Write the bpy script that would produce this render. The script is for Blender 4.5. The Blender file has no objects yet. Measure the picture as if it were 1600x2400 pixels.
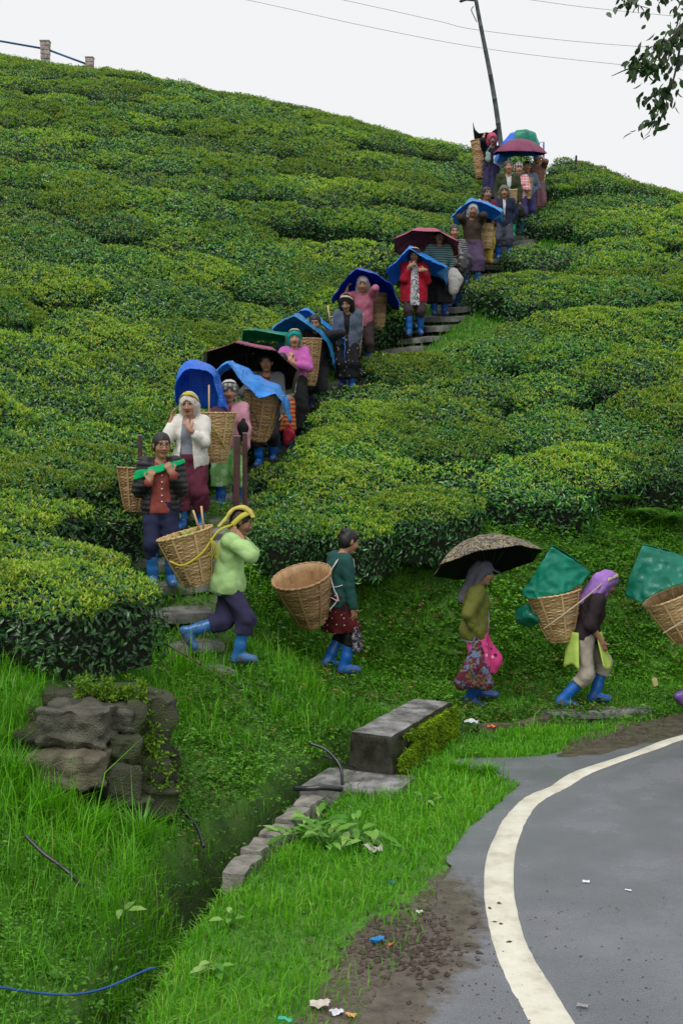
import bpy, math, random
import numpy as np
from mathutils import Matrix, Vector

# ------------------------------------------------------------------ camera, sky, sun, exposure
SC = bpy.context.scene
COL = SC.collection
FPX, HOR, CAMH = 3000.0, 1000.0, 2.9      # focal length (photo px), horizon row, eye height above the road
cam_d = bpy.data.cameras.new('camera')
cam_d.sensor_fit = 'VERTICAL'
cam_d.sensor_height = 36.0
cam_d.lens = FPX / 2400.0 * 36.0
cam_d.shift_y = (HOR - 1200.0) / 2400.0
cam_d.clip_start, cam_d.clip_end = 0.1, 2000.0
cam = bpy.data.objects.new('camera', cam_d)
cam.location = (0, 0, CAMH)
cam.rotation_euler = (math.radians(90), 0, 0)
COL.objects.link(cam)
SC.camera = cam

SUN_EL, SUN_ROT = math.radians(58), math.radians(205)
world = bpy.data.worlds.new('World')
SC.world = world
world.use_nodes = True
_n = world.node_tree.nodes
_n.clear()
_l = world.node_tree.links
_sky = _n.new('ShaderNodeTexSky'); _sky.sky_type = 'NISHITA'; _sky.sun_disc = False
_sky.sun_elevation = SUN_EL; _sky.sun_rotation = SUN_ROT; _sky.dust_density = 4.0; _sky.air_density = 1.0
_bg1 = _n.new('ShaderNodeBackground'); _bg1.inputs['Strength'].default_value = 0.05
_bg2 = _n.new('ShaderNodeBackground')
_bg2.inputs['Color'].default_value = (0.715, 0.725, 0.735, 1); _bg2.inputs['Strength'].default_value = 1.0
_mx = _n.new('ShaderNodeMixShader'); _mx.inputs[0].default_value = 0.97      # a closed layer of rain cloud under the sky
_out = _n.new('ShaderNodeOutputWorld')
_l.new(_sky.outputs[0], _bg1.inputs['Color'])
_l.new(_bg1.outputs[0], _mx.inputs[1]); _l.new(_bg2.outputs[0], _mx.inputs[2]); _l.new(_mx.outputs[0], _out.inputs['Surface'])

sun_d = bpy.data.lights.new('sun', 'SUN')
sun_d.energy = 1.5
sun_d.angle = math.radians(35)
sun_d.color = (1.0, 0.98, 0.95)
sun = bpy.data.objects.new('sun', sun_d)
_sd = Vector((math.sin(SUN_ROT) * math.cos(SUN_EL), math.cos(SUN_ROT) * math.cos(SUN_EL), math.sin(SUN_EL)))
sun.rotation_euler = _sd.to_track_quat('Z', 'Y').to_euler()
sun.location = _sd * 40
COL.objects.link(sun)

vs = SC.view_settings
vs.view_transform = 'Standard'; vs.look = 'None'; vs.exposure = 0.35; vs.gamma = 1.0
vs.use_curve_mapping = False
SC.cycles.use_denoising = True
SC.cycles.max_bounces = 5
SC.cycles.diffuse_bounces = 3
SC.cycles.glossy_bounces = 2
SC.cycles.transmission_bounces = 3
SC.cycles.caustics_reflective = False
SC.cycles.caustics_refractive = False

RNG = np.random.default_rng(7)
random.seed(7)

# ------------------------------------------------------------------ helpers
def W(px, py, Y):
    """point at distance Y that lies behind photo pixel (px, py)"""
    return np.array([(px - 800.0) * Y / FPX, Y, CAMH - (py - HOR) * Y / FPX])

def G(px, py, z=0.0):
    return W(px, py, FPX * (CAMH - z) / (py - HOR))

def A(*a):
    return np.array(a, dtype=float)

def unit(v):
    v = np.asarray(v, float)
    return v / (np.linalg.norm(v) + 1e-12)

def mesh_np(name, V, Fs, mats=None, midx=None, smooth=True, fattr=None, cattr=None):
    """V (n,3); Fs a list of (m,k) index arrays; midx one material index per list entry"""
    V = np.asarray(V, np.float32)
    me = bpy.data.meshes.new(name)
    if not isinstance(Fs, (list, tuple)):
        Fs = [Fs]
    Fs = [np.asarray(f, np.int32) for f in Fs]
    me.vertices.add(len(V)); me.vertices.foreach_set('co', V.ravel())
    nl = sum(f.size for f in Fs); npoly = sum(len(f) for f in Fs)
    me.loops.add(nl); me.polygons.add(npoly)
    me.loops.foreach_set('vertex_index', np.concatenate([f.ravel() for f in Fs]))
    tot = np.concatenate([np.full(len(f), f.shape[1], np.int32) for f in Fs])
    st = np.concatenate([[0], np.cumsum(tot)[:-1]]).astype(np.int32)
    me.polygons.foreach_set('loop_start', st)
    try:
        me.polygons.foreach_set('loop_total', tot)
    except Exception:
        pass
    me.polygons.foreach_set('use_smooth', np.full(npoly, bool(smooth)))
    if midx is not None:
        mi = np.concatenate([np.broadcast_to(np.asarray(m, np.int32), (len(f),)) for f, m in zip(Fs, midx)]).astype(np.int32)
        me.polygons.foreach_set('material_index', mi)
    me.update(calc_edges=True)
    if fattr:
        for k, v in fattr.items():
            at = me.attributes.new(k, 'FLOAT', 'FACE'); at.data.foreach_set('value', np.asarray(v, np.float32))
    if cattr is not None:
        at = me.attributes.new('Col', 'FLOAT_COLOR', 'POINT'); at.data.foreach_set('color', np.asarray(cattr, np.float32).ravel())
    for m in (mats or []):
        me.materials.append(m)
    return me

def link(name, me, parent=None, M=None):
    o = bpy.data.objects.new(name, me)
    COL.objects.link(o)
    if parent is not None:
        o.parent = parent
    if M is not None:
        o.matrix_basis = M
    return o

def tag(o, label, cat=None, group=None, kind=None):
    if label: o['label'] = label
    if cat: o['category'] = cat
    if group: o['group'] = group
    if kind: o['kind'] = kind
    return o

def root(name, loc, label, cat, group=None, rz=0.0):
    o = bpy.data.objects.new(name, None)
    COL.objects.link(o)
    o.empty_display_size = 0.1
    o.location = tuple(float(v) for v in loc); o.rotation_euler = (0, 0, rz)
    return tag(o, label, cat, group)

# ---- geometry pieces: each returns V, [faces]
def merge(parts):
    Vs, out, off = [], {}, 0
    for V, Fs in parts:
        V = np.asarray(V, float)
        Vs.append(V)
        for f in (Fs if isinstance(Fs, (list, tuple)) else [Fs]):
            f = np.asarray(f, np.int64)
            if f.size:
                out.setdefault(f.shape[1], []).append(f + off)
        off += len(V)
    return np.concatenate(Vs), [np.concatenate(v) for v in out.values()]

def catmull(pts, n=8, closed=False):
    P = np.asarray(pts, float)
    if len(P) < 3:
        t = np.linspace(0, 1, n + 1)[:, None]
        return P[0] * (1 - t) + P[-1] * t
    if closed:
        Q = np.concatenate([P[-1:], P, P[:2]])
    else:
        Q = np.concatenate([2 * P[:1] - P[1:2], P, 2 * P[-1:] - P[-2:-1]])
    out = []
    for i in range(1, len(Q) - 2):
        p0, p1, p2, p3 = Q[i - 1], Q[i], Q[i + 1], Q[i + 2]
        for t in np.linspace(0, 1, n, endpoint=False):
            out.append(0.5 * (2 * p1 + (p2 - p0) * t + (2 * p0 - 5 * p1 + 4 * p2 - p3) * t * t + (3 * p1 - p0 - 3 * p2 + p3) * t ** 3))
    if not closed:
        out.append(P[-1])
    return np.array(out)

def frames(P):
    T = np.gradient(P, axis=0)
    T /= np.linalg.norm(T, axis=1, keepdims=True) + 1e-12
    up = A(0, 0, 1) if abs(T[0][2]) < 0.9 else A(1, 0, 0)
    N = np.zeros_like(P)
    n = unit(up - T[0] * np.dot(up, T[0]))
    for i in range(len(P)):
        n = unit(n - T[i] * np.dot(n, T[i])); N[i] = n
    return T, N, np.cross(T, N)

def tube(pts, r, n=8, cap=True):
    P = np.asarray(pts, float)
    r = np.broadcast_to(np.asarray(r, float), (len(P),))
    T, N, B = frames(P)
    a = np.linspace(0, 2 * math.pi, n, endpoint=False)
    V = P[:, None] + r[:, None, None] * (np.cos(a)[None, :, None] * N[:, None] + np.sin(a)[None, :, None] * B[:, None])
    m = len(P)
    idx = np.arange(m * n).reshape(m, n)
    q = np.stack([idx[:-1], np.roll(idx[:-1], -1, 1), np.roll(idx[1:], -1, 1), idx[1:]], -1).reshape(-1, 4)
    Fs = [q]
    V = V.reshape(-1, 3)
    if cap:
        c = len(V)
        V = np.concatenate([V, P[:1], P[-1:]])
        i = np.arange(n)
        Fs.append(np.concatenate([np.stack([np.full(n, c), (i + 1) % n, i], -1),
                                  np.stack([np.full(n, c + 1), idx[-1][i], idx[-1][(i + 1) % n]], -1)]))
    return V, Fs

def ribbon(pts, w, t, nrm):
    """flat strap swept along pts; nrm (n,3) or (3,) the outward normal"""
    P = np.asarray(pts, float)
    T = np.gradient(P, axis=0); T /= np.linalg.norm(T, axis=1, keepdims=True) + 1e-12
    N = np.broadcast_to(np.asarray(nrm, float), P.shape)
    N = N - T * np.sum(N * T, 1, keepdims=True); N = N / (np.linalg.norm(N, axis=1, keepdims=True) + 1e-12)
    B = np.cross(T, N)
    w = np.broadcast_to(np.asarray(w, float), (len(P),))[:, None]
    ring = np.stack([P + B * w / 2 + N * t / 2, P - B * w / 2 + N * t / 2, P - B * w / 2 - N * t / 2, P + B * w / 2 - N * t / 2], 1)
    m = len(P); idx = np.arange(m * 4).reshape(m, 4)
    q = np.stack([idx[:-1], np.roll(idx[:-1], -1, 1), np.roll(idx[1:], -1, 1), idx[1:]], -1).reshape(-1, 4)
    q = np.concatenate([q, idx[:1, ::-1], idx[-1:]])
    return ring.reshape(-1, 3), [q]

def box(c, s, R=None, taper=1.0):
    V = np.array([[x, y, z] for z in (-.5, .5) for y in (-.5, .5) for x in (-.5, .5)], float)
    V[4:, :2] *= taper
    V = V * np.asarray(s, float)
    if R is not None:
        V = V @ np.asarray(R).T
    q = np.array([[0, 2, 3, 1], [4, 5, 7, 6], [0, 1, 5, 4], [2, 6, 7, 3], [0, 4, 6, 2], [1, 3, 7, 5]])
    return V + np.asarray(c, float), [q]

def rotz(a):
    c, s = math.cos(a), math.sin(a)
    return np.array([[c, -s, 0], [s, c, 0], [0, 0, 1.0]])
def rotx(a):
    c, s = math.cos(a), math.sin(a)
    return np.array([[1, 0, 0], [0, c, -s], [0, s, c]])
def roty(a):
    c, s = math.cos(a), math.sin(a)
    return np.array([[c, 0, s], [0, 1, 0], [-s, 0, c]])

def hash3(ix, iy, iz, seed):
    h = (ix * 374761393 + iy * 668265263 + iz * 2147483647 + seed * 1274126177) & 0xFFFFFFFF
    h = ((h ^ (h >> 13)) * 1274126177) & 0xFFFFFFFF
    return ((h ^ (h >> 16)) & 0xFFFF) / 65535.0

def vnoise(p, seed=0):
    """value noise, p (n,3) -> (n,) in -1..1"""
    p = np.asarray(p, float)
    i = np.floor(p).astype(np.int64); f = p - i; f = f * f * (3 - 2 * f)
    r = 0
    for dx in (0, 1):
        for dy in (0, 1):
            for dz in (0, 1):
                w = (f[..., 0] if dx else 1 - f[..., 0]) * (f[..., 1] if dy else 1 - f[..., 1]) * (f[..., 2] if dz else 1 - f[..., 2])
                r = r + w * hash3(i[..., 0] + dx, i[..., 1] + dy, i[..., 2] + dz, seed)
    return r * 2 - 1

def sstep(a, b, x):
    t = np.clip((x - a) / (b - a), 0, 1)
    return t * t * (3 - 2 * t)

# ------------------------------------------------------------------ materials
MATS = {}
def nodes_of(name):
    m = bpy.data.materials.new(name); m.use_nodes = True
    nt = m.node_tree
    b = nt.nodes['Principled BSDF']
    return m, nt, b
def nn(nt, t, **kw):
    n = nt.nodes.new(t)
    for k, v in kw.items():
        setattr(n, k, v)
    return n
def c4(c, k=1.0):
    return (c[0] * k, c[1] * k, c[2] * k, 1)
def coords(nt, scale=1.0, kind='Object', stretch=None):
    tc = nn(nt, 'ShaderNodeTexCoord')
    mp = nn(nt, 'ShaderNodeMapping')
    mp.inputs['Scale'].default_value = stretch or (scale, scale, scale)
    nt.links.new(tc.outputs[kind], mp.inputs['Vector'])
    return mp.outputs['Vector']
def noise(nt, vec, scale, detail=3.0, rough=0.55):
    n = nn(nt, 'ShaderNodeTexNoise')
    n.inputs['Scale'].default_value = scale; n.inputs['Detail'].default_value = detail; n.inputs['Roughness'].default_value = rough
    nt.links.new(vec, n.inputs['Vector'])
    return n.outputs['Fac']
def ramp(nt, fac, stops):
    r = nn(nt, 'ShaderNodeValToRGB')
    els = r.color_ramp.elements
    while len(els) < len(stops):
        els.new(0.5)
    for e, (p, c) in zip(els, stops):
        e.position = p; e.color = c4(c) if len(c) == 3 else c
    nt.links.new(fac, r.inputs['Fac'])
    return r.outputs['Color']
def mixc(nt, fac, a, b, mode='MIX'):
    m = nn(nt, 'ShaderNodeMix', data_type='RGBA', blend_type=mode)
    for sock, v in ((m.inputs[0], fac), (m.inputs[6], a), (m.inputs[7], b)):
        if hasattr(v, 'links'):
            nt.links.new(v, sock)
        else:
            sock.default_value = c4(v) if isinstance(v, (tuple, list)) and len(v) == 3 else v
    return m.outputs[2]
def bump(nt, b, h, strength=0.3, dist=0.01):
    bp = nn(nt, 'ShaderNodeBump')
    bp.inputs['Strength'].default_value = strength; bp.inputs['Distance'].default_value = dist
    nt.links.new(h, bp.inputs['Height']); nt.links.new(bp.outputs[0], b.inputs['Normal'])

def basic(name, col, rough=0.7, var=0.25, scale=6.0, bmp=0.2, bdist=0.01, spec=0.4, metal=0.0, col2=None, fine=None):
    """plain surface: colour that drifts with noise, slight relief"""
    if name in MATS: return MATS[name]
    m, nt, b = nodes_of(name)
    v = coords(nt)
    f = noise(nt, v, scale, 4)
    c2 = col2 or tuple(x * (1 - var) for x in col)
    c1 = tuple(min(1, x * (1 + var * 0.6)) for x in col)
    cc = ramp(nt, f, [(0.3, c2), (0.7, c1)])
    nt.links.new(cc, b.inputs['Base Color'])
    b.inputs['Roughness'].default_value = rough; b.inputs['Specular IOR Level'].default_value = spec; b.inputs['Metallic'].default_value = metal
    if bmp:
        bump(nt, b, noise(nt, v, fine or scale * 8, 3), bmp, bdist)
    MATS[name] = m
    return m

def leafmat(name, stops, rough=0.4, trans=0.25, spec=0.5, attr='rnd', objvar=0.0):
    """leaf surface: colour chosen leaf by leaf, some light let through"""
    m, nt, b = nodes_of(name)
    at = nn(nt, 'ShaderNodeAttribute'); at.attribute_name = attr
    cc = ramp(nt, at.outputs['Fac'], stops)
    if objvar:
        oi = nn(nt, 'ShaderNodeObjectInfo')
        hs = nn(nt, 'ShaderNodeHueSaturation')
        mr = nn(nt, 'ShaderNodeMapRange'); mr.inputs['To Min'].default_value = 1 - objvar; mr.inputs['To Max'].default_value = 1 + objvar
        nt.links.new(oi.outputs['Random'], mr.inputs['Value']); nt.links.new(mr.outputs[0], hs.inputs['Value'])
        nt.links.new(cc, hs.inputs['Color']); cc = hs.outputs[0]
    nt.links.new(cc, b.inputs['Base Color'])
    b.inputs['Roughness'].default_value = rough; b.inputs['Specular IOR Level'].default_value = spec
    tr = nn(nt, 'ShaderNodeBsdfTranslucent')
    nt.links.new(cc, tr.inputs['Color'])
    mx = nn(nt, 'ShaderNodeMixShader'); mx.inputs[0].default_value = trans
    out = nt.nodes['Material Output']
    nt.links.new(b.outputs[0], mx.inputs[1]); nt.links.new(tr.outputs[0], mx.inputs[2]); nt.links.new(mx.outputs[0], out.inputs['Surface'])
    return m

# ---- leaves and blades
def leaves4(C, D, N, L, Wd, fold=0.15, droop=0.15):
    """simple folded leaf: 4 corners, 2 triangles"""
    D = D / (np.linalg.norm(D, axis=1, keepdims=True) + 1e-9)
    N = N - D * np.sum(N * D, 1, keepdims=True); N = N / (np.linalg.norm(N, axis=1, keepdims=True) + 1e-9)
    S = np.cross(D, N)
    L = L[:, None]; Wd = Wd[:, None]
    b = C; t = C + D * L - N * L * droop
    m = C + D * L * 0.45
    l = m + S * Wd / 2 + N * Wd * fold; r = m - S * Wd / 2 + N * Wd * fold
    V = np.stack([b, r, t, l], 1).reshape(-1, 3)
    i = np.arange(len(C))[:, None] * 4
    F = np.concatenate([i + [0, 1, 2], i + [0, 2, 3]], 1).reshape(-1, 3)
    return V, F, 2
def leaves8(C, D, N, L, Wd, fold=0.12, droop=0.25):
    """leaf with a rounded outline, midrib and drooping tip: 8 corners, 6 faces as 8 triangles"""
    D = D / (np.linalg.norm(D, axis=1, keepdims=True) + 1e-9)
    N = N - D * np.sum(N * D, 1, keepdims=True); N = N / (np.linalg.norm(N, axis=1, keepdims=True) + 1e-9)
    S = np.cross(D, N); L = L[:, None]; Wd = Wd[:, None]
    def p(a, s, lift):
        return C + D * L * a + S * Wd * s + N * (Wd * lift - L * droop * a * a)
    V = np.stack([p(0, 0, 0), p(.28, -.42, fold), p(.28, 0, 0), p(.28, .42, fold), p(.66, -.40, fold), p(.66, 0, 0), p(.66, .40, fold), p(1, 0, 0)], 1).reshape(-1, 3)
    i = np.arange(len(C))[:, None] * 8
    tri = [[0, 1, 2], [0, 2, 3], [1, 4, 5], [1, 5, 2], [2, 5, 6], [2, 6, 3], [4, 7, 5], [5, 7, 6]]
    F = np.concatenate([i + t for t in tri], 1).reshape(-1, 3)
    return V, F, 8
def blades(C, D, L, Wd, bend):
    """grass blade: bent strip that narrows to a tip; D leaning direction (n,3) horizontal"""
    U = np.tile(A(0, 0, 1), (len(C), 1))
    S = np.cross(D, U); S /= np.linalg.norm(S, axis=1, keepdims=True) + 1e-9
    L = L[:, None]; Wd = Wd[:, None]; bend = bend[:, None]
    p1 = C + U * L * 0.5 + D * L * bend * 0.25
    p2 = C + U * L * (1 - 0.45 * bend) + D * L * bend * 0.95
    V = np.stack([C - S * Wd / 2, C + S * Wd / 2, p1 + S * Wd * .42, p1 - S * Wd * .42, p2], 1).reshape(-1, 3)
    i = np.arange(len(C))[:, None] * 5
    F = np.concatenate([i + [0, 1, 2], i + [0, 2, 3], i + [3, 2, 4]], 1).reshape(-1, 3)
    return V, F, 3
# ------------------------------------------------------------------ terrain heights
def tps_fit(P):
    P = np.asarray(P, float); n = len(P)
    d = np.linalg.norm(P[:, None, :2] - P[None, :, :2], axis=2)
    K = np.where(d > 0, d * d * np.log(d + 1e-9), 0) + np.eye(n) * 0.02
    Q = np.c_[np.ones(n), P[:, :2]]
    Am = np.block([[K, Q], [Q.T, np.zeros((3, 3))]])
    w = np.linalg.solve(Am, np.r_[P[:, 2], 0, 0, 0])
    return P[:, :2], w
def tps_eval(fit, x, y):
    C, w = fit
    r = np.zeros_like(x) + w[-3] + w[-2] * x + w[-1] * y
    for (cx, cy), wi in zip(C, w[:-3]):
        d2 = (x - cx) ** 2 + (y - cy) ** 2
        r = r + wi * 0.5 * d2 * np.log(d2 + 1e-9)
    return r

# the stairway's middle line, bottom to top
STAIR = np.array([W(480, 1566, 11.6), W(420, 1474, 12.1), W(385, 1385, 12.6), W(470, 1225, 14.4), W(525, 1183, 15.3), W(625, 1105, 17.0),
                  W(745, 975, 19.2), W(865, 868, 20.8), W(955, 800, 21.8), W(1062, 720, 23.0), W(1112, 678, 24.0), W(1170, 603, 26.0),
                  W(1215, 550, 27.5), W(1240, 512, 29.0), W(1255, 432, 31.5), W(1262, 405, 33.5)])
STC = catmull(STAIR, 10)

LOWP = [(-1.05, 12.3, .72), (-1.0, 11.85, .77), (-.13, 13.1, .36), (1.0, 13.4, .0), (2.5, 13.5, -.05), (4.5, 13.3, -.05), (-1.55, 12.0, .95), (-1.9, 12.5, 1.25),
        (-.73, 11, .36), (-1.24, 10.6, .50), (-1.4, 11.3, .72), (-1.25, 9.7, .30), (-.85, 9.6, .05), (-.4, 11.2, .16), (.2, 12.2, .14), (-.2, 12.2, .34),
        (-1.66, 8.2, .30), (-1.75, 7.3, .22), (-1.75, 6.5, .12), (-1.38, 7.4, .18), (-2.4, 8.1, .65), (-3.2, 8.0, .95), (-1.75, 8.75, .42),
        (-2.1, 9.2, .95), (-3.2, 9.2, 1.1), (-1.9, 9.9, .95), (-3.5, 10.5, 1.2), (-2.2, 11, 1.1), (-2.6, 6.5, .5), (-3, 5, .4),
        (-1, 6.5, 0), (-.7, 7.5, 0), (-.45, 8.8, 0), (0, 10, 0), (.6, 11.4, 0), (1.2, 12.2, 0), (0, 5, 0), (3, 5, 0), (3, 9, 0), (6, 12, 0), (9, 8, 0), (0, 8, 0),
        (1.5, 10.5, 0), (8, 15, 0), (-6, 9, 1.6), (-6, 6, 1.2), (-1.7, 5, .05), (-1.2, 4, 0), (2, 3, 0), (-8, 3, .6), (10, 3, 0), (20, 10, 0), (20, 20, 0), (0, 20, .5), (-10, 20, 2)]
HILLP = [tuple(p) for p in STAIR[2:]] + [
        tuple(W(0, 172, 42)), tuple(W(300, 234, 40)), tuple(W(600, 300, 38)), tuple(W(900, 362, 35.5)), tuple(W(1100, 398, 33)),
        tuple(W(1320, 436, 31)), tuple(W(1450, 470, 30)), tuple(W(1600, 512, 29)), tuple(W(1800, 575, 28)), (4.2, 36, 8.6), (7.5, 35, 7.2), (11, 34, 6.0), (0, 42, 9.5), (9.5, 31, 6.9), tuple(W(-400, 60, 43)),
        (-4.5, 11, 1.3), (-2.3, 10.5, 1.05), (-7, 20, 5.0), (-9.5, 30, 9.9), (-3, 30, 9.2), (-3, 22, 5.2), (-3.2, 16, 2.6), (-5, 14, 2.5), (-9, 13, 2.9),
        (1.6, 27, 7.2), (1, 15.2, 1.45), (2.5, 16.0, 1.6), (4.5, 16.4, 1.7), (7, 16.6, 1.7), (5, 22, 4.7), (3, 20, 3.5), (8, 24, 5.6), (.8, 17, 2.15), (-.6, 14.6, 1.45),
        (4.6, 18.5, 2.75), (-18, 42, 15.2), (-20, 30, 10.5), (14, 28, 7.0), (14, 17, 1.8),
        (-15, 62, 9), (0, 60, 6), (15, 55, 3), (-2.4, 9.0, .95), (-5, 8, 1.2)]
LOWF, HILLF = tps_fit(LOWP), tps_fit(HILLP)
YFX = np.array([-30, -2.2, -1.7, -1.45, -.8, 0, 1, 2.5, 9, 60.])
YFY = np.array([9.0, 9.3, 11.6, 12.7, 13.2, 13.95, 14.45, 14.9, 15.2, 15.2])
DITCH = np.array([(-1.5, 4.0), (-1.22, 5.6), (-1.13, 6.5), (-1.03, 7.4), (-.88, 8.3), (-.64, 9.1), (-.36, 9.9), (-.14, 10.6), (.12, 11.3), (.6, 12.0), (1.2, 12.3), (1.9, 12.65), (2.6, 12.95), (4.5, 13.1), (12, 13.3)])
DW = np.array([.16, .15, .15, .16, .23, .26, .23, .2, .18, .16, .15, .14, .12, .05, .05])
DD = np.array([.3, .3, .3, .36, .65, .75, .6, .5, .4, .3, .28, .3, .18, .0, .0])

def poly_dist(x, y, P, vals=None):
    best = np.full(x.shape, 1e9); out = [np.zeros(x.shape) for _ in (vals or [])]
    for i in range(len(P) - 1):
        a, b = P[i][:2], P[i + 1][:2]
        d = b - a; t = np.clip(((x - a[0]) * d[0] + (y - a[1]) * d[1]) / (d @ d), 0, 1)
        q = np.hypot(x - a[0] - t * d[0], y - a[1] - t * d[1])
        m = q < best
        best = np.where(m, q, best)
        for k, v in enumerate(vals or []):
            out[k] = np.where(m, v[i] * (1 - t) + v[i + 1] * t, out[k])
    return (best, *out) if vals else best

ROADEDGE = [(840, 2700), (845, 2420), (880, 2330), (960, 2250), (1010, 2150), (1030, 2080), (1052, 2010), (1100, 1940), (1178, 1872), (1218, 1840), (1150, 1812),
            (1062, 1797), (1062, 1778), (1250, 1774), (1340, 1757), (1420, 1722), (1500, 1692), (1600, 1674), (1850, 1640)]
ROADPTS = np.array([G(*p)[:2] for p in ROADEDGE])
_rp = np.concatenate([ROADPTS, [[26, 13.6], [60, 14.2], [60, -20], [ROADPTS[0][0] - .6, -20], [ROADPTS[0][0] - .4, 2.0]]])
ROADPOLY = _rp
def in_poly(x, y, P):
    c = np.zeros(x.shape, bool)
    j = len(P) - 1
    for i in range(len(P)):
        xi, yi = P[i]; xj, yj = P[j]
        if yi != yj:
            c ^= ((yi > y) != (yj > y)) & (x < (xj - xi) * (y - yi) / (yj - yi) + xi)
        j = i
    return c
MUDPOLY = np.array([G(*p)[:2] for p in [(660, 2420), (745, 2330), (800, 2230), (870, 2150), (950, 2130), (1010, 2060), (1080, 2000), (1130, 2000), (1140, 2200), (1200, 2430)]])
MUD2 = np.array([G(*p)[:2] for p in [(1300, 1775), (1330, 1735), (1400, 1700), (1480, 1680), (1560, 1660), (1700, 1650), (1700, 1720), (1500, 1745), (1400, 1770)]])

def terrain(x, y, detail=True):
    x = np.asarray(x, float); y = np.asarray(y, float)
    xc, yc = np.clip(x, -12, 24), np.clip(y, 3, 24)
    zl = tps_eval(LOWF, xc, yc)
    zl = np.where((x > DITCH[0][0]) & (y < 13.2), np.clip(zl, -.3, 3), zl)
    xh, yh = np.clip(x, -24, 18), np.clip(y, 8, 62)
    zh = tps_eval(HILLF, xh, yh)
    d = (y - np.interp(x, YFX, YFY)) * 0.9
    wob = vnoise(np.stack([x * 1.3, y * 1.3, 0 * x], -1), 5) * .12
    rise = np.maximum(0, d + wob * (d > -.3)) * 1.5
    dz = np.maximum(0, zh - zl)
    k = .25
    hh = np.clip(.5 + .5 * (dz - rise) / k, 0, 1)
    up = dz * (1 - hh) + rise * hh - k * hh * (1 - hh) * np.clip(rise / .3, 0, 1)
    up = np.where(d < -.25, 0, np.maximum(up, 0))
    z = zl + up
    # stairway bed
    ds, zs = poly_dist(x, y, STC, [STC[:, 2]])
    z = z + (zs - .10 - z) * (1 - sstep(.45, .9, ds)) * (y > 11.5)
    # drain
    dd, w, dep = poly_dist(x, y, DITCH, [DW, DD])
    z = z - dep * np.exp(-(dd / w) ** 4)
    # road bed is level and lies a little under the asphalt
    inr = in_poly(x, y, ROADPOLY)
    z = np.where(inr & (y < 14), -.03, z)
    if detail:
        m = (in_poly(x, y, MUDPOLY) & ~inr)
        n1 = vnoise(np.stack([x * 7, y * 7, 0 * x], -1), 1) * .014 + vnoise(np.stack([x * 19, y * 19, 0 * x], -1), 2) * .01
        z = z + np.where(inr, 0, n1 * np.where(m, 1.3, 1.0))
        z = np.where(m, np.maximum(z, -.01) + .012, z)
        bank = np.clip(d / .3, 0, 1) * np.clip((2.6 - d) / .5, 0, 1)
        z = z + bank * vnoise(np.stack([x * 3, y * 3, 0 * x], -1), 3) * .1
    return z
GX0, GY0, GS = -5.0, 3.0, .06
_gx, _gy = np.arange(GX0, 9.0, GS), np.arange(GY0, 35.0, GS)
_GXX, _GYY = np.meshgrid(_gx, _gy)
TGRID = terrain(_GXX.ravel(), _GYY.ravel()).reshape(_GXX.shape)
def tlook(x, y):
    """ground height, read from a 6 cm table"""
    x = np.asarray(x, float); y = np.asarray(y, float)
    u = np.clip((x - GX0) / GS, 0, len(_gx) - 1.001); v = np.clip((y - GY0) / GS, 0, len(_gy) - 1.001)
    i, j = u.astype(int), v.astype(int); a, b = u - i, v - j
    return (TGRID[j, i] * (1 - a) + TGRID[j, i + 1] * a) * (1 - b) + (TGRID[j + 1, i] * (1 - a) + TGRID[j + 1, i + 1] * a) * b
def tz(x, y):
    if -5 < x < 8.9 and 3 < y < 34.9:
        return float(tlook(x, y))
    return float(terrain(np.array([float(x)]), np.array([float(y)]))[0])

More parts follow.
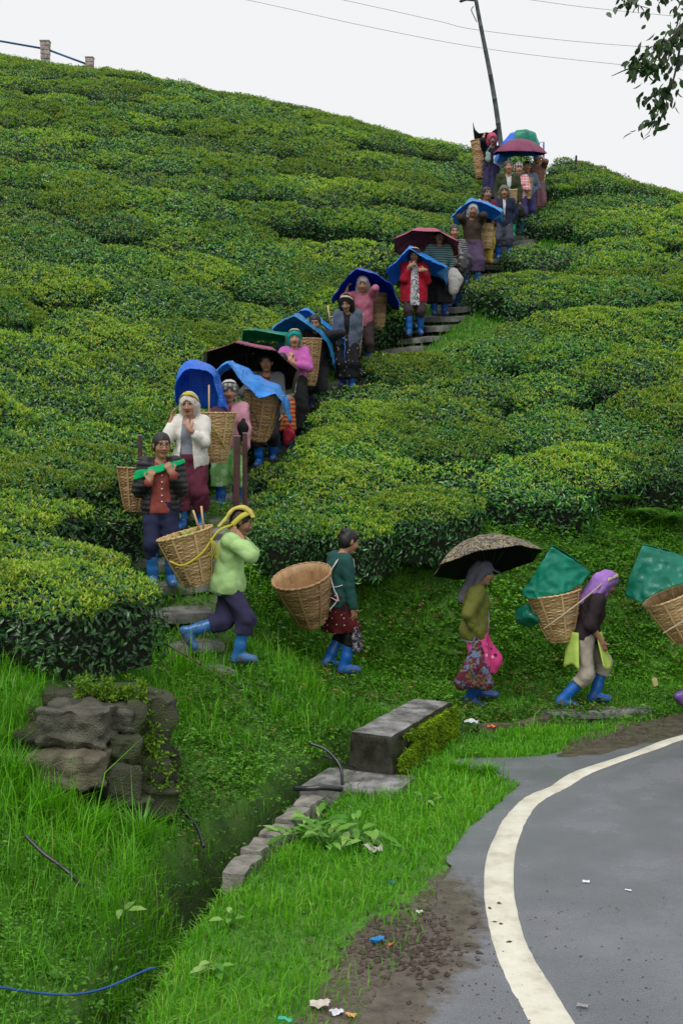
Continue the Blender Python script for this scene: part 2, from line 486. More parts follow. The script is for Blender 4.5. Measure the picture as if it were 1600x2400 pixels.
def make_ground():
    xs = np.concatenate([-np.geomspace(400, 4.2, 40), np.arange(-4.1, 6.5, .055), np.geomspace(6.7, 400, 40)])
    ys = np.concatenate([np.linspace(-60, 3.4, 14), np.arange(3.5, 17, .055), np.geomspace(17.1, 62, 90), np.geomspace(64, 600, 14)])
    X, Y = np.meshgrid(xs, ys)
    Z = terrain(X.ravel(), Y.ravel()).reshape(X.shape)
    far = np.clip((Y - 62) / 100, 0, 1); Z = Z * (1 - far) + (-20) * far
    V = np.stack([X, Y, Z], -1).reshape(-1, 3)
    m, n = X.shape
    idx = np.arange(m * n).reshape(m, n)
    q = np.stack([idx[:-1, :-1], idx[:-1, 1:], idx[1:, 1:], idx[1:, :-1]], -1).reshape(-1, 4)
    x, y = X.ravel(), Y.ravel()
    # what the ground is made of: r = mud, g = mossy soil, b = darker drain bed
    mud = np.where(in_poly(x, y, MUDPOLY) | in_poly(x, y, MUD2), 1.0, 0.0)
    ds = poly_dist(x, y, STC); mud = np.maximum(mud, .35 * (1 - sstep(.5, .8, ds)))
    dd, w, dep = poly_dist(x, y, DITCH, [DW, DD])
    wet = np.exp(-(dd / (w * 1.1)) ** 2) * (dep > .02)  # only darkens the colour towards the middle of the drain
    col = np.stack([mud, 1 - mud, wet, np.ones_like(mud)], -1)
    mt, nt, b = nodes_of('soil')
    at = nn(nt, 'ShaderNodeAttribute'); at.attribute_name = 'Col'
    sp = nn(nt, 'ShaderNodeSeparateColor'); nt.links.new(at.outputs['Color'], sp.inputs[0])
    v = coords(nt)
    f = noise(nt, v, 3, 6); f2 = noise(nt, v, 30, 4)
    green = ramp(nt, f, [(.3, (.035, .10, .010)), (.55, (.07, .19, .016)), (.75, (.10, .15, .03))])
    mudc = ramp(nt, f2, [(.3, (.05, .036, .024)), (.6, (.105, .08, .058)), (.8, (.17, .145, .12))])
    c = mixc(nt, sp.outputs['Red'], green, mudc)
    c = mixc(nt, sp.outputs['Blue'], c, (.022, .018, .012))
    nt.links.new(c, b.inputs['Base Color'])
    rr = nn(nt, 'ShaderNodeMapRange'); rr.inputs['To Min'].default_value = .9; rr.inputs['To Max'].default_value = .28
    nt.links.new(sp.outputs['Red'], rr.inputs['Value']); nt.links.new(rr.outputs[0], b.inputs['Roughness'])
    bump(nt, b, f2, .6, .02)
    o = link('ground', mesh_np('ground', V, q, [mt], cattr=col))
    tag(o, 'grassy hillside, verge and soil under everything', kind='structure')
make_ground()

# ------------------------------------------------------------------ road
LEFT = [(1290, 2500), (1244, 2400), (1193, 2308), (1161, 2232), (1142, 2155), (1133, 2072), (1141, 2002), (1164, 1950), (1176, 1925), (1196, 1900), (1215, 1881), (1240, 1863), (1285, 1845), (1310, 1828), (1342, 1810), (1387, 1794), (1438, 1778), (1483, 1763), (1540, 1740), (1600, 1722), (1720, 1695)]
RIGHT = [(1400, 2500), (1346, 2400), (1295, 2318), (1257, 2257), (1228, 2200), (1208, 2120), (1203, 2072), (1206, 2002), (1221, 1950), (1234, 1922), (1253, 1893), (1279, 1871), (1317, 1852), (1342, 1838), (1365, 1823), (1393, 1809), (1435, 1793), (1483, 1775), (1540, 1756), (1600, 1734), (1720, 1706)]
def asphalt_mat():
    m, nt, b = nodes_of('wet_asphalt')
    v = coords(nt)
    grain = nn(nt, 'ShaderNodeTexVoronoi'); grain.inputs['Scale'].default_value = 130; nt.links.new(v, grain.inputs['Vector'])
    f = noise(nt, v, 1.2, 5, .6); fine = noise(nt, v, 130, 4, .75); mid = noise(nt, v, 9, 4, .6)
    c = ramp(nt, fine, [(.3, (.070, .075, .090)), (.5, (.15, .158, .182)), (.75, (.33, .34, .365))])
    c = mixc(nt, .42, c, ramp(nt, f, [(.35, (.085, .09, .108)), (.65, (.20, .208, .232))]))
    # mud trodden onto the shoulder next to the verge: a shape of its own
    tc = nn(nt, 'ShaderNodeAttribute'); tc.attribute_name = 'Col'
    sp = nn(nt, 'ShaderNodeSeparateColor'); nt.links.new(tc.outputs['Color'], sp.inputs[0])
    mm = nn(nt, 'ShaderNodeMath', operation='MULTIPLY_ADD')
    nt.links.new(sp.outputs['Red'], mm.inputs[0]); mm.inputs[1].default_value = 1.0
    sub = nn(nt, 'ShaderNodeMath', operation='SUBTRACT'); nt.links.new(noise(nt, v, 6, 8, .65), sub.inputs[0]); sub.inputs[1].default_value = .62
    nt.links.new(sub.outputs[0], mm.inputs[2])
    msk = ramp(nt, mm.outputs[0], [(.35, (0, 0, 0)), (.55, (1, 1, 1))])
    c = mixc(nt, msk, c, ramp(nt, mid, [(.35, (.05, .038, .028)), (.65, (.12, .095, .07))]))
    nt.links.new(c, b.inputs['Base Color'])
    wet = ramp(nt, f, [(.40, (.07, .07, .07)), (.60, (.30, .30, .30))])
    nt.links.new(wet, b.inputs['Roughness'])
    b.inputs['Specular IOR Level'].default_value = .7
    hh = nn(nt, 'ShaderNodeMath', operation='ADD'); nt.links.new(fine, hh.inputs[0]); nt.links.new(grain.outputs['Distance'], hh.inputs[1])
    bump(nt, b, hh.outputs[0], .42, .004)
    return m
def paint_mat():
    m, nt, b = nodes_of('road_paint')
    v = coords(nt)
    f = noise(nt, v, 5, 6, .65); g = noise(nt, v, 60, 4, .7)
    c = ramp(nt, f, [(.28, (.46, .42, .32)), (.5, (.65, .62, .51)), (.72, (.75, .73, .63))])
    c = mixc(nt, ramp(nt, g, [(.62, (0, 0, 0)), (.74, (.7, .7, .7))]), c, (.22, .19, .14))
    nt.links.new(c, b.inputs['Base Color']); b.inputs['Roughness'].default_value = .42
    bump(nt, b, g, .3, .004)
    return m
def make_road():
    # 5 cm grid clipped to the road's outline; its ragged edge follows the outline
    P = []
    for i in range(len(ROADPTS) - 1):
        a, b_ = ROADPTS[i], ROADPTS[i + 1]
        n = max(2, int(np.linalg.norm(b_ - a) / .05))
        for t in np.linspace(0, 1, n, endpoint=False):
            p = a * (1 - t) + b_ * t
            P.append(p + vnoise(np.array([[p[0] * 9, p[1] * 9, 0]]), 11)[0] * .05)
    edge = np.array(P)
    poly = np.concatenate([edge, ROADPOLY[len(ROADPTS) - 1:]])
    xs = np.concatenate([np.arange(-.3, 5.2, .06), np.geomspace(5.3, 60, 30)]); ys = np.concatenate([np.linspace(-20, 4.2, 12), np.arange(4.3, 14.4, .06)])
    X, Y = np.meshgrid(xs, ys); x, y = X.ravel(), Y.ravel()
    ins = in_poly(x, y, poly).reshape(X.shape)
    keep = ins[:-1, :-1] | ins[1:, :-1] | ins[1:, 1:] | ins[:-1, 1:]
    idx = np.arange(X.size).reshape(X.shape)
    q = np.stack([idx[:-1, :-1], idx[:-1, 1:], idx[1:, 1:], idx[1:, :-1]], -1)[keep]
    Vf = np.stack([x, y, 0 * x], -1)
    used = np.unique(q)
    outv = used[~ins.ravel()[used] & (y[used] > 4) & (x[used] < 5.2)]
    for k in outv:      # snap the outer corners onto the outline
        d = np.hypot(edge[:, 0] - x[k], edge[:, 1] - y[k]); j = int(np.argmin(d))
        Vf[k, :2] = edge[j]
    re = np.full(len(Vf), -1); re[used] = np.arange(len(used)); Vf = Vf[used]; q = re[q]
    mudw = np.clip(1 - poly_dist(Vf[:, 0], Vf[:, 1], ROADPTS[:8]) / .62, 0, 1) ** .8 * np.clip((9.2 - Vf[:, 1]) / 1.5, 0.12, 1)
    mudw = np.maximum(mudw, .9 * in_poly(Vf[:, 0], Vf[:, 1], MUD2))
    col = np.stack([mudw, mudw * 0, mudw * 0, mudw * 0 + 1], -1)
    o = link('road', mesh_np('road', Vf, q, [asphalt_mat()], cattr=col))
    tag(o, 'wet grey asphalt road bending away to the right', kind='structure')
    L = catmull([G(*p) for p in LEFT], 5); R = catmull([G(*p) for p in RIGHT], 5)
    rows = []
    for l, r in zip(L, R):
        jl, jr = vnoise(np.array([l * 25, r * 25]), 4) * .006
        d = unit(r - l)
        l2, r2 = l + d * jl, r + d * jr
        rows.append([l2 + A(0, 0, .001), l2 + d * .012 + A(0, 0, .005), l2 * .5 + r2 * .5 + A(0, 0, .006), r2 - d * .012 + A(0, 0, .005), r2 + A(0, 0, .001)])
    V = np.array(rows); idx = np.arange(V.shape[0] * 5).reshape(-1, 5)
    q = np.stack([idx[:-1, :-1], idx[:-1, 1:], idx[1:, 1:], idx[1:, :-1]], -1).reshape(-1, 4)
    o2 = link('edge_line', mesh_np('edge_line', V.reshape(-1, 3), q, [paint_mat()]), o)
    o2['label'] = 'curving off-white painted edge line'
make_road()
# ------------------------------------------------------------------ tea bushes
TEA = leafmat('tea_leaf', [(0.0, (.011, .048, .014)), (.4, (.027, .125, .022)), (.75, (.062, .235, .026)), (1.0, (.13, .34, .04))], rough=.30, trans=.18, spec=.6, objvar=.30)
SHOOT = leafmat('tea_shoot', [(0.0, (.105, .29, .018)), (.5, (.25, .42, .025)), (1.0, (.46, .50, .06))], rough=.42, trans=.35, spec=.35, objvar=.34)
CORE = basic('tea_shade_core', (.012, .018, .007), rough=.9, var=.5, scale=14, bmp=.6, bdist=.03)

def dome(th, r, rx, ry, h):
    """flat-topped cushion: th angle, r 0..1 from the middle of the top to the foot"""
    rad = np.where(r < .7, r / .7 * .90, .90 + .10 * np.sin(np.clip((r - .7) / .3, 0, 1) * math.pi * .5))
    zz = np.where(r < .7, 1 - .16 * (r / .7) ** 3.5, .84 * (1 - np.clip((r - .7) / .3, 0, 1) ** 1.5))
    return np.stack([rad * rx * np.cos(th), rad * ry * np.sin(th), zz * h], -1)

def bush_meshes(k, nleaf, nshoot, rx, ry, h, fine=False, ll=.075, seed=0):
    rg = np.random.default_rng(100 + k + seed)
    ph = rg.uniform(0, 6.28, 8)
    def shape(th, r):
        lump = 1 + .09 * np.sin(2 * th + ph[0]) + .07 * np.sin(3 * th + ph[1]) + .06 * np.sin(5 * th + ph[2])
        p = dome(th, r, rx, ry, h)
        p[..., :2] *= lump[..., None]
        top = .035 * np.sin(p[..., 0] * 6 + ph[3]) * np.sin(p[..., 1] * 7 + ph[4]) + .03 * np.sin(p[..., 0] * 11 + ph[5] + p[..., 1] * 9)
        p[..., 2] += top * np.clip(1.2 - r, 0, 1)
        return p
    def nrm(th, r):
        e = .01
        a = shape(th + e, r) - shape(th - e, r); b = shape(th, np.minimum(r + e, 1)) - shape(th, np.maximum(r - e, 0))
        n = np.cross(b, a); n /= np.linalg.norm(n, axis=-1, keepdims=True) + 1e-9
        return n
    th = rg.uniform(0, 6.28, nleaf); r = np.clip(rg.uniform(0.0, 1.0, nleaf) ** .6, .02, .98)
    p = shape(th, r); n = nrm(th, r)
    depth = rg.uniform(0, 1, nleaf) ** 2 * .10
    p = p - n * depth[:, None] + rg.normal(0, .024, (nleaf, 3))
    rv = rg.normal(0, 1, (nleaf, 3))
    D = np.cross(n, rv); D /= np.linalg.norm(D, axis=1, keepdims=True)
    D = D + n * rg.uniform(-.1, .9, (nleaf, 1))
    N = n + rg.normal(0, .35, (nleaf, 3)) + A(0, 0, .35)
    L = rg.uniform(.65, 1.25, nleaf) * ll
    fn = leaves8 if fine else leaves4
    V, F, per = fn(p, D, N, L, L * .42)
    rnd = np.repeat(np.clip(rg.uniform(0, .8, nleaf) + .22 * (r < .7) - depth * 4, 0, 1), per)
    # dark solid core added to block light where the twigs would be
    tg, rgd = np.meshgrid(np.linspace(0, 6.283, 17)[:-1], np.linspace(0.02, 1, 8))
    cp = shape(tg.ravel(), rgd.ravel()) * A(.9, .9, .9); m_, n_ = tg.shape
    ii = np.arange(m_ * n_).reshape(m_, n_)
    q = np.stack([ii[:-1], np.roll(ii[:-1], -1, 1), np.roll(ii[1:], -1, 1), ii[1:]], -1).reshape(-1, 4)
    nl = len(V)
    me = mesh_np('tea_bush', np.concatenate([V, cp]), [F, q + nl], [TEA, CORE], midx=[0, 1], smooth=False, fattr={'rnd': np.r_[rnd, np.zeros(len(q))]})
    # young shoots standing on the plucking table, in patches
    th = rg.uniform(0, 6.28, nshoot); r = np.sqrt(rg.uniform(0, .56, nshoot))
    p = shape(th, r)
    keep = vnoise(p * 2.4 + k * 7, 3) > rg.uniform(-.9, .6, nshoot)
    th, r, p = th[keep], r[keep], p[keep]
    c = len(p)
    C3 = np.repeat(p, 3, 0) + rg.normal(0, .006, (c * 3, 3)) + np.repeat(rg.uniform(-.01, .05, (c, 1)), 3, 0) * A(0, 0, 1)
    az = np.repeat(rg.uniform(0, 6.28, c), 3) + np.tile([0, 2.1, 4.2], c)
    D = np.stack([np.cos(az), np.sin(az), rg.uniform(.7, 2.2, c * 3)], -1)
    N = np.stack([-np.cos(az), -np.sin(az), np.full(c * 3, .7)], -1)
    L = rg.uniform(.6, 1.2, c * 3) * ll * .72
    V2, F2, per2 = leaves4(C3, D, N, L, L * .38)
    me2 = mesh_np('young_shoots', V2, F2, [SHOOT], smooth=False, fattr={'rnd': np.repeat(np.repeat(rg.uniform(0, 1, c), 3), per2)})
    return me, me2

# far, middle and near variants; leaves grow a little coarser with distance so they never turn to dust
VAR_FAR = [bush_meshes(k, 3300, [450, 1000, 1500][k % 3], 1.04, .76, .54, ll=.074) for k in range(6)]
VAR_MID = [bush_meshes(10 + k, 5200, [700, 1600, 2600][k % 3], 1.02, .73, .58, ll=.064) for k in range(6)]
VAR_NEAR = [bush_meshes(20 + k, 6400, 2600, .90, .68, .70, fine=True, ll=.060) for k in range(4)]

def normal_at(x, y, e=.6):
    X = np.array([x + e, x - e, x, x]); Y = np.array([y, y, y + e, y - e])
    z = tps_eval(HILLF, X, Y)
    return unit(A(-(z[0] - z[1]) / (2 * e), -(z[2] - z[3]) / (2 * e), 1))

def put_bush(var, x, y, z, n, s, rz, label, group='tea bushes on the slope', name='tea_bush'):
    zax = Vector(n)
    xax = Vector((math.cos(rz), math.sin(rz), 0)); xax = (xax - zax * xax.dot(zax)).normalized()
    yax = zax.cross(xax)
    M = Matrix((xax, yax, zax)).transposed().to_4x4()
    o = bpy.data.objects.new(name, var[0]); COL.objects.link(o)
    o.matrix_world = Matrix.Translation((x, y, z)) @ M @ Matrix.Diagonal((s[0], s[1], s[2], 1))
    tag(o, label, 'tea bush', group)
    c = bpy.data.objects.new('young_shoots', var[1]); COL.objects.link(c); c.parent = o; c['kind'] = 'stuff'
    return o

BUSHES = []
def try_bush(rg, xx, yy, dmin=.95):
    ds = float(poly_dist(np.array([xx]), np.array([yy]), STC)[0])
    i = int(np.argmin(np.hypot(STC[:, 0] - xx, STC[:, 1] - yy)))
    right = xx > STC[i, 0]
    if ds < ((.98 if yy < 20 else 1.12) if right else 1.0): return
    d = yy - float(np.interp(xx, YFX, YFY))
    if xx > -1.45 and d < dmin: return
    if xx <= -1.3 and yy < 13.2 and xx > -2.9: return
    z = tz(xx, yy)
    px, py = 800 + FPX * xx / yy, HOR - FPX * (z + .7 - CAMH) / yy
    if px < -230 or px > 1930 or py > 1500: return
    t = np.linspace(.55, .985, 40)                 # nothing behind the crest is seen
    zr = terrain(xx * t, yy * t, False) + .55
    zray = CAMH + (z + .85 - CAMH) * t
    if yy > 24 and np.any(zr > zray + .12): return
    n = unit(normal_at(xx, yy) * .9 + A(0, 0, .1))
    var = (VAR_NEAR if yy < 13.0 else VAR_MID if yy < 23 else VAR_FAR)
    v = var[int(rg.integers(len(var)))]
    s = rg.uniform(.9, 1.13); hz = rg.uniform(.84, 1.12)
    rz = rg.normal(0, .28) + (math.pi if rg.random() < .5 else 0)
    o = put_bush(v, xx, yy, z - .06, n, (s, s * rg.uniform(.94, 1.1), hz), rz, 'x')
    BUSHES.append((o, xx, yy, px, py, right))
def bank_off(x):
    return float(np.interp(x, [-1, .5, 1.5, 3, 6], [.95, 1.05, 1.75, 2.1, 2.2]))
def plant_tea():
    rg = np.random.default_rng(42)
    x = 2.0
    while x < 5.6:                                  # the row along the top of the bank
        try_bush(rg, x, float(np.interp(x, YFX, YFY)) + bank_off(x) + rg.normal(0, .05), .6); x += rg.uniform(1.12, 1.3)
    y = 13.4; row = 0
    while y < 47:
        step = .98 if y < 24 else 1.1
        xs = float(np.interp(y, STC[:, 1], STC[:, 0]))
        for sg in (-1, 1):
            x = xs + sg * (1.06 if sg > 0 else 1.1) + sg * rg.uniform(0, .15)
            while -.31 * y - 2 < x < .31 * y + 2:
                yy = y + .2 * math.sin(x * .9 + row * 1.7) + rg.normal(0, .08)
                if not (sg > 0 and yy - np.interp(x, YFX, YFY) < bank_off(x) + .78):
                    try_bush(rg, x, yy)
                x += sg * (1.22 if y < 24 else 1.34) * rg.uniform(.8, 1.18)
        y += step; row += 1
    # close the hedge along the right side of the steps
    for k in range(8, len(STC) - 8, 3):
        d = unit(STC[k + 1] - STC[k]); off = 1.14 if STC[k, 1] < 20 else 1.2; x, y = STC[k, 0] + d[1] * off, STC[k, 1] - d[0] * off
        if y > 15.5 and min(math.hypot((b[1] - x) * .85, b[2] - y) for b in BUSHES) > .64:
            try_bush(rg, x, y, 1.0)
plant_tea()
print('BUSHES', len(BUSHES))
for o, xx, yy, px, py, right in BUSHES:
    if yy < 14 and xx < -1.5:
        o['label'] = 'dark tea bush in the rows left of the lowest stone steps'; o['group'] = 'tea bushes beside the lowest steps'
    elif right and yy < 18.5:
        o['label'] = 'dark glossy tea bush along the top of the roadside bank'; o['group'] = 'tea bushes above the roadside bank'
    elif right:
        w = 'directly along the steps' if px < 800 + FPX * float(np.interp(yy, STC[:, 1], STC[:, 0])) / yy + 190 else 'away from the steps' if px < 1420 else 'at the right picture edge'
        v = 'lower' if yy < 21 else 'middle' if yy < 26 else 'upper'
        o['label'] = 'clipped tea bush on the %s slope right of the stairway, %s' % (v, w); o['group'] = 'tea bushes right of the stairway, %s, %s' % (v, w)
    else:
        xs = 800 + FPX * float(np.interp(yy, STC[:, 1], STC[:, 0])) / yy
        w = 'near the left picture edge' if px < 260 else 'directly along the steps' if px > xs - 230 else 'midway to the steps'
        v = 'lower' if yy < 19 else 'middle' if yy < 26 else 'upper' if yy < 34 else 'topmost'
        o['label'] = 'clipped tea bush on the %s slope left of the stairway, %s' % (v, w); o['group'] = 'tea bushes left of the stairway, %s, %s' % (v, w)
# the big rounded bushes closest to the camera, over the stone wall
NEARB = [((-2.32, 10.15), (1.0, 1.0, .95), 'rounded tea bush with big dark leaves directly above the stone wall'),
         ((-3.4, 9.95), (1.1, 1.05, 1.0), 'yellow-tipped tea bush at the left picture edge above the stone wall'),
         ((-2.8, 11.1), (1.1, 1.0, .95), 'yellow-tipped tea bush just behind the bush over the stone wall'),
         ((-3.9, 11.2), (1.1, 1.0, 1.0), 'tea bush at the left edge in the second row above the stone wall'),
         ((-3.35, 12.2), (1.15, 1.0, 1.0), 'tea bush level with the lowest step, left of it across the grass'),
         ((-3.08, 13.3), (1.0, .95, 1.0), 'dark tea bush behind and left of the woman in black jacket')]
NEARB += [((-.72, 14.25), (.66, .8, .95), 'dark tea bush on the bank right beside the iron posts'), ((.02, 14.8), (.9, .95, 1.05), 'dark tea bush on the bank straight above the bun-haired woman'),
          ((.95, 15.5), (.95, .95, 1.05), 'dark tea bush on the bank up and left of the gold-patterned umbrella'), ((-.35, 15.5), (.9, .9, 1.0), 'tea bush in the second row above the bun-haired woman'),
          ((4.75, 28.6), (.8, .8, .8), 'tea bush right of the topmost steps, lower of two'), ((5.35, 29.8), (.9, .9, .8), 'tea bush right of the topmost steps, on the skyline')]
for i, ((x, y), s, lab) in enumerate(NEARB):
    z = tz(x, y)
    put_bush(VAR_NEAR[i % 4] if y < 14 else VAR_MID[i % 6], x, y, z - (.05 if y < 14 else .14), unit(A(0.06, -.16, 1)), s, .1 * i, lab, None)
# ------------------------------------------------------------------ stone steps
STONE = basic('wet_step_stone', (.23, .22, .215), rough=.35, var=.55, scale=5, bmp=.5, bdist=.012, spec=.5, col2=(.07, .075, .065))
def rough_box(c, s, R, seed, amp=.012, n=(8, 4, 2), bev=.9):
    """slab with uneven faces and worn corners"""
    nx, ny, nz = n
    parts = []
    def face(ax, sign, na, nb):
        a, b_ = np.meshgrid(np.linspace(-1, 1, na + 1), np.linspace(-1, 1, nb + 1))
        P = np.zeros((a.size, 3)); o = [i for i in range(3) if i != ax]
        P[:, ax] = sign; P[:, o[0]] = a.ravel(); P[:, o[1]] = b_.ravel()
        ii = np.arange(a.size).reshape(a.shape)
        q = np.stack([ii[:-1, :-1], ii[:-1, 1:], ii[1:, 1:], ii[1:, :-1]], -1).reshape(-1, 4)
        if (sign > 0) == (ax == 1): q = q[:, ::-1]
        return P, [q]
    for ax, (na, nb) in ((0, (ny, nz)), (1, (nx, nz)), (2, (nx, ny))):
        for sg in (-1, 1):
            parts.append(face(ax, sg, na, nb))
    V, Fs = merge(parts)
    h = np.asarray(s, float) / 2
    r = min(h) * (1 - bev) + .012
    inner = np.clip(V * h, -(h - r), h - r)
    d = V * h - inner
    dl = np.linalg.norm(d, axis=1, keepdims=True)
    P = inner + d / (dl + 1e-9) * np.minimum(dl, r)
    nz_ = np.stack([vnoise(P * 4 + seed * 3.7, k) * .65 + vnoise(P * 11 + seed, k + 9) * .35 for k in range(3)], -1)
    P = P + nz_ * amp
    return P @ np.asarray(R).T + np.asarray(c, float), Fs

STEPS = []
def make_steps():
    o = root('stone_stairway', STC[0], 'long flight of worn grey stone steps climbing through the tea', 'stairway')
    base = np.array(o.location)
    seg = np.r_[0, np.cumsum(np.linalg.norm(np.diff(STC[:, :2], axis=0), axis=1))]
    s = 0.05; k = 0
    while s < seg[-1] - 2:
        p = np.array([np.interp(s, seg, STC[:, i]) for i in range(3)]); p2 = np.array([np.interp(s + .3, seg, STC[:, i]) for i in range(3)])
        d = unit(A(p2[0] - p[0], p2[1] - p[1], 0)); a = math.atan2(d[1], d[0]) - math.pi / 2
        rg = np.random.default_rng(k)
        tilt = math.radians(rg.uniform(5, 8)) if k > 4 else math.radians(3)
        R = rotz(a + rg.normal(0, .09)) @ rotx(tilt) @ roty(rg.normal(0, .035))
        wdt = rg.uniform(.78, 1.12) * (1.0 if s > 1.3 else .68)
        V, F = rough_box(p + A(0, 0, -.045 - .03 * (s < 1.4) + rg.normal(0, .014)) - base + A(rg.normal(0, .06), 0, 0), (wdt, rg.uniform(.34, .44), .10), R, k, .022)
        link('step', mesh_np('step', V, F, [STONE]), o)
        STEPS.append(p + A(0, 0, .008 - .03 * (s < 1.4))); s += .44; k += 1
    return o
make_steps()

# ------------------------------------------------------------------ retaining wall of rough stones
ROCKA = basic('grey_schist', (.10, .092, .07), rough=.75, var=.7, scale=9, bmp=.8, bdist=.03, col2=(.03, .032, .022))
ROCKB = basic('beige_stone', (.15, .125, .088), rough=.7, var=.5, scale=7, bmp=.7, bdist=.025, col2=(.07, .062, .04))
ROCKC = basic('mossy_dark_stone', (.045, .042, .034), rough=.8, var=.6, scale=10, bmp=.9, bdist=.03, col2=(.05, .075, .014))
def rock(c, s, R, seed, amp=.05):
    V, F = rough_box(A(0, 0, 0), s, np.eye(3), seed, amp * .5, (16, 12, 12), .8)
    lay = np.floor((V[:, 2] + vnoise(V * 4 + seed, 2) * .03) / .04)
    z0 = np.zeros(len(V), np.int64)
    off = hash3(lay.astype(np.int64), z0, z0, seed) - .5
    V[:, :2] *= (1 + off * .16)[:, None]
    d = np.stack([np.abs(vnoise(V * 9 + seed * 1.3 + 5, k)) - .4 for k in range(3)], -1)      # ridged, broken faces
    V = V + d * amp * .9 + np.stack([vnoise(V * 28 + seed, k) for k in range(3)], -1) * .006
    return V @ np.asarray(R).T + c, F
def make_wall():
    B = W(250, 1850, 8.75)
    o = root('retaining_wall', B, 'ruined end of a mossy stone wall under the nearest tea bush', 'wall')
    S = [  # px, py, Y, size (x, y, z), tilt, yaw, material
        (188, 1695, 8.72, (.44, .42, .25), 2, -8, ROCKA), (172, 1787, 8.62, (.50, .5, .24), -4, -6, ROCKB), (268, 1672, 8.95, (.22, .5, .16), 6, 20, ROCKA),
        (275, 1740, 8.85, (.24, .45, .20), 8, 25, ROCKC), (205, 1735, 8.95, (.5, .4, .2), 3, 0, ROCKC), (300, 1655, 9.25, (.34, .5, .28), 4, 15, ROCKC),
        (322, 1725, 9.2, (.26, .5, .26), 10, 25, ROCKC), (330, 1800, 9.05, (.28, .55, .26), 12, 28, ROCKC), (272, 1815, 8.75, (.26, .45, .22), 9, 25, ROCKC),
        (352, 1860, 9.0, (.24, .5, .2), 12, 30, ROCKC), (338, 1735, 9.12, (.26, .42, .70), 13, 22, ROCKC), (300, 1720, 8.98, (.16, .4, .5), 14, 16, ROCKC), (215, 1632, 9.35, (.6, .4, .16), 0, 4, ROCKC), (110, 1735, 8.85, (.42, .4, .24), 0, 0, ROCKC), (300, 1880, 8.75, (.26, .4, .18), 10, 20, ROCKC), (365, 1790, 9.35, (.2, .5, .3), 12, 28, ROCKC)]
    for k, (px, py, Y, s, ti, ya, m) in enumerate(S):
        R = rotz(math.radians(ya)) @ roty(math.radians(ti))
        V, F = rock(W(px, py, Y) - B, s, R, k + 3)
        link('stone', mesh_np('stone', V, F, [m]), o)
    V, F = rough_box(W(215, 1755, 9.3) - B, (.95, .7, .66), rotz(.1), 77, .07, (14, 10, 10), .7)
    link('earth_fill', mesh_np('earth_fill', V, F, [basic('dark_earth', (.03, .024, .016), rough=.95, var=.5, scale=8, bmp=.8, bdist=.03)]), o)
    # moss over the top and the right flank
    rg = np.random.default_rng(5)
    n = 9000
    px = np.r_[rg.uniform(170, 340, n // 2), rg.uniform(265, 385, n // 2)]
    t = rg.uniform(0, 1, n // 2)
    py = np.r_[1625 + rg.normal(0, 14, n // 2) - 8, 1630 + t * 230 + rg.normal(0, 10, n // 2)]
    px[n // 2:] = 300 + t * 75 + rg.normal(0, 26, n // 2)
    Y = np.r_[rg.uniform(9.0, 9.3, n // 2), 9.08 - .12 * t + rg.normal(0, .05, n // 2)] - .12
    keep = vnoise(np.stack([px / 17., py / 17., Y * 0], -1), 8) > -.2
    C = np.array([W(a, b_, c) for a, b_, c in zip(px[keep], py[keep], Y[keep])]) - B
    D = rg.normal(0, 1, C.shape) + A(.3, -.4, .1); N = rg.normal(0, .5, C.shape) + A(.3, -.6, .5)
    L = rg.uniform(.015, .04, len(C))
    V, F, per = leaves4(C, D, N, L, L * .5)
    mm = link('moss', mesh_np('moss', V, F, [leafmat('moss', [(0, (.04, .09, .008)), (.5, (.09, .20, .012)), (1, (.17, .30, .02))], rough=.8, trans=.1, spec=.2)], smooth=False, fattr={'rnd': np.repeat(rg.uniform(0, 1, len(C)), per)}), o)
    mm['kind'] = 'stuff'
make_wall()

# ------------------------------------------------------------------ concrete block by the drain, kerb stones and wet slab
def concrete_mat(name, moss):
    m, nt, b = nodes_of(name)
    v = coords(nt)
    f = noise(nt, v, 5, 6, .65); g = noise(nt, v, 40, 4, .6)
    c = ramp(nt, f, [(.3, (.06, .058, .054)), (.5, (.18, .175, .17)), (.7, (.36, .355, .35))])
    if moss:
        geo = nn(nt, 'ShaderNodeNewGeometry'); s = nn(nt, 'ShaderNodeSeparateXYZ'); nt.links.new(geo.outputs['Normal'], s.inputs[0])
        up = ramp(nt, s.outputs['Z'], [(.45, (0, 0, 0)), (.8, (1, 1, 1))])  # upward faces stay pale, side faces turn dark with some green
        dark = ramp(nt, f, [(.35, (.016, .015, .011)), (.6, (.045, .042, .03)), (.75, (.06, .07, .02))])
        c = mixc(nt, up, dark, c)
    nt.links.new(c, b.inputs['Base Color'])
    rr = ramp(nt, f, [(.35, (.18, .18, .18)), (.6, (.55, .55, .55))])
    nt.links.new(rr, b.inputs['Roughness'])
    bump(nt, b, g, .5, .01)
    return m
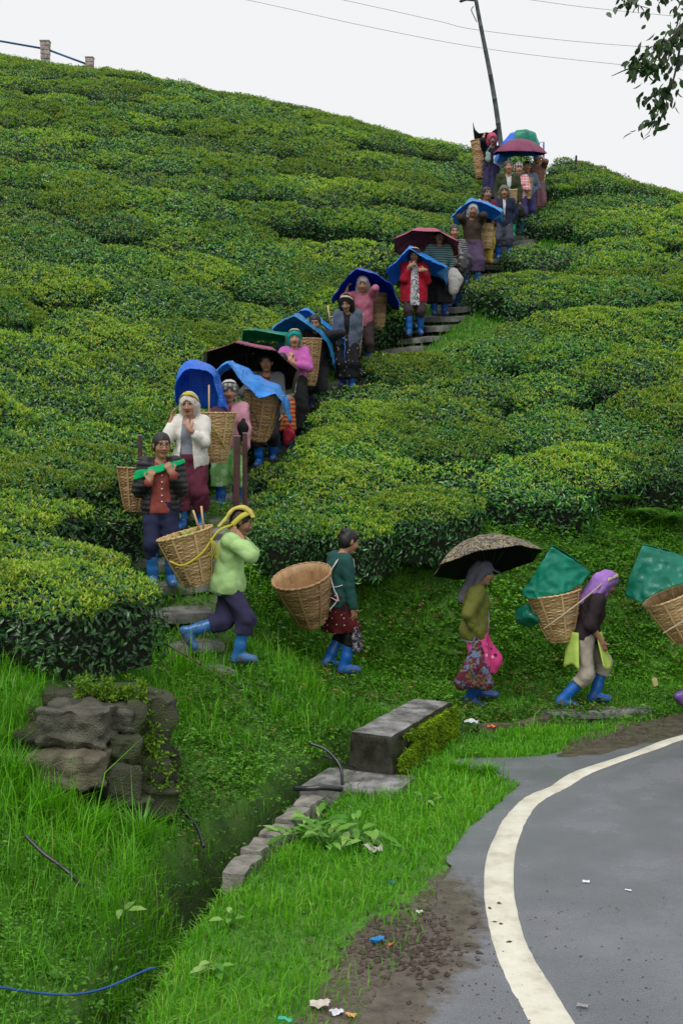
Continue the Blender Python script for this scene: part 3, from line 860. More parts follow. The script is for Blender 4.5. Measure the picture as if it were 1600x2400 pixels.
def make_block():
    B = A(.52, 11.3, 0)
    o = root('concrete_block', B, 'long mossy concrete block like a bench beside the drain', 'concrete block')
    a = math.atan2(.60, 1.40)
    n0, n1 = A(.24, 10.68, 0), A(.86, 12.02, 0)
    d = unit(n1 - n0); s = A(d[1], -d[0], 0)
    ln = np.linalg.norm(n1 - n0); hgt = .37
    V, F = rough_box(A(0, 0, 0), (.40, ln, hgt), np.eye(3), 4, .012, (10, 30, 10), .93)
    V[:, 0] *= 1 + .12 * (.5 - (V[:, 2] / hgt + .5))
    V = V @ np.stack([s, d, A(0, 0, 1)], 1).T + (n0 + n1) / 2 + A(0, 0, hgt / 2 - .03) - B
    link('block', mesh_np('block', V, F, [concrete_mat('block_concrete', True)]), o)
    rg = np.random.default_rng(9); n = 14000
    t = rg.uniform(.03, 1, n); z = rg.uniform(0, 1, n) ** .9 * .31
    keep = (vnoise(np.stack([t * 5, z * 14, t * 0], -1), 3) > -.75 + (z / .31 - .75) * .7) & (t + .2 * vnoise(np.stack([z * 9, t * 0, t * 0], -1), 6) > .1)
    t, z = t[keep], z[keep]; n = len(t)
    C = n0 + d * (t * ln)[:, None] + s * (.20 + .018 + .022 * (1 - z / .37))[:, None] + np.stack([0 * z, 0 * z, z], -1) - B
    D = rg.normal(0, .5, C.shape) + s * .6 + A(0, 0, -.5); N = s + rg.normal(0, .4, C.shape) + A(0, 0, .5)
    L = rg.uniform(.015, .05, n)
    V, F, per = leaves4(C, D, N, L, L * .4)
    k = np.clip(rg.uniform(0, .7, n) + vnoise(C * 6, 2) * .4 + .1, 0, 1)
    mo = link('moss', mesh_np('moss', V, F, [leafmat('bright_moss', [(0, (.07, .13, .006)), (.5, (.16, .29, .008)), (1, (.28, .42, .015))], rough=.8, trans=.1, spec=.2)], smooth=False, fattr={'rnd': np.repeat(k, per)}), o)
    mo['kind'] = 'stuff'
    # wet slab at its foot
    sl = root('concrete_slab', A(.1, 10.4, 0), 'wet flat concrete slab in front of the mossy block', 'slab')
    V, F = rough_box(A(.04, .02, -.045), (.78, .62, .13), rotz(-.38), 12, .008, (10, 8, 2), .95)
    m = concrete_mat('wet_slab', False); m.node_tree.nodes['Principled BSDF'].inputs['Specular IOR Level'].default_value = .6
    link('slab', mesh_np('slab', V, F, [m]), sl)
make_block()
def make_kerb():
    pts = [G(545, 2050), G(590, 2000), G(625, 1960), G(665, 1925), G(705, 1892), G(742, 1865)]
    o = root('drain_kerb', pts[0], 'line of flat grey kerb stones along the near edge of the drain', 'kerb')
    m = basic('kerb_stone', (.27, .245, .22), rough=.5, var=.5, scale=8, bmp=.6, bdist=.012, col2=(.10, .10, .08))
    for k in range(len(pts) - 1):
        a, b_ = pts[k], pts[k + 1]; d = unit(b_ - a)
        V, F = rough_box((a + b_) / 2 - pts[0] + A(0, 0, -.068 + .012 * (k % 2)), (.17, np.linalg.norm(b_ - a) * .98, .15), rotz(math.atan2(d[1], d[0]) - math.pi / 2), 30 + k, .03, (7, 8, 4), .9)
        link('kerb_stone', mesh_np('kerb_stone', V, F, [m]), o)
    # stone edge of the drain beyond the block, and the slab bridging it
    f = root('footbridge_slab', G(1390, 1662), 'narrow stone slab bridging the drain under the woman with purple headscarf', 'slab')
    V, F = rough_box(A(.02, .02, -.045), (1.2, .2, .08), rotz(.16), 51, .014, (12, 4, 2), .9)
    link('slab', mesh_np('slab', V, F, [STONE]), f)
    e = root('drain_edge', G(1200, 1718), 'low brown stone edge of the drain behind the mossy block', 'kerb')
    for k, (p, q) in enumerate((((1125, 1716), (1215, 1712)), ((1215, 1712), (1300, 1692)))):
        a, b_ = G(*p), G(*q); d = unit(b_ - a)
        V, F = rough_box((a + b_) / 2 - np.array(e.location) + A(0, .32, -.10), (np.linalg.norm(b_ - a) * .97, .12, .2), rotz(math.atan2(d[1], d[0])), 60 + k, .014, (8, 3, 3), .85)
        link('edge_stone', mesh_np('edge_stone', V, F, [basic('brown_edge_stone', (.10, .075, .05), rough=.7, var=.5, scale=9, bmp=.6)]), e)
make_kerb()

# ------------------------------------------------------------------ handrail posts by the lowest steps
IRON = basic('rusty_red_iron', (.062, .022, .020), rough=.45, var=.5, scale=9, bmp=.25, bdist=.004, spec=.5)
def post(top, py0, Y, w, dep, lean, label, rust_top=False):
    p0, p1 = W(top[0] + lean, py0, Y), W(top[0], top[1], Y)
    o = root('handrail_post', p0, label, 'post')
    d = p1 - p0
    V, F = rough_box(d / 2, (w, dep, np.linalg.norm(d)), roty(math.atan2(d[0], d[2])), 5, .002, (2, 2, 8), .95)
    pl = link('upright', mesh_np('upright', V, F, [IRON], smooth=False), o)
    V, F = rough_box(d + A(0, 0, .004), (w * 1.1, dep * 1.15, .012), rotz(.1), 6, .001, (1, 1, 1), .95)
    link('cap_plate', mesh_np('cap_plate', V, F, [basic('pale_iron', (.30, .25, .25), rough=.5, bmp=.2)], smooth=False), o)
post((556, 1022), 1215, 14.05, .075, .055, -3, 'wider dark red iron handrail post beside the lowest steps')
post((574, 1015), 1222, 14.3, .055, .05, 0, 'narrower dark red iron handrail post just right of its twin')
post((329, 1020), 1215, 13.6, .048, .045, 0, 'lone dark red iron post standing behind the basket of the woman in black')

# ------------------------------------------------------------------ pole, wires, pillars on the crest
BAMBOO = basic('weathered_bamboo', (.055, .075, .07), rough=.5, var=.6, scale=7, bmp=.3)
def make_pole():
    b, t = W(1172, 352, 33), W(1108, -70, 33)
    b = b + (b - t) * .12
    o = root('utility_pole', b, 'leaning bamboo power pole standing on the crest against the sky', 'utility pole')
    n = 26; ts = np.linspace(0, 1, n)
    P = b + (t - b) * ts[:, None] - b; P[:, 0] += .05 * np.sin(ts * 5)
    r = .070 - .024 * ts
    pts, rr = [], []
    for k in range(n - 1):
        for u, e in ((0, 1.12), (.06, 1.0), (.94, 1.0)):
            pts.append(P[k] * (1 - u) + P[k + 1] * u); rr.append(r[k] * (e if k % 3 == 0 else 1.0))
    V, F = tube(pts, rr, 10); link('shaft', mesh_np('shaft', V, F, [BAMBOO]), o)
    c = W(1110, 4, 33) - b
    V, F = tube([c + A(.06, 0, .03), c + A(-.2, -.1, .02), c + A(-.38, -.2, -.06)], .03, 6); link('crossarm', mesh_np('crossarm', V, F, [BAMBOO]), o)
    V, F = merge([tube(catmull([c + A(-.02, -.1, -.15), c + A(-.08, -.12, -.25), c + A(-.02, -.12, -.4), c + A(.06, -.1, -.55)], 4), .012, 5),
                  tube([c + A(-.34, -.2, -.08), c + A(-.34, -.2, .0)], .03, 6)])
    link('insulator', mesh_np('insulator', V, F, [basic('dark_wire', (.02, .022, .03), bmp=0)]), o)
make_pole()
WIRE = basic('grey_wire', (.16, .16, .17), bmp=0)
for pts, lab in (([(300, -52), (580, 0), (860, 62), (1125, 112), (1420, 148), (1750, 176)], 'lowest thin power wire crossing the sky behind the bamboo pole'),
                 ([(560, -48), (795, -2), (1020, 48), (1118, 70), (1380, 100), (1750, 126)], 'middle thin power wire crossing the sky near the pole top'),
                 ([(1150, -12), (1245, 0), (1372, 17), (1560, 36), (1750, 52)], 'highest thin power wire, upper right of the pole')):
    P = catmull([W(a, b_, 33.2) for a, b_ in pts], 10)
    V, F = tube(P - P[0], .0055, 5)
    o = link('power_wire', mesh_np('power_wire', V, F, [WIRE])); o.location = tuple(P[0]); tag(o, lab, 'wire', 'power wires')

def make_railing():
    o = root('crest_railing', W(107, 130, 43.5), 'blue pipe railing between stone pillars on the far left crest', 'railing')
    B = np.array(o.location)
    pm = basic('pillar_stone', (.40, .33, .31), rough=.8, var=.6, scale=6, bmp=.6, bdist=.02)
    for px, py, w in ((107, 99, .31), (211, 137, .27)):
        t = W(px, py, 43.5)
        for k in range(5):
            V, F = rough_box(t - B + A(0, 0, -.07 - k * .15), (w, w, .143), rotz(.05 * k), int(px) + k, .012, (3, 3, 2), .9)
            link('pillar_stone', mesh_np('pillar_stone', V, F, [pm]), o)
        V, F = rough_box(t - B + A(0, 0, .02), (w * 1.12, w * 1.12, .04), rotz(0), int(px), .006, (3, 3, 1), .9)
        link('pillar_cap', mesh_np('pillar_cap', V, F, [pm]), o)
    bm = basic('blue_rail', (.02, .10, .26), rough=.4, bmp=.1)
    for a, b_ in (((-160, 68), (97, 113)), ((117, 118), (203, 150))):
        V, F = tube([W(*a, 43.5) - B, W(*b_, 43.5) - B], .035, 8); link('rail', mesh_np('rail', V, F, [bm]), o)
make_railing()
o = root('marker_post', W(1349, 402, 30.6), 'short dark wooden stake on the right crest', 'stake')
V, F = rough_box(A(0, 0, .18), (.055, .05, .42), roty(.02), 2, .006, (2, 2, 5), .85); link('stake', mesh_np('stake', V, F, [basic('dark_wood', (.045, .035, .03), rough=.8)]), o)
p = W(406, 1700, 10.3)
o = root('wooden_stump', p, 'short dark wooden stump in the grass right of the stone wall', 'stump')
V, F = rough_box(A(0, 0, .0), (.05, .05, .28), roty(.06), 3, .008, (3, 3, 6), .8); link('stump', mesh_np('stump', V, F, [basic('dark_wood', (.045, .035, .03), rough=.8)]), o)

# ------------------------------------------------------------------ hoses and rope in the drain
def hose(name, pts, r, mat, label, cat, grp=None):
    P = catmull(pts, 8); V, F = tube(P - P[0], r, 8)
    o = link(name, mesh_np(name, V, F, [mat])); o.location = tuple(P[0]); tag(o, label, cat, grp)
HOSE = basic('black_hose', (.018, .02, .024), rough=.28, var=.3, bmp=.1, spec=.6)
hose('water_hose', [W(725, 1742, 10.5), W(760, 1755, 10.45), W(785, 1778, 10.4), W(798, 1800, 10.35), W(802, 1835, 10.3), W(800, 1880, 10.3)], .013, HOSE, 'grey-black water hose arching down into the drain by the mossy block', 'hose')
hose('water_hose', [W(758, 1772, 10.5), W(780, 1780, 10.45), W(806, 1792, 10.5), W(830, 1800, 10.7)], .011, HOSE, 'thin black hose under the arching one, running behind the block', 'hose')
hose('drain_pipe', [W(690, 1848, 10.05), W(725, 1848, 10.0), W(760, 1846, 10.0), W(800, 1850, 10.1)], .022, HOSE, 'black pipe end lying across the drain at the wet slab', 'pipe')
hose('water_hose', [W(425, 1893, 9.0), W(440, 1912, 8.95), W(462, 1940, 8.85), W(478, 1985, 8.7)], .011, HOSE, 'black hose bending into the drain below the stone wall', 'hose')
hose('water_hose', [W(60, 1958, 7.45), W(100, 1998, 7.4), W(130, 2020, 7.36), W(165, 2048, 7.3), W(195, 2080, 7.3)], .011, HOSE, 'black hose lying in the weeds at the lower left', 'hose')
hose('blue_cord', [W(-60, 2300, 6.0), W(0, 2313, 6.05), W(60, 2323, 6.1), W(120, 2330, 6.15), W(180, 2330, 6.2), W(240, 2318, 6.25), W(290, 2298, 6.3), W(340, 2275, 6.35), W(365, 2268, 6.4)], .0062, basic('blue_cord', (.012, .07, .24), rough=.4, bmp=.1), 'blue cord sagging across the drain in the lower left corner', 'cord')
# ------------------------------------------------------------------ grass, weeds and ground cover
GRASSM = leafmat('grass_blade', [(0, (.05, .18, .006)), (.45, (.105, .39, .008)), (.8, (.18, .52, .014)), (1.0, (.32, .46, .07))], rough=.38, trans=.4, spec=.4)
COVERM = leafmat('weed_leaf', [(0, (.03, .085, .008)), (.4, (.075, .23, .012)), (.75, (.14, .38, .02)), (.93, (.24, .46, .04)), (1.0, (.24, .14, .05))], rough=.42, trans=.28, spec=.4)
def in_view(x, y, z, m=90, mr=700):
    px = 800 + FPX * x / y; py = HOR - FPX * (z - CAMH) / y
    return (px > -m) & (px < 1600 + mr) & (py < 2400 + m * 2)
def zone(x, y):
    inr = in_poly(x, y, ROADPOLY); mud = in_poly(x, y, MUDPOLY); mud2 = in_poly(x, y, MUD2)
    d = y - np.interp(x, YFX, YFY)
    ds = poly_dist(x, y, STC)
    dd, w, dep = poly_dist(x, y, DITCH, [DW, DD])
    return inr, mud, mud2, d, ds, dd / w * np.where(dep > .02, 1, 9), dep
def sample(n, x0, x1, y0, y1, rg):
    x = rg.uniform(x0, x1, n); y = rg.uniform(y0, y1, n)
    z = tlook(x, y)
    k = in_view(x, y, z)
    return x[k], y[k], z[k]
BENCHP = np.array([(.24, 10.68), (.86, 12.02)])
KERBP = np.array([G(545, 2050)[:2], G(742, 1865)[:2]])
def make_grass():
    rg = np.random.default_rng(21)
    x, y, z = sample(400000, -3.2, 6.3, 5.2, 16.5, rg)
    inr, mud, mud2, d, ds, dw, dep = zone(x, y)
    n1 = vnoise(np.stack([x * 2.2, y * 2.2, 0 * x], -1), 31); n2 = vnoise(np.stack([x * 7, y * 7, 0 * x], -1), 32)
    side = x < np.interp(y, DITCH[:, 1], DITCH[:, 0])          # hill side of the drain
    p = np.where(side, .62 + .3 * n1, .95)
    p = np.where((d > .1) & (x > -1.6), .36 * np.clip(1.7 - d, 0, 1) + .22 + .2 * n2, p)
    p = np.where(side & (y > 9.2) & (y < 11.4) & (x > -1.3) & (x < .1), .35 + .35 * n1, p)
    p = np.where((x < -1.35) & (y < 8.0), .28 + .3 * n2, p)                # leafy bank, lower left
    p = np.where(dw < 1.0, np.where(y < 8.2, .75, .2), p)
    p = np.where(mud, .10 + .25 * (n2 > .35), p); p = np.where(mud2, .16 + .4 * (n2 > .25), p)
    edge = poly_dist(x, y, MUDPOLY[:8]); p = np.where(~mud & (edge < .22), p * (.3 + .7 * edge / .22), p)
    p = np.where((ds < .62) & (y > 12.0), .3 + .2 * n2, p)
    p = np.where(inr, 0, p)
    p = np.where(poly_dist(x, y, BENCHP) < .26, 0, p)
    p = np.where(poly_dist(x, y, KERBP) < .085 + .03 * n2, .03, p)
    p = np.where((np.abs(x - .14) < .37) & (np.abs(y - 10.42) < .30), .0, p)
    p = np.where((x < -1.2) & (x > -2.15) & (y > 8.35) & (y < 9.5), .08, p)  # stone wall
    p = np.where((x < -1.2) & (y > 9.5) & (y < 11.6) & (x < -1.55), .45, p)
    k = rg.random(len(x)) < p * np.clip(8.5 / y, .45, 1)
    x, y, z, side, d, n1, mud, dw = x[k], y[k], z[k], side[k], d[k], n1[k], mud[k], dw[k]
    n = len(x)
    tall = np.where(side, 1.55, .85) * np.where((x < -1.2) & (y < 9), 1.5, 1.0) * np.where((y > 12.4) & (d < 0) , .55, 1) * np.where(mud, .7, 1)
    L = rg.gamma(6, 1 / 6, n) * .085 * tall * (1 + .35 * n1)
    L *= np.where(rg.random(n) < .03, 2.0, 1)
    az = rg.uniform(0, 6.28, n); D = np.stack([np.cos(az), np.sin(az), 0 * az], -1)
    wd = rg.uniform(.0045, .0085, n) * np.clip(y / 8, .85, 1.7)
    V, F, per = blades(np.stack([x, y, z - .006], -1), D, L, wd, rg.uniform(.15, 1.0, n))
    rnd = np.clip(rg.normal(.5, .2, n) + .22 * n1 - .1 * side, 0, .97); rnd = np.where(rg.random(n) < .015, 1.0, rnd)
    o = link('grass', mesh_np('grass', V, F, [GRASSM], smooth=False, fattr={'rnd': np.repeat(rnd, per)}))
    tag(o, 'bright wet green grass on the verge and banks', 'grass', kind='stuff')
    print('GRASS', n)
make_grass()
def stair_grass():
    # grass between and beside the upper steps
    rg = np.random.default_rng(23)
    x = rg.uniform(-2.6, 6.0, 170000); y = rg.uniform(13.5, 31, 170000)
    ds = poly_dist(x, y, STC)
    ang = vnoise(np.stack([x * 3, y * 3, 0 * x], -1), 8)
    k = (ds < 1.5) & (rg.random(len(x)) < np.where(ds < .5, .13 + .1 * ang, .8)); x, y, ang = x[k], y[k], ang[k]
    z = tlook(x, y); n = len(x)
    az = rg.uniform(0, 6.28, n); D = np.stack([np.cos(az), np.sin(az), 0 * az], -1)
    L = rg.gamma(6, 1 / 6, n) * .12 * (1 + .4 * ang); wd = rg.uniform(.009, .016, n)
    V, F, per = blades(np.stack([x, y, z - .005], -1), D, L, wd, rg.uniform(.2, 1, n))
    o = link('stairway_grass', mesh_np('stairway_grass', V, F, [GRASSM], smooth=False, fattr={'rnd': np.repeat(np.clip(rg.normal(.33, .16, n) + .15 * ang, 0, .97), per)}))
    tag(o, 'grass growing beside and between the stone steps', 'grass', kind='stuff')
stair_grass()
def make_cover():
    rg = np.random.default_rng(22)
    x, y, z = sample(100000, -3.3, 8.6, 5.2, 18.2, rg)
    inr, mud, mud2, d, ds, dw, dep = zone(x, y)
    n1 = vnoise(np.stack([x * 1.7, y * 1.7, 0 * x], -1), 41)
    side = x < np.interp(y, DITCH[:, 1], DITCH[:, 0])
    p = np.where(side, .22 + .3 * n1, .012)
    p = np.where((d > -.15) & (x > -1.6), 1.0 + 0 * x, p)
    p = np.where((x < -1.25) & (y < 8.2), .75 + .3 * n1, p)
    p = np.where(side & (y > 8.6) & (y < 11.6) & (x > -1.4) & (x < .2), .75 + .3 * n1, p)
    p = np.where((dw < 1.3), np.where((y > 8.3) & (y < 10), .3, .55), p)
    p = np.where(inr | mud | mud2, 0, p); p = np.where((ds < .55) & (y > 12.0), .15, p)
    p = np.where(poly_dist(x, y, BENCHP) < .26, 0, p); p = np.where((np.abs(x - .14) < .37) & (np.abs(y - 10.42) < .30), 0, p)
    p = np.where((x < -1.2) & (x > -2.15) & (y > 8.35) & (y < 9.5), .05, p)
    p = np.where(poly_dist(x, y, KERBP) < .10, .02, p)
    k = rg.random(len(x)) < p
    x, y, z, d, n1 = x[k], y[k], z[k], d[k], n1[k]
    n = len(x); m = 12
    hgt = rg.uniform(.02, .11, n) * np.where(d > 0, 1.5, 1) * (1 + .5 * n1)
    C = np.repeat(np.stack([x, y, z], -1), m, 0)
    az = rg.uniform(0, 6.28, n * m); u = rg.uniform(0, 1, n * m)
    C = C + np.stack([np.cos(az) * .045 * (.4 + u), np.sin(az) * .045 * (.4 + u), np.repeat(hgt, m) * (.35 + .75 * u)], -1)
    steep = np.repeat(np.clip(d, 0, 1), m)
    D = np.stack([np.cos(az), np.sin(az) - .6 * steep, rg.uniform(-.3, .5, n * m)], -1)
    N = np.stack([rg.normal(0, .35, n * m), rg.normal(0, .35, n * m) - .8 * steep, np.ones(n * m)], -1)
    size = np.repeat(rg.uniform(.6, 1.5, n), m)
    L = rg.uniform(.014, .033, n * m) * size * np.repeat(np.clip(y / 9, .9, 1.5), m)
    V, F, per = leaves4(C, D, N, L, L * rg.uniform(.5, .75, n * m), fold=.1, droop=.2)
    n3 = vnoise(np.stack([x * 1.1, y * 1.1, z * 1.1], -1), 43)
    r = np.clip(np.repeat(rg.normal(.48, .13, n) + .25 * n3, m) + rg.normal(0, .1, n * m), 0, .94)
    r = np.where(np.repeat(rg.random(n) < .025 + .06 * (n3 < -.3), m), .99, r)
    o = link('ground_cover', mesh_np('ground_cover', V, F, [COVERM], smooth=False, fattr={'rnd': np.repeat(r, per)}))
    tag(o, 'low leafy weeds carpeting the banks and drain sides', 'weeds', kind='stuff')
    print('COVER', n * m)
make_cover()

# ------------------------------------------------------------------ single plants
DOCK = leafmat('dock_leaf', [(0, (.08, .27, .02)), (.5, (.16, .40, .04)), (1.0, (.34, .52, .14))], rough=.4, trans=.35, spec=.4)
STEM = basic('green_stem', (.06, .14, .025), rough=.5, bmp=.1)
def plant(name, pos, nleaf, length, width, spread, up, label, seed, cat='plant', mat=None, grp=None):
    rg = np.random.default_rng(seed)
    o = root(name, pos, label, cat, grp)
    for k in range(nleaf):
        az = rg.uniform(0, 6.28) if nleaf > 6 else k * 2.4 + rg.normal(0, .3)
        L = length * rg.uniform(.7, 1.2)
        h = up * rg.uniform(.5, 1.1); out = spread * rg.uniform(.3, 1)
        b = A(math.cos(az) * out * .15, math.sin(az) * out * .15, 0); t = A(math.cos(az) * out, math.sin(az) * out, h)
        D = unit(A(math.cos(az), math.sin(az), rg.uniform(-.15, .9))); N = unit(A(-math.cos(az) * .4, -math.sin(az) * .4 - .3, 1))
        V1, F1, per = leaves8(t[None], D[None], N[None], np.array([L]), np.array([L * width]), fold=.1, droop=.35)
        lf = link('leaf', mesh_np('leaf', V1, F1, [mat or DOCK], fattr={'rnd': np.full(8, rg.uniform(0, 1))}), o)
        V2, F2 = tube([b, b * .5 + t * .5 + A(0, 0, h * .12), t], .0035, 5); link('stalk', mesh_np('stalk', V2, F2, [STEM]), o)
    return o
rgp = np.random.default_rng(77)
DOCKS = [((700, 1975), 13, .15, 'broad-leaved dock plant at the left end of the clump by the kerb stones'), ((765, 1990), 14, .17, 'broad-leaved dock plant in the middle of the clump by the kerb stones'),
         ((830, 1968), 13, .16, 'broad-leaved dock plant at the right end of the clump by the kerb stones'), ((745, 1935), 12, .16, 'broad-leaved dock plant at the back of the clump by the kerb stones'), ((880, 1990), 8, .12, 'small dock plant next to the pale stone right of the clump')]
for k, (p, n, L, lab) in enumerate(DOCKS):
    q = G(*p); q[2] = tz(q[0], q[1]); plant('dock_plant', q, n + 3, L * .95, .38, .14, .13, lab, 300 + k, grp='dock plants on the verge')
for k, (p, n, L, lab) in enumerate((((500, 2290), 9, .085, 'young dock plant with upright round leaves on the near verge'), ((285, 2195), 4, .09, 'two-leaved dock seedling at the drain edge'), ((540, 2175), 5, .07, 'small dock plant in the grass above the young one'), ((1000, 1885), 6, .07, 'tiny dock plant near the road edge'))):
    q = G(*p); q[2] = tz(q[0], q[1]); plant('dock_plant', q, n, L, .55, .05, .09, lab, 320 + k)
# coarse grass tuft at the road corner and tall blades here and there
def tuft(p, n, L, label, seed, wide=.012, grp=None):
    q = np.array(p); q[2] = tz(q[0], q[1]); rg = np.random.default_rng(seed)
    az = rg.uniform(0, 6.28, n); D = np.stack([np.cos(az), np.sin(az), 0 * az], -1)
    C = D * rg.uniform(0, .09, (n, 1))
    V, F, per = blades(C, D, rg.uniform(.6, 1.1, n) * L, rg.uniform(.7, 1.2, n) * wide, rg.uniform(.3, .9, n))
    o = link('grass_tuft', mesh_np('grass_tuft', V, F, [GRASSM], smooth=False, fattr={'rnd': np.repeat(rg.uniform(.2, .75, n), per)})); o.location = tuple(q)
    tag(o, label, 'grass tuft', grp)
tuft(G(1140, 1815), 150, .17, 'coarse grass tuft at the corner where the verge meets the road', 1)
tuft(G(1085, 1805), 110, .15, 'coarse grass tuft left of the one at the road corner', 2)
tuft(G(620, 1925), 60, .26, 'tall grass tuft leaning over the kerb stones', 3, .008)
tuft(W(330, 1900, 8.3), 120, .36, 'tall pale grass tuft below the right end of the stone wall', 4, .008)
tuft(W(120, 1880, 8.15), 130, .34, 'tall grass tuft in front of the beige wall stone', 5, .008)
tuft(W(230, 1890, 8.2), 120, .32, 'tall grass tuft in front of the middle of the stone wall', 6, .008)
tuft(W(40, 1650, 8.35), 160, .3, 'tall grass tuft on top of the bank at the left edge', 7, .009)
tuft(W(120, 1640, 8.7), 120, .24, 'grass tuft on top of the wall left of the grey stone', 8, .009)
tuft(W(630, 1870, 9.7), 60, .22, 'grass tuft on the far side of the drain', 9, .008)
FERN = leafmat('fern_leaf', [(0, (.04, .14, .012)), (.5, (.075, .24, .02)), (1, (.15, .33, .04))], rough=.45, trans=.35, spec=.3)
def fern(p, n, L, label, seed):
    rg = np.random.default_rng(seed)
    o = root('fern', p, label, 'fern', 'ferns on the bank')
    for k in range(n):
        az = rg.uniform(-2.6, -.4) if rg.random() < .75 else rg.uniform(0, 6.28)
        d = A(math.cos(az), math.sin(az), 0); ll = L * rg.uniform(.7, 1.15)
        ts = np.linspace(.15, 1, 14)
        P = np.array([d * ll * t * .85 + A(0, 0, ll * (.75 * t - .65 * t * t)) for t in ts])
        T = np.gradient(P, axis=0); S = np.cross(T, A(0, 0, 1)); S /= np.linalg.norm(S, axis=1, keepdims=True)
        C = np.repeat(P, 2, 0); Dr = np.stack([S, -S], 1).reshape(-1, 3) + np.repeat(T, 2, 0) * 3
        Ls = np.repeat(ll * .26 * np.sin(np.clip(1.08 - ts, 0, 1) * 2.4), 2)
        V, F, per = leaves4(C, Dr, np.tile(A(0, 0, 1.), (len(C), 1)) , Ls, Ls * .32, fold=.05, droop=.12)
        link('frond', mesh_np('frond', V, F, [FERN], smooth=False, fattr={'rnd': np.full(len(F), rg.uniform(0, 1))}), o)
for k, (px, py, Y, lab) in enumerate(((1500, 1195, 16.4, 'light green fern on the bank at the right'), (1560, 1150, 16.8, 'light green fern highest on the right of the bank'), (1590, 1225, 16.3, 'light green fern at the right picture edge on the bank'),
                                      (1430, 1165, 16.6, 'light green fern left of the other ferns on the bank'), (1120, 1260, 15.6, 'small fern on the bank above the patterned umbrella'))):
    q = W(px, py, Y); q[2] = tz(q[0], q[1]) + .02
    fern(q, 11, .55 if k < 4 else .3, lab, 500 + k)

# dry twigs in the grass below the steps
TW = basic('dry_twig', (.10, .085, .05), rough=.8, bmp=.2)
def twig(pts, r, lab, side=()):
    P = catmull(pts, 6); B = P[0]
    o = root('dry_twig', B, lab, 'twig', 'dry twigs below the steps')
    V, F = tube(P - B, np.linspace(r, r * .4, len(P)), 5); link('stem', mesh_np('stem', V, F, [TW]), o)
    for a, b_ in side:
        V, F = tube(catmull([a - B, (a + b_) / 2 - B + A(0, 0, .02), b_ - B], 4), r * .45, 4); link('side_shoot', mesh_np('side_shoot', V, F, [TW]), o)
twig([W(395, 1512, 11.2), W(450, 1545, 11.1), W(500, 1575, 11.0), W(560, 1620, 10.9)], .009, 'thin grey twig sloping through the grass below the lowest step', [(W(440, 1540, 11.1), W(400, 1430, 11.3)), (W(470, 1558, 11.05), W(482, 1470, 11.2))])
twig([W(390, 1560, 10.9), W(440, 1500, 11.1), W(480, 1440, 11.3)], .005, 'upright pale weed stalk right of the nearest tea bush', [(W(430, 1510, 11.1), W(452, 1450, 11.2))])

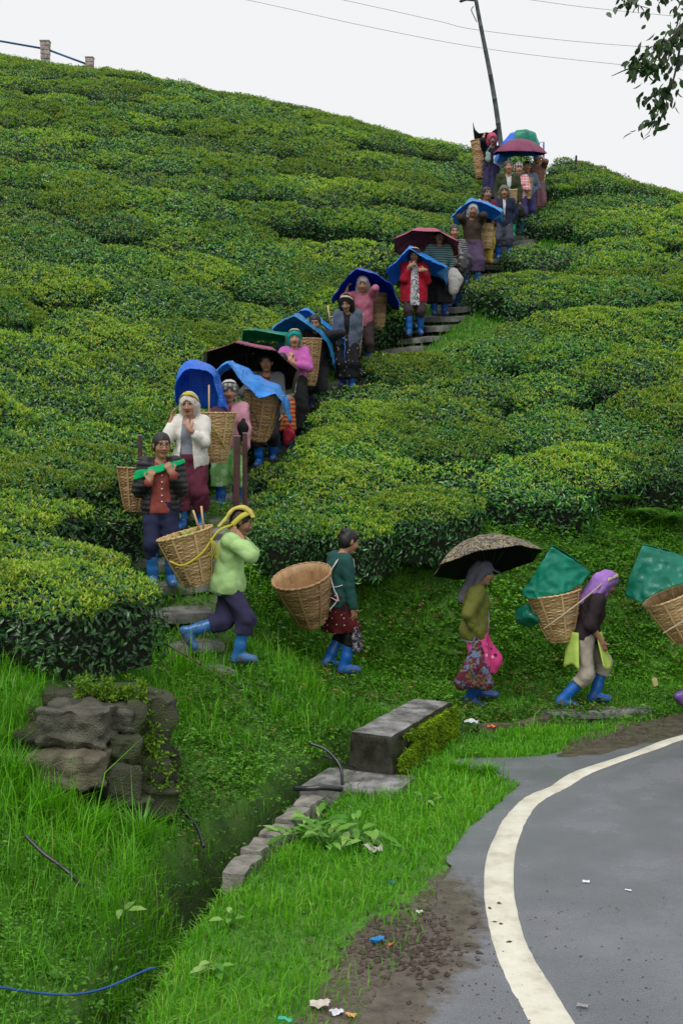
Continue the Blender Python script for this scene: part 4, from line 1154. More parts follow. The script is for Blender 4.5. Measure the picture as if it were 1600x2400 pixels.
# ------------------------------------------------------------------ tree on the bank outside the picture, its branch hanging in at the upper right
def make_tree():
    B = A(6.7, 15.9, 0); B[2] = tz(B[0], B[1]) - .1
    o = root('broadleaf_tree', B, 'leafy tree branch hanging into the sky at the upper right', 'tree')
    BK = basic('bark', (.06, .05, .04), rough=.9, var=.5, scale=8, bmp=.8, bdist=.03)
    trunk = catmull([A(0, 0, 0), A(-.1, -.1, 2), A(-.35, -.4, 4.2), A(-.5, -.7, 6.5), A(-.3, -.8, 9.0)], 8)
    V, F = tube(trunk, np.linspace(.24, .06, len(trunk)), 10); link('trunk', mesh_np('trunk', V, F, [BK]), o)
    rg = np.random.default_rng(8)
    LF = leafmat('tree_leaf', [(0, (.016, .04, .012)), (.6, (.03, .07, .018)), (1, (.055, .11, .025))], rough=.4, trans=.2, spec=.4)
    limbs = [  # pixel paths of the boughs that hang into the picture
        [B + trunk[20], W(1780, -40, 13.6), W(1680, 10, 12.6), W(1600, 60, 12.0), W(1570, 110, 11.8), W(1530, 165, 11.6), W(1490, 150, 11.6)],
        [W(1600, 60, 12.0), W(1585, 150, 11.9), W(1572, 200, 11.8), W(1550, 240, 11.8), W(1535, 275, 11.8), W(1520, 310, 11.8)],
        [W(1600, 60, 12.0), W(1560, 100, 11.7), W(1520, 128, 11.6), W(1487, 150, 11.5)],
        [W(1572, 200, 11.8), W(1540, 222, 11.7), W(1508, 232, 11.6)],
        [W(1680, 10, 12.6), W(1560, -20, 12.1), W(1500, -8, 12.0), W(1455, 0, 12.0), W(1520, 20, 12.0)],
        [W(1530, 165, 11.6), W(1480, 160, 11.5), W(1432, 178, 11.5)],
        [W(1600, 60, 12), W(1640, 130, 12), W(1650, 220, 12), W(1640, 290, 12)],
        [W(1560, -20, 12.1), W(1590, 5, 12), W(1585, 25, 12)],
    ]
    dens = [150, 100, 85, 34, 70, 8, 100, 20]
    for k, (pts, nl) in enumerate(zip(limbs, dens)):
        P = catmull(pts, 8) - B
        r0 = .06 if k == 0 else .012
        V, F = tube(P, np.linspace(r0, .003, len(P)), 6); br = link('branch', mesh_np('branch', V, F, [BK]), o)
        s0 = .35 if k == 0 else .1
        t = (s0 + (1 - s0) * rg.uniform(0, 1, nl)) * (len(P) - 1)
        C = np.stack([np.interp(t, np.arange(len(P)), P[:, i]) for i in range(3)], -1) + rg.normal(0, .055 if k != 5 else .012, (nl, 3)) * A(1, 1.2, .8)
        D = rg.normal(0, .55, (nl, 3)) + A(-.25, -.1, -.8); N = rg.normal(0, .8, (nl, 3)) + A(0, -.6, .4)
        L = rg.uniform(.06, .105, nl)
        V, F, per = leaves8(C, D, N, L, L * .58, droop=.2)
        lv = link('leaves', mesh_np('leaves', V, F, [LF], fattr={'rnd': np.repeat(rg.uniform(0, 1, nl), per)}), br); lv['kind'] = 'stuff'
    # the crown above the picture
    n = 5200
    ph = rg.uniform(0, 6.28, 24)
    cl = np.stack([np.cos(ph) * rg.uniform(.3, 1.7, 24), np.sin(ph) * rg.uniform(.3, 1.7, 24), rg.uniform(6.2, 10.2, 24)], -1) + A(.9, 0, 0)
    for c in cl:
        V, F = tube(catmull([trunk[int(np.clip(c[2] / 9 * 26 - 3, 4, 30))], c * A(.6, .6, .93), c], 4), .02, 5); link('limb', mesh_np('limb', V, F, [BK]), o)
    ci = rg.integers(0, 24, n); C = cl[ci] + rg.normal(0, .36, (n, 3))
    L = rg.uniform(.07, .11, n)
    V, F, per = leaves4(C, rg.normal(0, 1, (n, 3)) + A(0, 0, -.5), rg.normal(0, .6, (n, 3)) + A(0, 0, .8), L, L * .55)
    cr = link('crown', mesh_np('crown', V, F, [LF], smooth=False, fattr={'rnd': np.repeat(rg.uniform(0, 1, n), per)}), o); cr['kind'] = 'stuff'
make_tree()

# ------------------------------------------------------------------ mud clods, crumbs on the road, litter
def make_clods():
    rg = np.random.default_rng(61)
    parts = []
    spots = []
    for k in range(420):
        px, py = rg.normal(950, 80), rg.normal(2210, 42); spots.append((px, py, rg.uniform(.006, .022)))
    for k in range(260):
        py = rg.uniform(2080, 2400); px = rg.uniform(800, 1600) if rg.random() < .6 else rg.normal(1120, 90); spots.append((px, py, rg.uniform(.0025, .007)))
    for k in range(130):
        spots.append((rg.uniform(1150, 1600), rg.uniform(1760, 2400), rg.uniform(.002, .004)))
    for k in range(90):
        px = rg.uniform(1330, 1600); spots.append((px, 1735 - (px - 1330) * .17 + rg.normal(0, 12), rg.uniform(.004, .014)))
    base = np.array([[1, 0, 0], [-1, 0, 0], [0, 1, 0], [0, -1, 0], [0, 0, 1], [0, 0, -.6]], float)
    tri = np.array([[0, 2, 4], [2, 1, 4], [1, 3, 4], [3, 0, 4], [2, 0, 5], [1, 2, 5], [3, 1, 5], [0, 3, 5]])
    for px, py, r in spots:
        q = G(px, py); z = max(tz(q[0], q[1]), 0 if in_poly(q[None, 0], q[None, 1], ROADPOLY)[0] else -9)
        V = base * r * rg.uniform(.6, 1.4, (6, 3)) * A(1.4, 1.1, .7)
        parts.append((V @ rotz(rg.uniform(0, 6)).T + A(q[0], q[1], z + r * .2), [tri]))
    V, F = merge(parts)
    o = link('mud_clods', mesh_np('mud_clods', V, F, [basic('wet_mud', (.055, .036, .024), rough=.4, var=.5, scale=20, bmp=.3)], smooth=False))
    tag(o, 'clods and crumbs of dark mud strewn on verge and road', 'mud', kind='stuff')
make_clods()
def scrap(px, py, w, d, h, col, label, seed, z0=None, name='litter_scrap', cat='litter', rough=.5):
    q = G(px, py); q[2] = max(tz(q[0], q[1]), 0.0) if z0 is None else z0
    rg = np.random.default_rng(seed)
    n = 7
    u, v = np.meshgrid(np.linspace(-1, 1, n), np.linspace(-1, 1, n))
    out = 1 - .18 * rg.random(u.shape)
    X = u * w / 2 * out; Y = v * d / 2 * out
    Z = h * (.5 + .5 * vnoise(np.stack([u * 1.6 + seed, v * 1.6, 0 * u], -1), seed)) + h * .3 * rg.random(u.shape)
    top = np.stack([X, Y, Z], -1).reshape(-1, 3); bot = top - A(0, 0, .002)
    ii = np.arange(n * n).reshape(n, n)
    q1 = np.stack([ii[:-1, :-1], ii[:-1, 1:], ii[1:, 1:], ii[1:, :-1]], -1).reshape(-1, 4)
    rim = np.concatenate([ii[0, :], ii[1:, -1], ii[-1, -2::-1], ii[-2:0:-1, 0]]); rn = np.roll(rim, -1)
    q3 = np.stack([rim, rn, rn + n * n, rim + n * n], -1)[:, ::-1]
    o = link(name, mesh_np(name, np.concatenate([top, bot]) @ rotz(rg.uniform(-.6, .6)).T, [q1, q1[:, ::-1] + n * n, q3], [basic('litter_' + label[:24].replace(' ', '_'), col, rough=rough, var=.2, scale=20, bmp=.1)], smooth=False))
    o.location = tuple(q + A(0, 0, .004)); tag(o, label, cat, 'litter')
    return o
scrap(1104, 1700, .15, .1, .06, (.55, .60, .60), 'crumpled clear plastic bag in the grass behind the mossy block', 1, rough=.15)
scrap(1152, 1708, .09, .07, .035, (.75, .16, .04), 'orange scrap of wrapper on the drain edge', 2)
scrap(883, 2212, .085, .05, .035, (.02, .22, .55), 'blue wrapper scrap stuck in the mud', 3)
scrap(912, 2220, .05, .03, .02, (.65, .14, .07), 'small orange-red scrap next to the blue one in the mud', 4)
scrap(748, 2362, .11, .08, .025, (.55, .48, .42), 'crumpled pale paper at the bottom edge of the verge', 5)
scrap(790, 2378, .07, .05, .02, (.62, .62, .66), 'torn silvery wrapper beside the crumpled paper', 6, rough=.25)
scrap(822, 2384, .06, .04, .015, (.60, .33, .12), 'little orange-brown scrap right of the silvery wrapper', 7)
scrap(668, 2396, .08, .03, .02, (.03, .40, .28), 'green wrapper strip at the very bottom of the picture', 8)
scrap(1372, 2068, .05, .04, .006, (.75, .76, .78), 'small white paper scrap on the asphalt right of the edge line', 9)
scrap(1471, 2088, .045, .02, .006, (.72, .74, .78), 'thin white paper strip on the asphalt, farther right', 10)
scrap(1364, 2362, .06, .03, .015, (.30, .29, .29), 'grey leaf-like scrap on the asphalt near the bottom', 11)
scrap(982, 2143, .045, .03, .012, (.7, .7, .7), 'white scrap at the mud edge of the verge', 12)
scrap(918, 2073, .05, .03, .02, (.02, .22, .50), 'blue plastic strip in the verge grass', 13)
scrap(872, 2000, .13, .10, .06, (.42, .40, .34), 'pale flat stone in the verge grass beside the dock plants', 14, name='pale_stone', cat='stone')
p = W(1533, 1598, 14.1)
o = root('snack_packet', p, 'upright yellow and white snack packet in the grass at the right', 'litter')
V, F = rough_box(A(0, 0, 0), (.055, .02, .10), roty(-.25), 9, .006, (4, 2, 6), .6)
link('packet', mesh_np('packet', V, F, [basic('yellow_foil', (.75, .52, .06), rough=.3, col2=(.78, .76, .7), scale=14, bmp=.2)]), o)
scrap(1560, 1600, .2, .12, .06, (.72, .76, .78), 'white plastic scrap lying on the tea right of the stairway', 15, z0=0)
bpy.data.objects[[q.name for q in bpy.data.objects if q.name.startswith('litter_scrap')][-1]].location = tuple(W(1562, 626, 24.0) + A(0, 0, .02))
# ------------------------------------------------------------------ distance-field modelling of bodies and clothes
class Field:
    def __init__(self, lo, hi, h):
        self.h = h
        self.lo = np.asarray(lo, float) - 3 * h
        self.n = np.ceil((np.asarray(hi, float) + 3 * h - self.lo) / h).astype(int) + 1
        self.F = np.full(self.n, .12, np.float32)
    def block(self, lo, hi):
        a = np.clip(np.floor((lo - self.lo) / self.h).astype(int), 0, self.n)
        b = np.clip(np.ceil((hi - self.lo) / self.h).astype(int) + 1, 0, self.n)
        if np.any(b <= a): return None
        X = (self.lo[0] + self.h * np.arange(a[0], b[0])).astype(np.float32)[:, None, None]
        Y = (self.lo[1] + self.h * np.arange(a[1], b[1])).astype(np.float32)[None, :, None]
        Z = (self.lo[2] + self.h * np.arange(a[2], b[2])).astype(np.float32)[None, None, :]
        return (slice(a[0], b[0]), slice(a[1], b[1]), slice(a[2], b[2])), X, Y, Z
    def apply(self, pr):
        op, k = pr['op'], pr['k']
        m = k + .03
        bl = self.block(pr['lo'] - m, pr['hi'] + m)
        if bl is None: return
        sl, X, Y, Z = bl
        d = pr['f'](X, Y, Z)
        F = self.F[sl]
        if op == 'u':
            hh = np.clip(.5 + .5 * (F - d) / k, 0, 1)
            self.F[sl] = F * (1 - hh) + d * hh - k * hh * (1 - hh)
        else:
            hh = np.clip(.5 - .5 * (F + d) / k, 0, 1)
            self.F[sl] = F * (1 - hh) - d * hh + k * hh * (1 - hh)

def rc(a, b, ra, rb, op='u', k=.03, flat=None):
    a = np.asarray(a, float); b = np.asarray(b, float); d = b - a; dd = float(d @ d) + 1e-9
    def f(X, Y, Z):
        t = np.clip(((X - a[0]) * d[0] + (Y - a[1]) * d[1] + (Z - a[2]) * d[2]) / dd, 0, 1)
        return np.sqrt((X - a[0] - t * d[0]) ** 2 + (Y - a[1] - t * d[1]) ** 2 + (Z - a[2] - t * d[2]) ** 2) - (ra + t * (rb - ra))
    r = max(ra, rb)
    return dict(f=f, lo=np.minimum(a, b) - r, hi=np.maximum(a, b) + r, op=op, k=k)
def el(c, r, R=None, op='u', k=.03):
    c = np.asarray(c, float); r = np.asarray(r, float); R = np.eye(3) if R is None else np.asarray(R, float)   # columns of R are the axes
    def f(X, Y, Z):
        x, y, z = X - c[0], Y - c[1], Z - c[2]
        q = [(x * R[0, i] + y * R[1, i] + z * R[2, i]) / r[i] for i in range(3)]
        k0 = np.sqrt(q[0] ** 2 + q[1] ** 2 + q[2] ** 2) + 1e-6
        k1 = np.sqrt((q[0] / r[0]) ** 2 + (q[1] / r[1]) ** 2 + (q[2] / r[2]) ** 2) + 1e-6
        return k0 * (k0 - 1) / k1
    e = np.abs(R) @ r
    return dict(f=f, lo=c - e, hi=c + e, op=op, k=k)
CORN = np.array([[x, y, z] for x in (0, 1) for y in (0, 1) for z in (0, 1)])
EDG = [(i, j) for i in range(8) for j in range(i + 1, 8) if np.abs(CORN[i] - CORN[j]).sum() == 1]
def nets(F, lo, h):
    """surface through F = 0"""
    ins = F < 0
    s = [ins[c[0]:F.shape[0] - 1 + c[0], c[1]:F.shape[1] - 1 + c[1], c[2]:F.shape[2] - 1 + c[2]] for c in CORN]
    cnt = sum(a.astype(np.int8) for a in s)
    act = (cnt > 0) & (cnt < 8)
    idx = np.argwhere(act)
    vals = np.stack([F[idx[:, 0] + c[0], idx[:, 1] + c[1], idx[:, 2] + c[2]] for c in CORN], 1)
    acc = np.zeros((len(idx), 3)); n = np.zeros(len(idx))
    for i, j in EDG:
        a, b = vals[:, i], vals[:, j]; m = (a < 0) != (b < 0)
        t = np.where(m, a / np.where(m, a - b, 1), 0)
        acc += np.where(m[:, None], CORN[i] + t[:, None] * (CORN[j] - CORN[i]), 0); n += m
    V = lo + h * (idx + acc / n[:, None])
    num = np.full(act.shape, -1, np.int32); num[act] = np.arange(len(idx))
    Q = []
    for ax in range(3):
        o1, o2 = [(1, 2), (2, 0), (0, 1)][ax]
        sl0 = [slice(None)] * 3; sl1 = [slice(None)] * 3
        sl0[ax] = slice(0, -1); sl1[ax] = slice(1, None)
        ch = ins[tuple(sl0)] != ins[tuple(sl1)]
        e = np.argwhere(ch)
        e = e[(e[:, o1] > 0) & (e[:, o2] > 0)]
        e = e[(e[:, o1] < F.shape[o1] - 1) & (e[:, o2] < F.shape[o2] - 1)]
        def g(d1, d2):
            p = e.copy(); p[:, o1] += d1; p[:, o2] += d2
            return num[p[:, 0], p[:, 1], p[:, 2]]
        q = np.stack([g(-1, -1), g(0, -1), g(0, 0), g(-1, 0)], 1)
        fl = ins[tuple(e.T)]
        q[~fl] = q[~fl][:, ::-1]
        Q.append(q[(q >= 0).all(1)])
    return V, np.concatenate(Q)
def solid(prims, h, cuts=(), wrinkle=0.0, freq=16.0, seed=0, post=None):
    """smooth union of the shapes; cuts: functions (X,Y,Z)->distance, kept where negative"""
    lo = np.min([p['lo'] for p in prims if p['op'] == 'u'], 0); hi = np.max([p['hi'] for p in prims if p['op'] == 'u'], 0)
    fl = Field(lo - .01, hi + .01, h)
    for p in prims: fl.apply(p)
    bl = fl.block(fl.lo, fl.lo + fl.h * (fl.n - 1)); sl, X, Y, Z = bl
    if wrinkle or post:
        near = np.argwhere(np.abs(fl.F) < .035)
        P = fl.lo + near * h
        d = 0
        if wrinkle:
            rg = np.random.default_rng(seed)
            for i in range(6):          # creases: narrow valleys between soft ridges
                w = unit(rg.normal(0, 1, 3) * A(1, 1, 1.1)) * freq * (1.0 + .5 * i); ph = rg.uniform(0, 6.28)
                q = P @ w + ph + 1.5 * np.sin(P @ (w[[1, 2, 0]] * .45) + ph) + .8 * np.sin(P @ (w[[2, 0, 1]] * .8) + 2 * ph)
                d = d + (1 - np.abs(np.sin(q * .5)) * 2) / (1 + .45 * i)
            d = d * wrinkle * .55
        if post: d = d + post(P)
        fl.F[near[:, 0], near[:, 1], near[:, 2]] += d.astype(np.float32)
    for c in cuts:
        fl.F = np.maximum(fl.F, np.broadcast_to(c(X, Y, Z), fl.F.shape)).astype(np.float32)
    fl.F[0] = fl.F[-1] = .1; fl.F[:, 0] = fl.F[:, -1] = .1; fl.F[:, :, 0] = fl.F[:, :, -1] = .1
    return nets(fl.F, fl.lo, h)

# ------------------------------------------------------------------ cloth materials
def cloth(name, col, rough=.85, pat=None, cols=(), scale=1.0, spec=.2, sheen=True):
    if name in MATS: return MATS[name]
    m, nt, b = nodes_of(name)
    v = coords(nt)
    f = noise(nt, v, 5, 4)
    base = ramp(nt, f, [(.3, tuple(x * .82 for x in col)), (.7, tuple(min(1, x * 1.12) for x in col))])
    if pat == 'stripes':
        w = nn(nt, 'ShaderNodeTexWave', wave_type='BANDS', bands_direction='Z'); w.inputs['Scale'].default_value = scale; w.inputs['Distortion'].default_value = .6
        nt.links.new(v, w.inputs['Vector'])
        base = mixc(nt, ramp(nt, w.outputs['Fac'], [(.48, (0, 0, 0)), (.55, (1, 1, 1))]), base, cols[0])
    elif pat == 'plaid':
        for ax, cc in (('X', cols[0]), ('Z', cols[-1])):
            w = nn(nt, 'ShaderNodeTexWave', wave_type='BANDS', bands_direction=ax); w.inputs['Scale'].default_value = scale
            nt.links.new(v, w.inputs['Vector'])
            base = mixc(nt, ramp(nt, w.outputs['Fac'], [(.5, (0, 0, 0)), (.62, (.75, .75, .75))]), base, cc)
    elif pat in ('floral', 'spots'):
        for k, cc in enumerate(cols):
            vo = nn(nt, 'ShaderNodeTexVoronoi'); vo.inputs['Scale'].default_value = scale * (1 + .35 * k)
            mp = nn(nt, 'ShaderNodeMapping'); mp.inputs['Location'].default_value = (k * 1.7, k * 2.3, k * .9)
            nt.links.new(v, mp.inputs['Vector'])
            wa = mixc(nt, .12, mp.outputs[0], noise_col(nt, mp.outputs[0], scale * 2)) if pat == 'floral' else mp.outputs[0]
            nt.links.new(wa, vo.inputs['Vector'])
            thr = .40 if pat == 'floral' else .19
            base = mixc(nt, ramp(nt, vo.outputs['Distance'], [(thr - .04, (1, 1, 1)), (thr + .03, (0, 0, 0))]), base, cc)
    nt.links.new(base, b.inputs['Base Color'])
    b.inputs['Roughness'].default_value = rough; b.inputs['Specular IOR Level'].default_value = spec
    wv = noise(nt, v, 160, 2); fd = noise(nt, v, 14, 3)
    ad = nn(nt, 'ShaderNodeMath', operation='MULTIPLY_ADD'); nt.links.new(fd, ad.inputs[0]); ad.inputs[1].default_value = 2.5; nt.links.new(wv, ad.inputs[2])
    bump(nt, b, ad.outputs[0], .35, .006)
    MATS[name] = m
    return m
def noise_col(nt, vec, scale):
    n = nn(nt, 'ShaderNodeTexNoise'); n.inputs['Scale'].default_value = scale; nt.links.new(vec, n.inputs['Vector']); return n.outputs['Color']
def skin_mat():
    m, nt, b = nodes_of('skin')
    at = nn(nt, 'ShaderNodeAttribute'); at.attribute_name = 'Col'
    v = coords(nt); f = noise(nt, v, 22, 3)
    c = mixc(nt, 1.0, at.outputs['Color'], ramp(nt, f, [(.3, (.86, .84, .82)), (.7, (1.0, 1.0, 1.0))]), 'MULTIPLY')
    nt.links.new(c, b.inputs['Base Color']); b.inputs['Roughness'].default_value = .5; b.inputs['Specular IOR Level'].default_value = .4
    b.inputs['Subsurface Weight'].default_value = .06; b.inputs['Subsurface Radius'].default_value = (.01, .005, .003)
    return m
SKIN = skin_mat()
HAIR = basic('black_hair', (.010, .009, .010), rough=.38, var=.4, scale=30, bmp=.5, bdist=.006)
HAIRG = basic('greying_hair', (.035, .032, .034), rough=.45, var=.5, scale=30, bmp=.5, bdist=.006)
def rubber(name, col):
    """rubber boot: the sole is a little darker than the shaft (vertex colour)"""
    if name in MATS: return MATS[name]
    m, nt, b = nodes_of(name)
    at = nn(nt, 'ShaderNodeAttribute'); at.attribute_name = 'Col'
    f = noise(nt, coords(nt), 9, 4)
    c = mixc(nt, 1.0, at.outputs['Color'], ramp(nt, f, [(.3, tuple(x * .8 for x in col)), (.7, col)]), 'MULTIPLY')
    n2 = noise(nt, coords(nt), 26, 6, .7)
    sb = nn(nt, 'ShaderNodeMath', operation='SUBTRACT'); nt.links.new(n2, sb.inputs[0]); nt.links.new(at.outputs['Alpha'], sb.inputs[1])
    c = mixc(nt, ramp(nt, sb.outputs[0], [(.02, (0, 0, 0)), (.14, (.85, .85, .85))]), c, (.10, .075, .05))
    nt.links.new(c, b.inputs['Base Color']); b.inputs['Roughness'].default_value = .3; b.inputs['Specular IOR Level'].default_value = .5
    bump(nt, b, noise(nt, coords(nt), 18, 3), .25, .006)
    MATS[name] = m
    return m
B_BLUE = rubber('blue_rubber', (.012, .135, .50)); B_BLUE2 = rubber('faded_blue_rubber', (.03, .17, .46)); B_BLUE3 = rubber('deep_blue_rubber', (.010, .09, .40)); B_PURP = rubber('purple_rubber', (.13, .06, .33)); B_YEL = rubber('yellow_rubber', (.62, .42, .06)); B_GRN = rubber('green_rubber', (.01, .34, .16))

# ------------------------------------------------------------------ skeleton and body
def ik(a, c, l1, l2, hint):
    d = c - a; L = np.linalg.norm(d); Lm = min(L, (l1 + l2) * .998)
    if L > Lm: c = a + d / L * Lm
    d = unit(c - a)
    x = (l1 ** 2 - l2 ** 2 + Lm ** 2) / (2 * Lm); h = math.sqrt(max(l1 ** 2 - x ** 2, 0))
    hv = np.asarray(hint, float); hv = unit(hv - d * (hv @ d))
    return a + d * x + hv * h, c
class Sk: pass
HSC = 1.06      # head size
def HS(*r): return tuple(HSC * q for q in r)
def skeleton(c):
    s = Sk()
    l = math.radians(c.get('lean', 0)); tw = math.radians(c.get('twist', 0))
    s.P = A(c.get('px', 0), c.get('py', 0), .80 - c.get('drop', 0))
    s.u = A(0, -math.sin(l), math.cos(l)); s.f = A(0, -math.cos(l), -math.sin(l)); s.x = A(1, 0, 0)
    T = lambda x, f, u: s.P + x * s.x + f * s.f + u * s.u
    s.T = T; s.Rt = np.stack([s.x, -s.f, s.u], 1)
    s.neck = T(0, .012, .445); s.sh = [T(-.152, 0, .40), T(.152, 0, .40)]
    pi = l * .6 + math.radians(c.get('pitch', 8)); ya = math.radians(c.get('yaw', 0)); ro = math.radians(c.get('roll', 0))
    R = rotz(ya) @ rotx(-0) @ np.stack([A(1, 0, 0), A(0, math.cos(pi), math.sin(pi)), A(0, -math.sin(pi), math.cos(pi))], 1) @ roty(ro)
    s.hx, s.hf, s.hu = R[:, 0], -R[:, 1], R[:, 2]
    s.hc = s.neck + s.hu * .152 + s.hf * .024
    s.Rh = R
    s.H = lambda x, f, u: s.hc + HSC * (x * s.hx + f * s.hf + u * s.hu)
    s.hip = [T(-.080, 0, -.03), T(.080, 0, -.03)]
    s.ank, s.knee, s.ff, s.fu = [], [], [], []
    for i, k in enumerate(('footR', 'footL')):
        ft = c.get(k) or dict(p=((-1, 1)[i] * .09, 0, 0))
        fw = unit(A(math.sin(math.radians(ft.get('out', (-1, 1)[i] * 8))), -math.cos(math.radians(ft.get('out', 8))), 0))
        pt = math.radians(ft.get('pitch', 0))      # toe down positive
        fdir = fw * math.cos(pt) + A(0, 0, -math.sin(pt)); fup = fw * math.sin(pt) + A(0, 0, math.cos(pt))
        sole = np.array(ft['p'], float); an = sole + fup * .088
        kn, an = ik(s.hip[i], an, .365, .350, ft.get('hint', (0.12 * (-1, 1)[i], -1, 0)))
        s.ank.append(an); s.knee.append(kn); s.ff.append(fdir); s.fu.append(fup)
    s.wr, s.el, s.hd, s.hn, s.hs, s.curl = [], [], [], [], [], []
    for i, k in enumerate(('handR', 'handL')):
        sg = (-1, 1)[i]
        hd = c.get(k) or {}
        w = np.array(hd['p'], float) if 'p' in hd else T(sg * .21, .05, -.06)
        e, w = ik(s.sh[i], w, .262, .232, hd.get('hint', (sg * .5, .8, -.5)))
        s.el.append(e); s.wr.append(w)
        d = unit(hd['dir']) if 'dir' in hd else unit(w - e)
        n = np.array(hd.get('palm', (-sg, 0, 0)), float); n = unit(n - d * (n @ d))
        s.hd.append(d); s.hn.append(n); s.hs.append(unit(np.cross(d, n)) * (1 if i == 0 else -1)); s.curl.append(hd.get('curl', 28))
    return s
def hand_prims(w, d, n, sd, curl):
    pr = [el(w + d * .045, (.036, .05, .016), np.stack([sd, d, n], 1), k=.015), rc(w - d * .02, w + d * .02, .024, .026, k=.02)]
    for q, (o, L) in enumerate(((.031, .068), (.0105, .077), (-.0105, .071), (-.031, .055))):
        b = w + d * .085 + sd * o * .95; a = math.radians(curl * .6 + 4 * q); r = .0092
        dd = unit(d + sd * o * 1.6)
        for seg, fr in enumerate((.44, .31, .25)):
            v = unit(dd * math.cos(a) + n * math.sin(a))
            e = b + v * L * fr; pr.append(rc(b, e, r, r * .92, k=.006)); b = e; r *= .92; a += math.radians(curl)
    b = w + d * .028 + sd * .03
    v = unit(sd * .75 + d * .62 + n * .25); e = b + v * .042; pr.append(rc(b, e, .0125, .0105, k=.01))
    v = unit(d * .85 + sd * .25 + n * (.25 + curl / 90)); pr.append(rc(e, e + v * .032, .0105, .0085, k=.006))
    return pr
def body_mesh(s, h, skin, seed, face=True):
    T, H = s.T, s.H
    pr = [el(T(0, -.01, -.02), (.148, .108, .115), s.Rt, k=.04), el(T(0, 0, .15), (.122, .09, .15), s.Rt, k=.04), el(T(0, 0, .29), (.14, .098, .15), s.Rt, k=.04),
          rc(T(-.115, 0, .395), T(.115, 0, .395), .053, .053, k=.04), rc(T(0, 0, .40), s.hc - s.hu * .05 - s.hf * .01, .05, .047, k=.03)]
    for i in (0, 1):
        pr += [rc(s.sh[i], s.el[i], .047, .036, k=.03), rc(s.el[i], s.wr[i], .036, .025, k=.02)]
        pr += hand_prims(s.wr[i], s.hd[i], s.hn[i], s.hs[i], s.curl[i])
        pr += [rc(s.hip[i], s.knee[i], .078, .052, k=.04), rc(s.knee[i], s.knee[i] * .6 + s.ank[i] * .4 , .050, .050, k=.02), rc(s.knee[i] * .6 + s.ank[i] * .4, s.ank[i], .050, .033, k=.02),
               rc(s.ank[i] - s.fu[i] * .045 - s.ff[i] * .02, s.ank[i] + s.ff[i] * .11 - s.fu[i] * .055, .03, .024, k=.02)]
    # head
    pr += [el(H(0, -.012, .022), HS(.072, .088, .086), s.Rh, k=.02), el(H(0, .022, -.030), HS(.060, .066, .084), s.Rh, k=.03), el(H(0, .055, -.092), HS(.030, .026, .022), s.Rh, k=.025),
           el(H(.034, .060, -.028), HS(.026, .022, .026), s.Rh, k=.02), el(H(-.034, .060, -.028), HS(.026, .022, .026), s.Rh, k=.02),
           rc(H(-.034, .072, .034), H(.034, .072, .034), .012, .012, k=.018),
           rc(H(0, .082, .020), H(0, .104, -.026), .0075, .0125, k=.010), el(H(.013, .09, -.030), HS(.009, .009, .008), s.Rh, k=.008), el(H(-.013, .09, -.030), HS(.009, .009, .008), s.Rh, k=.008),
           el(H(.030, .088, .012), HS(.016, .014, .010), s.Rh, op='s', k=.010), el(H(-.030, .088, .012), HS(.016, .014, .010), s.Rh, op='s', k=.010),
           el(H(0, .088, -.052), HS(.023, .010, .0065), s.Rh, k=.006), el(H(0, .086, -.065), HS(.019, .010, .0065), s.Rh, k=.006)]
    for sg in (-1, 1):
        pr += [el(H(sg * .030, .070, .012), HS(.0135, .0135, .010), s.Rh, k=.003), el(H(sg * .074, -.005, -.005), HS(.010, .020, .030), s.Rh, k=.010)]
    V, Q = solid(pr, h)
    d = (V - s.hc) @ s.Rh / HSC; x, f, u = d[:, 0], -d[:, 1], d[:, 2]
    head = (np.abs(x) < .1) & (np.abs(u) < .14) & (f > -.12) & (f < .14)
    rg = np.random.default_rng(seed)
    col = np.tile(np.r_[skin, 1.0], (len(V), 1))
    def put(m, c, w=1.0): col[m, :3] = col[m, :3] * (1 - w) + np.asarray(c) * w
    blush = head & (np.abs(np.abs(x) - .036) < .018) & (np.abs(u + .03) < .018) & (f > .05); put(blush, (skin[0] * 1.05, skin[1] * .82, skin[2] * .78), .6)
    put(head & (np.abs(x) < .026) & (u < -.043) & (u > -.073) & (f > .075), (.24, .065, .055), .75)
    put(head & (np.abs(x) < .024) & (np.abs(u + .0585) < .004) & (f > .075), (.06, .018, .016), .9)
    e = head & (f > .062) & ((np.abs(np.abs(x) - .030) / .017) ** 2 + ((u - .012) / .0085) ** 2 < 1); put(e, (.50, .46, .42))
    e = head & (f > .062) & ((np.abs(np.abs(x) - .030) / .0085) ** 2 + ((u - .012) / .0095) ** 2 < 1); put(e, (.012, .008, .007))
    e = head & (f > .06) & (np.abs(np.abs(x) - .031) < .019) & (np.abs(u - .0225) < .0035); put(e, (.03, .018, .015), .8)
    e = head & (f > .06) & (np.abs(np.abs(x) - .033) < .021) & (np.abs(u - .038 + .1 * (np.abs(x) - .033)) < .0045); put(e, (.02, .015, .013), .85)
    put(head & (np.abs(np.abs(x) - .007) < .005) & (np.abs(u + .037) < .004) & (f > .085), (.06, .03, .025), .8)
    col[:, :3] *= (1 + .06 * vnoise(V * 30, seed))[:, None]
    return V, Q, col

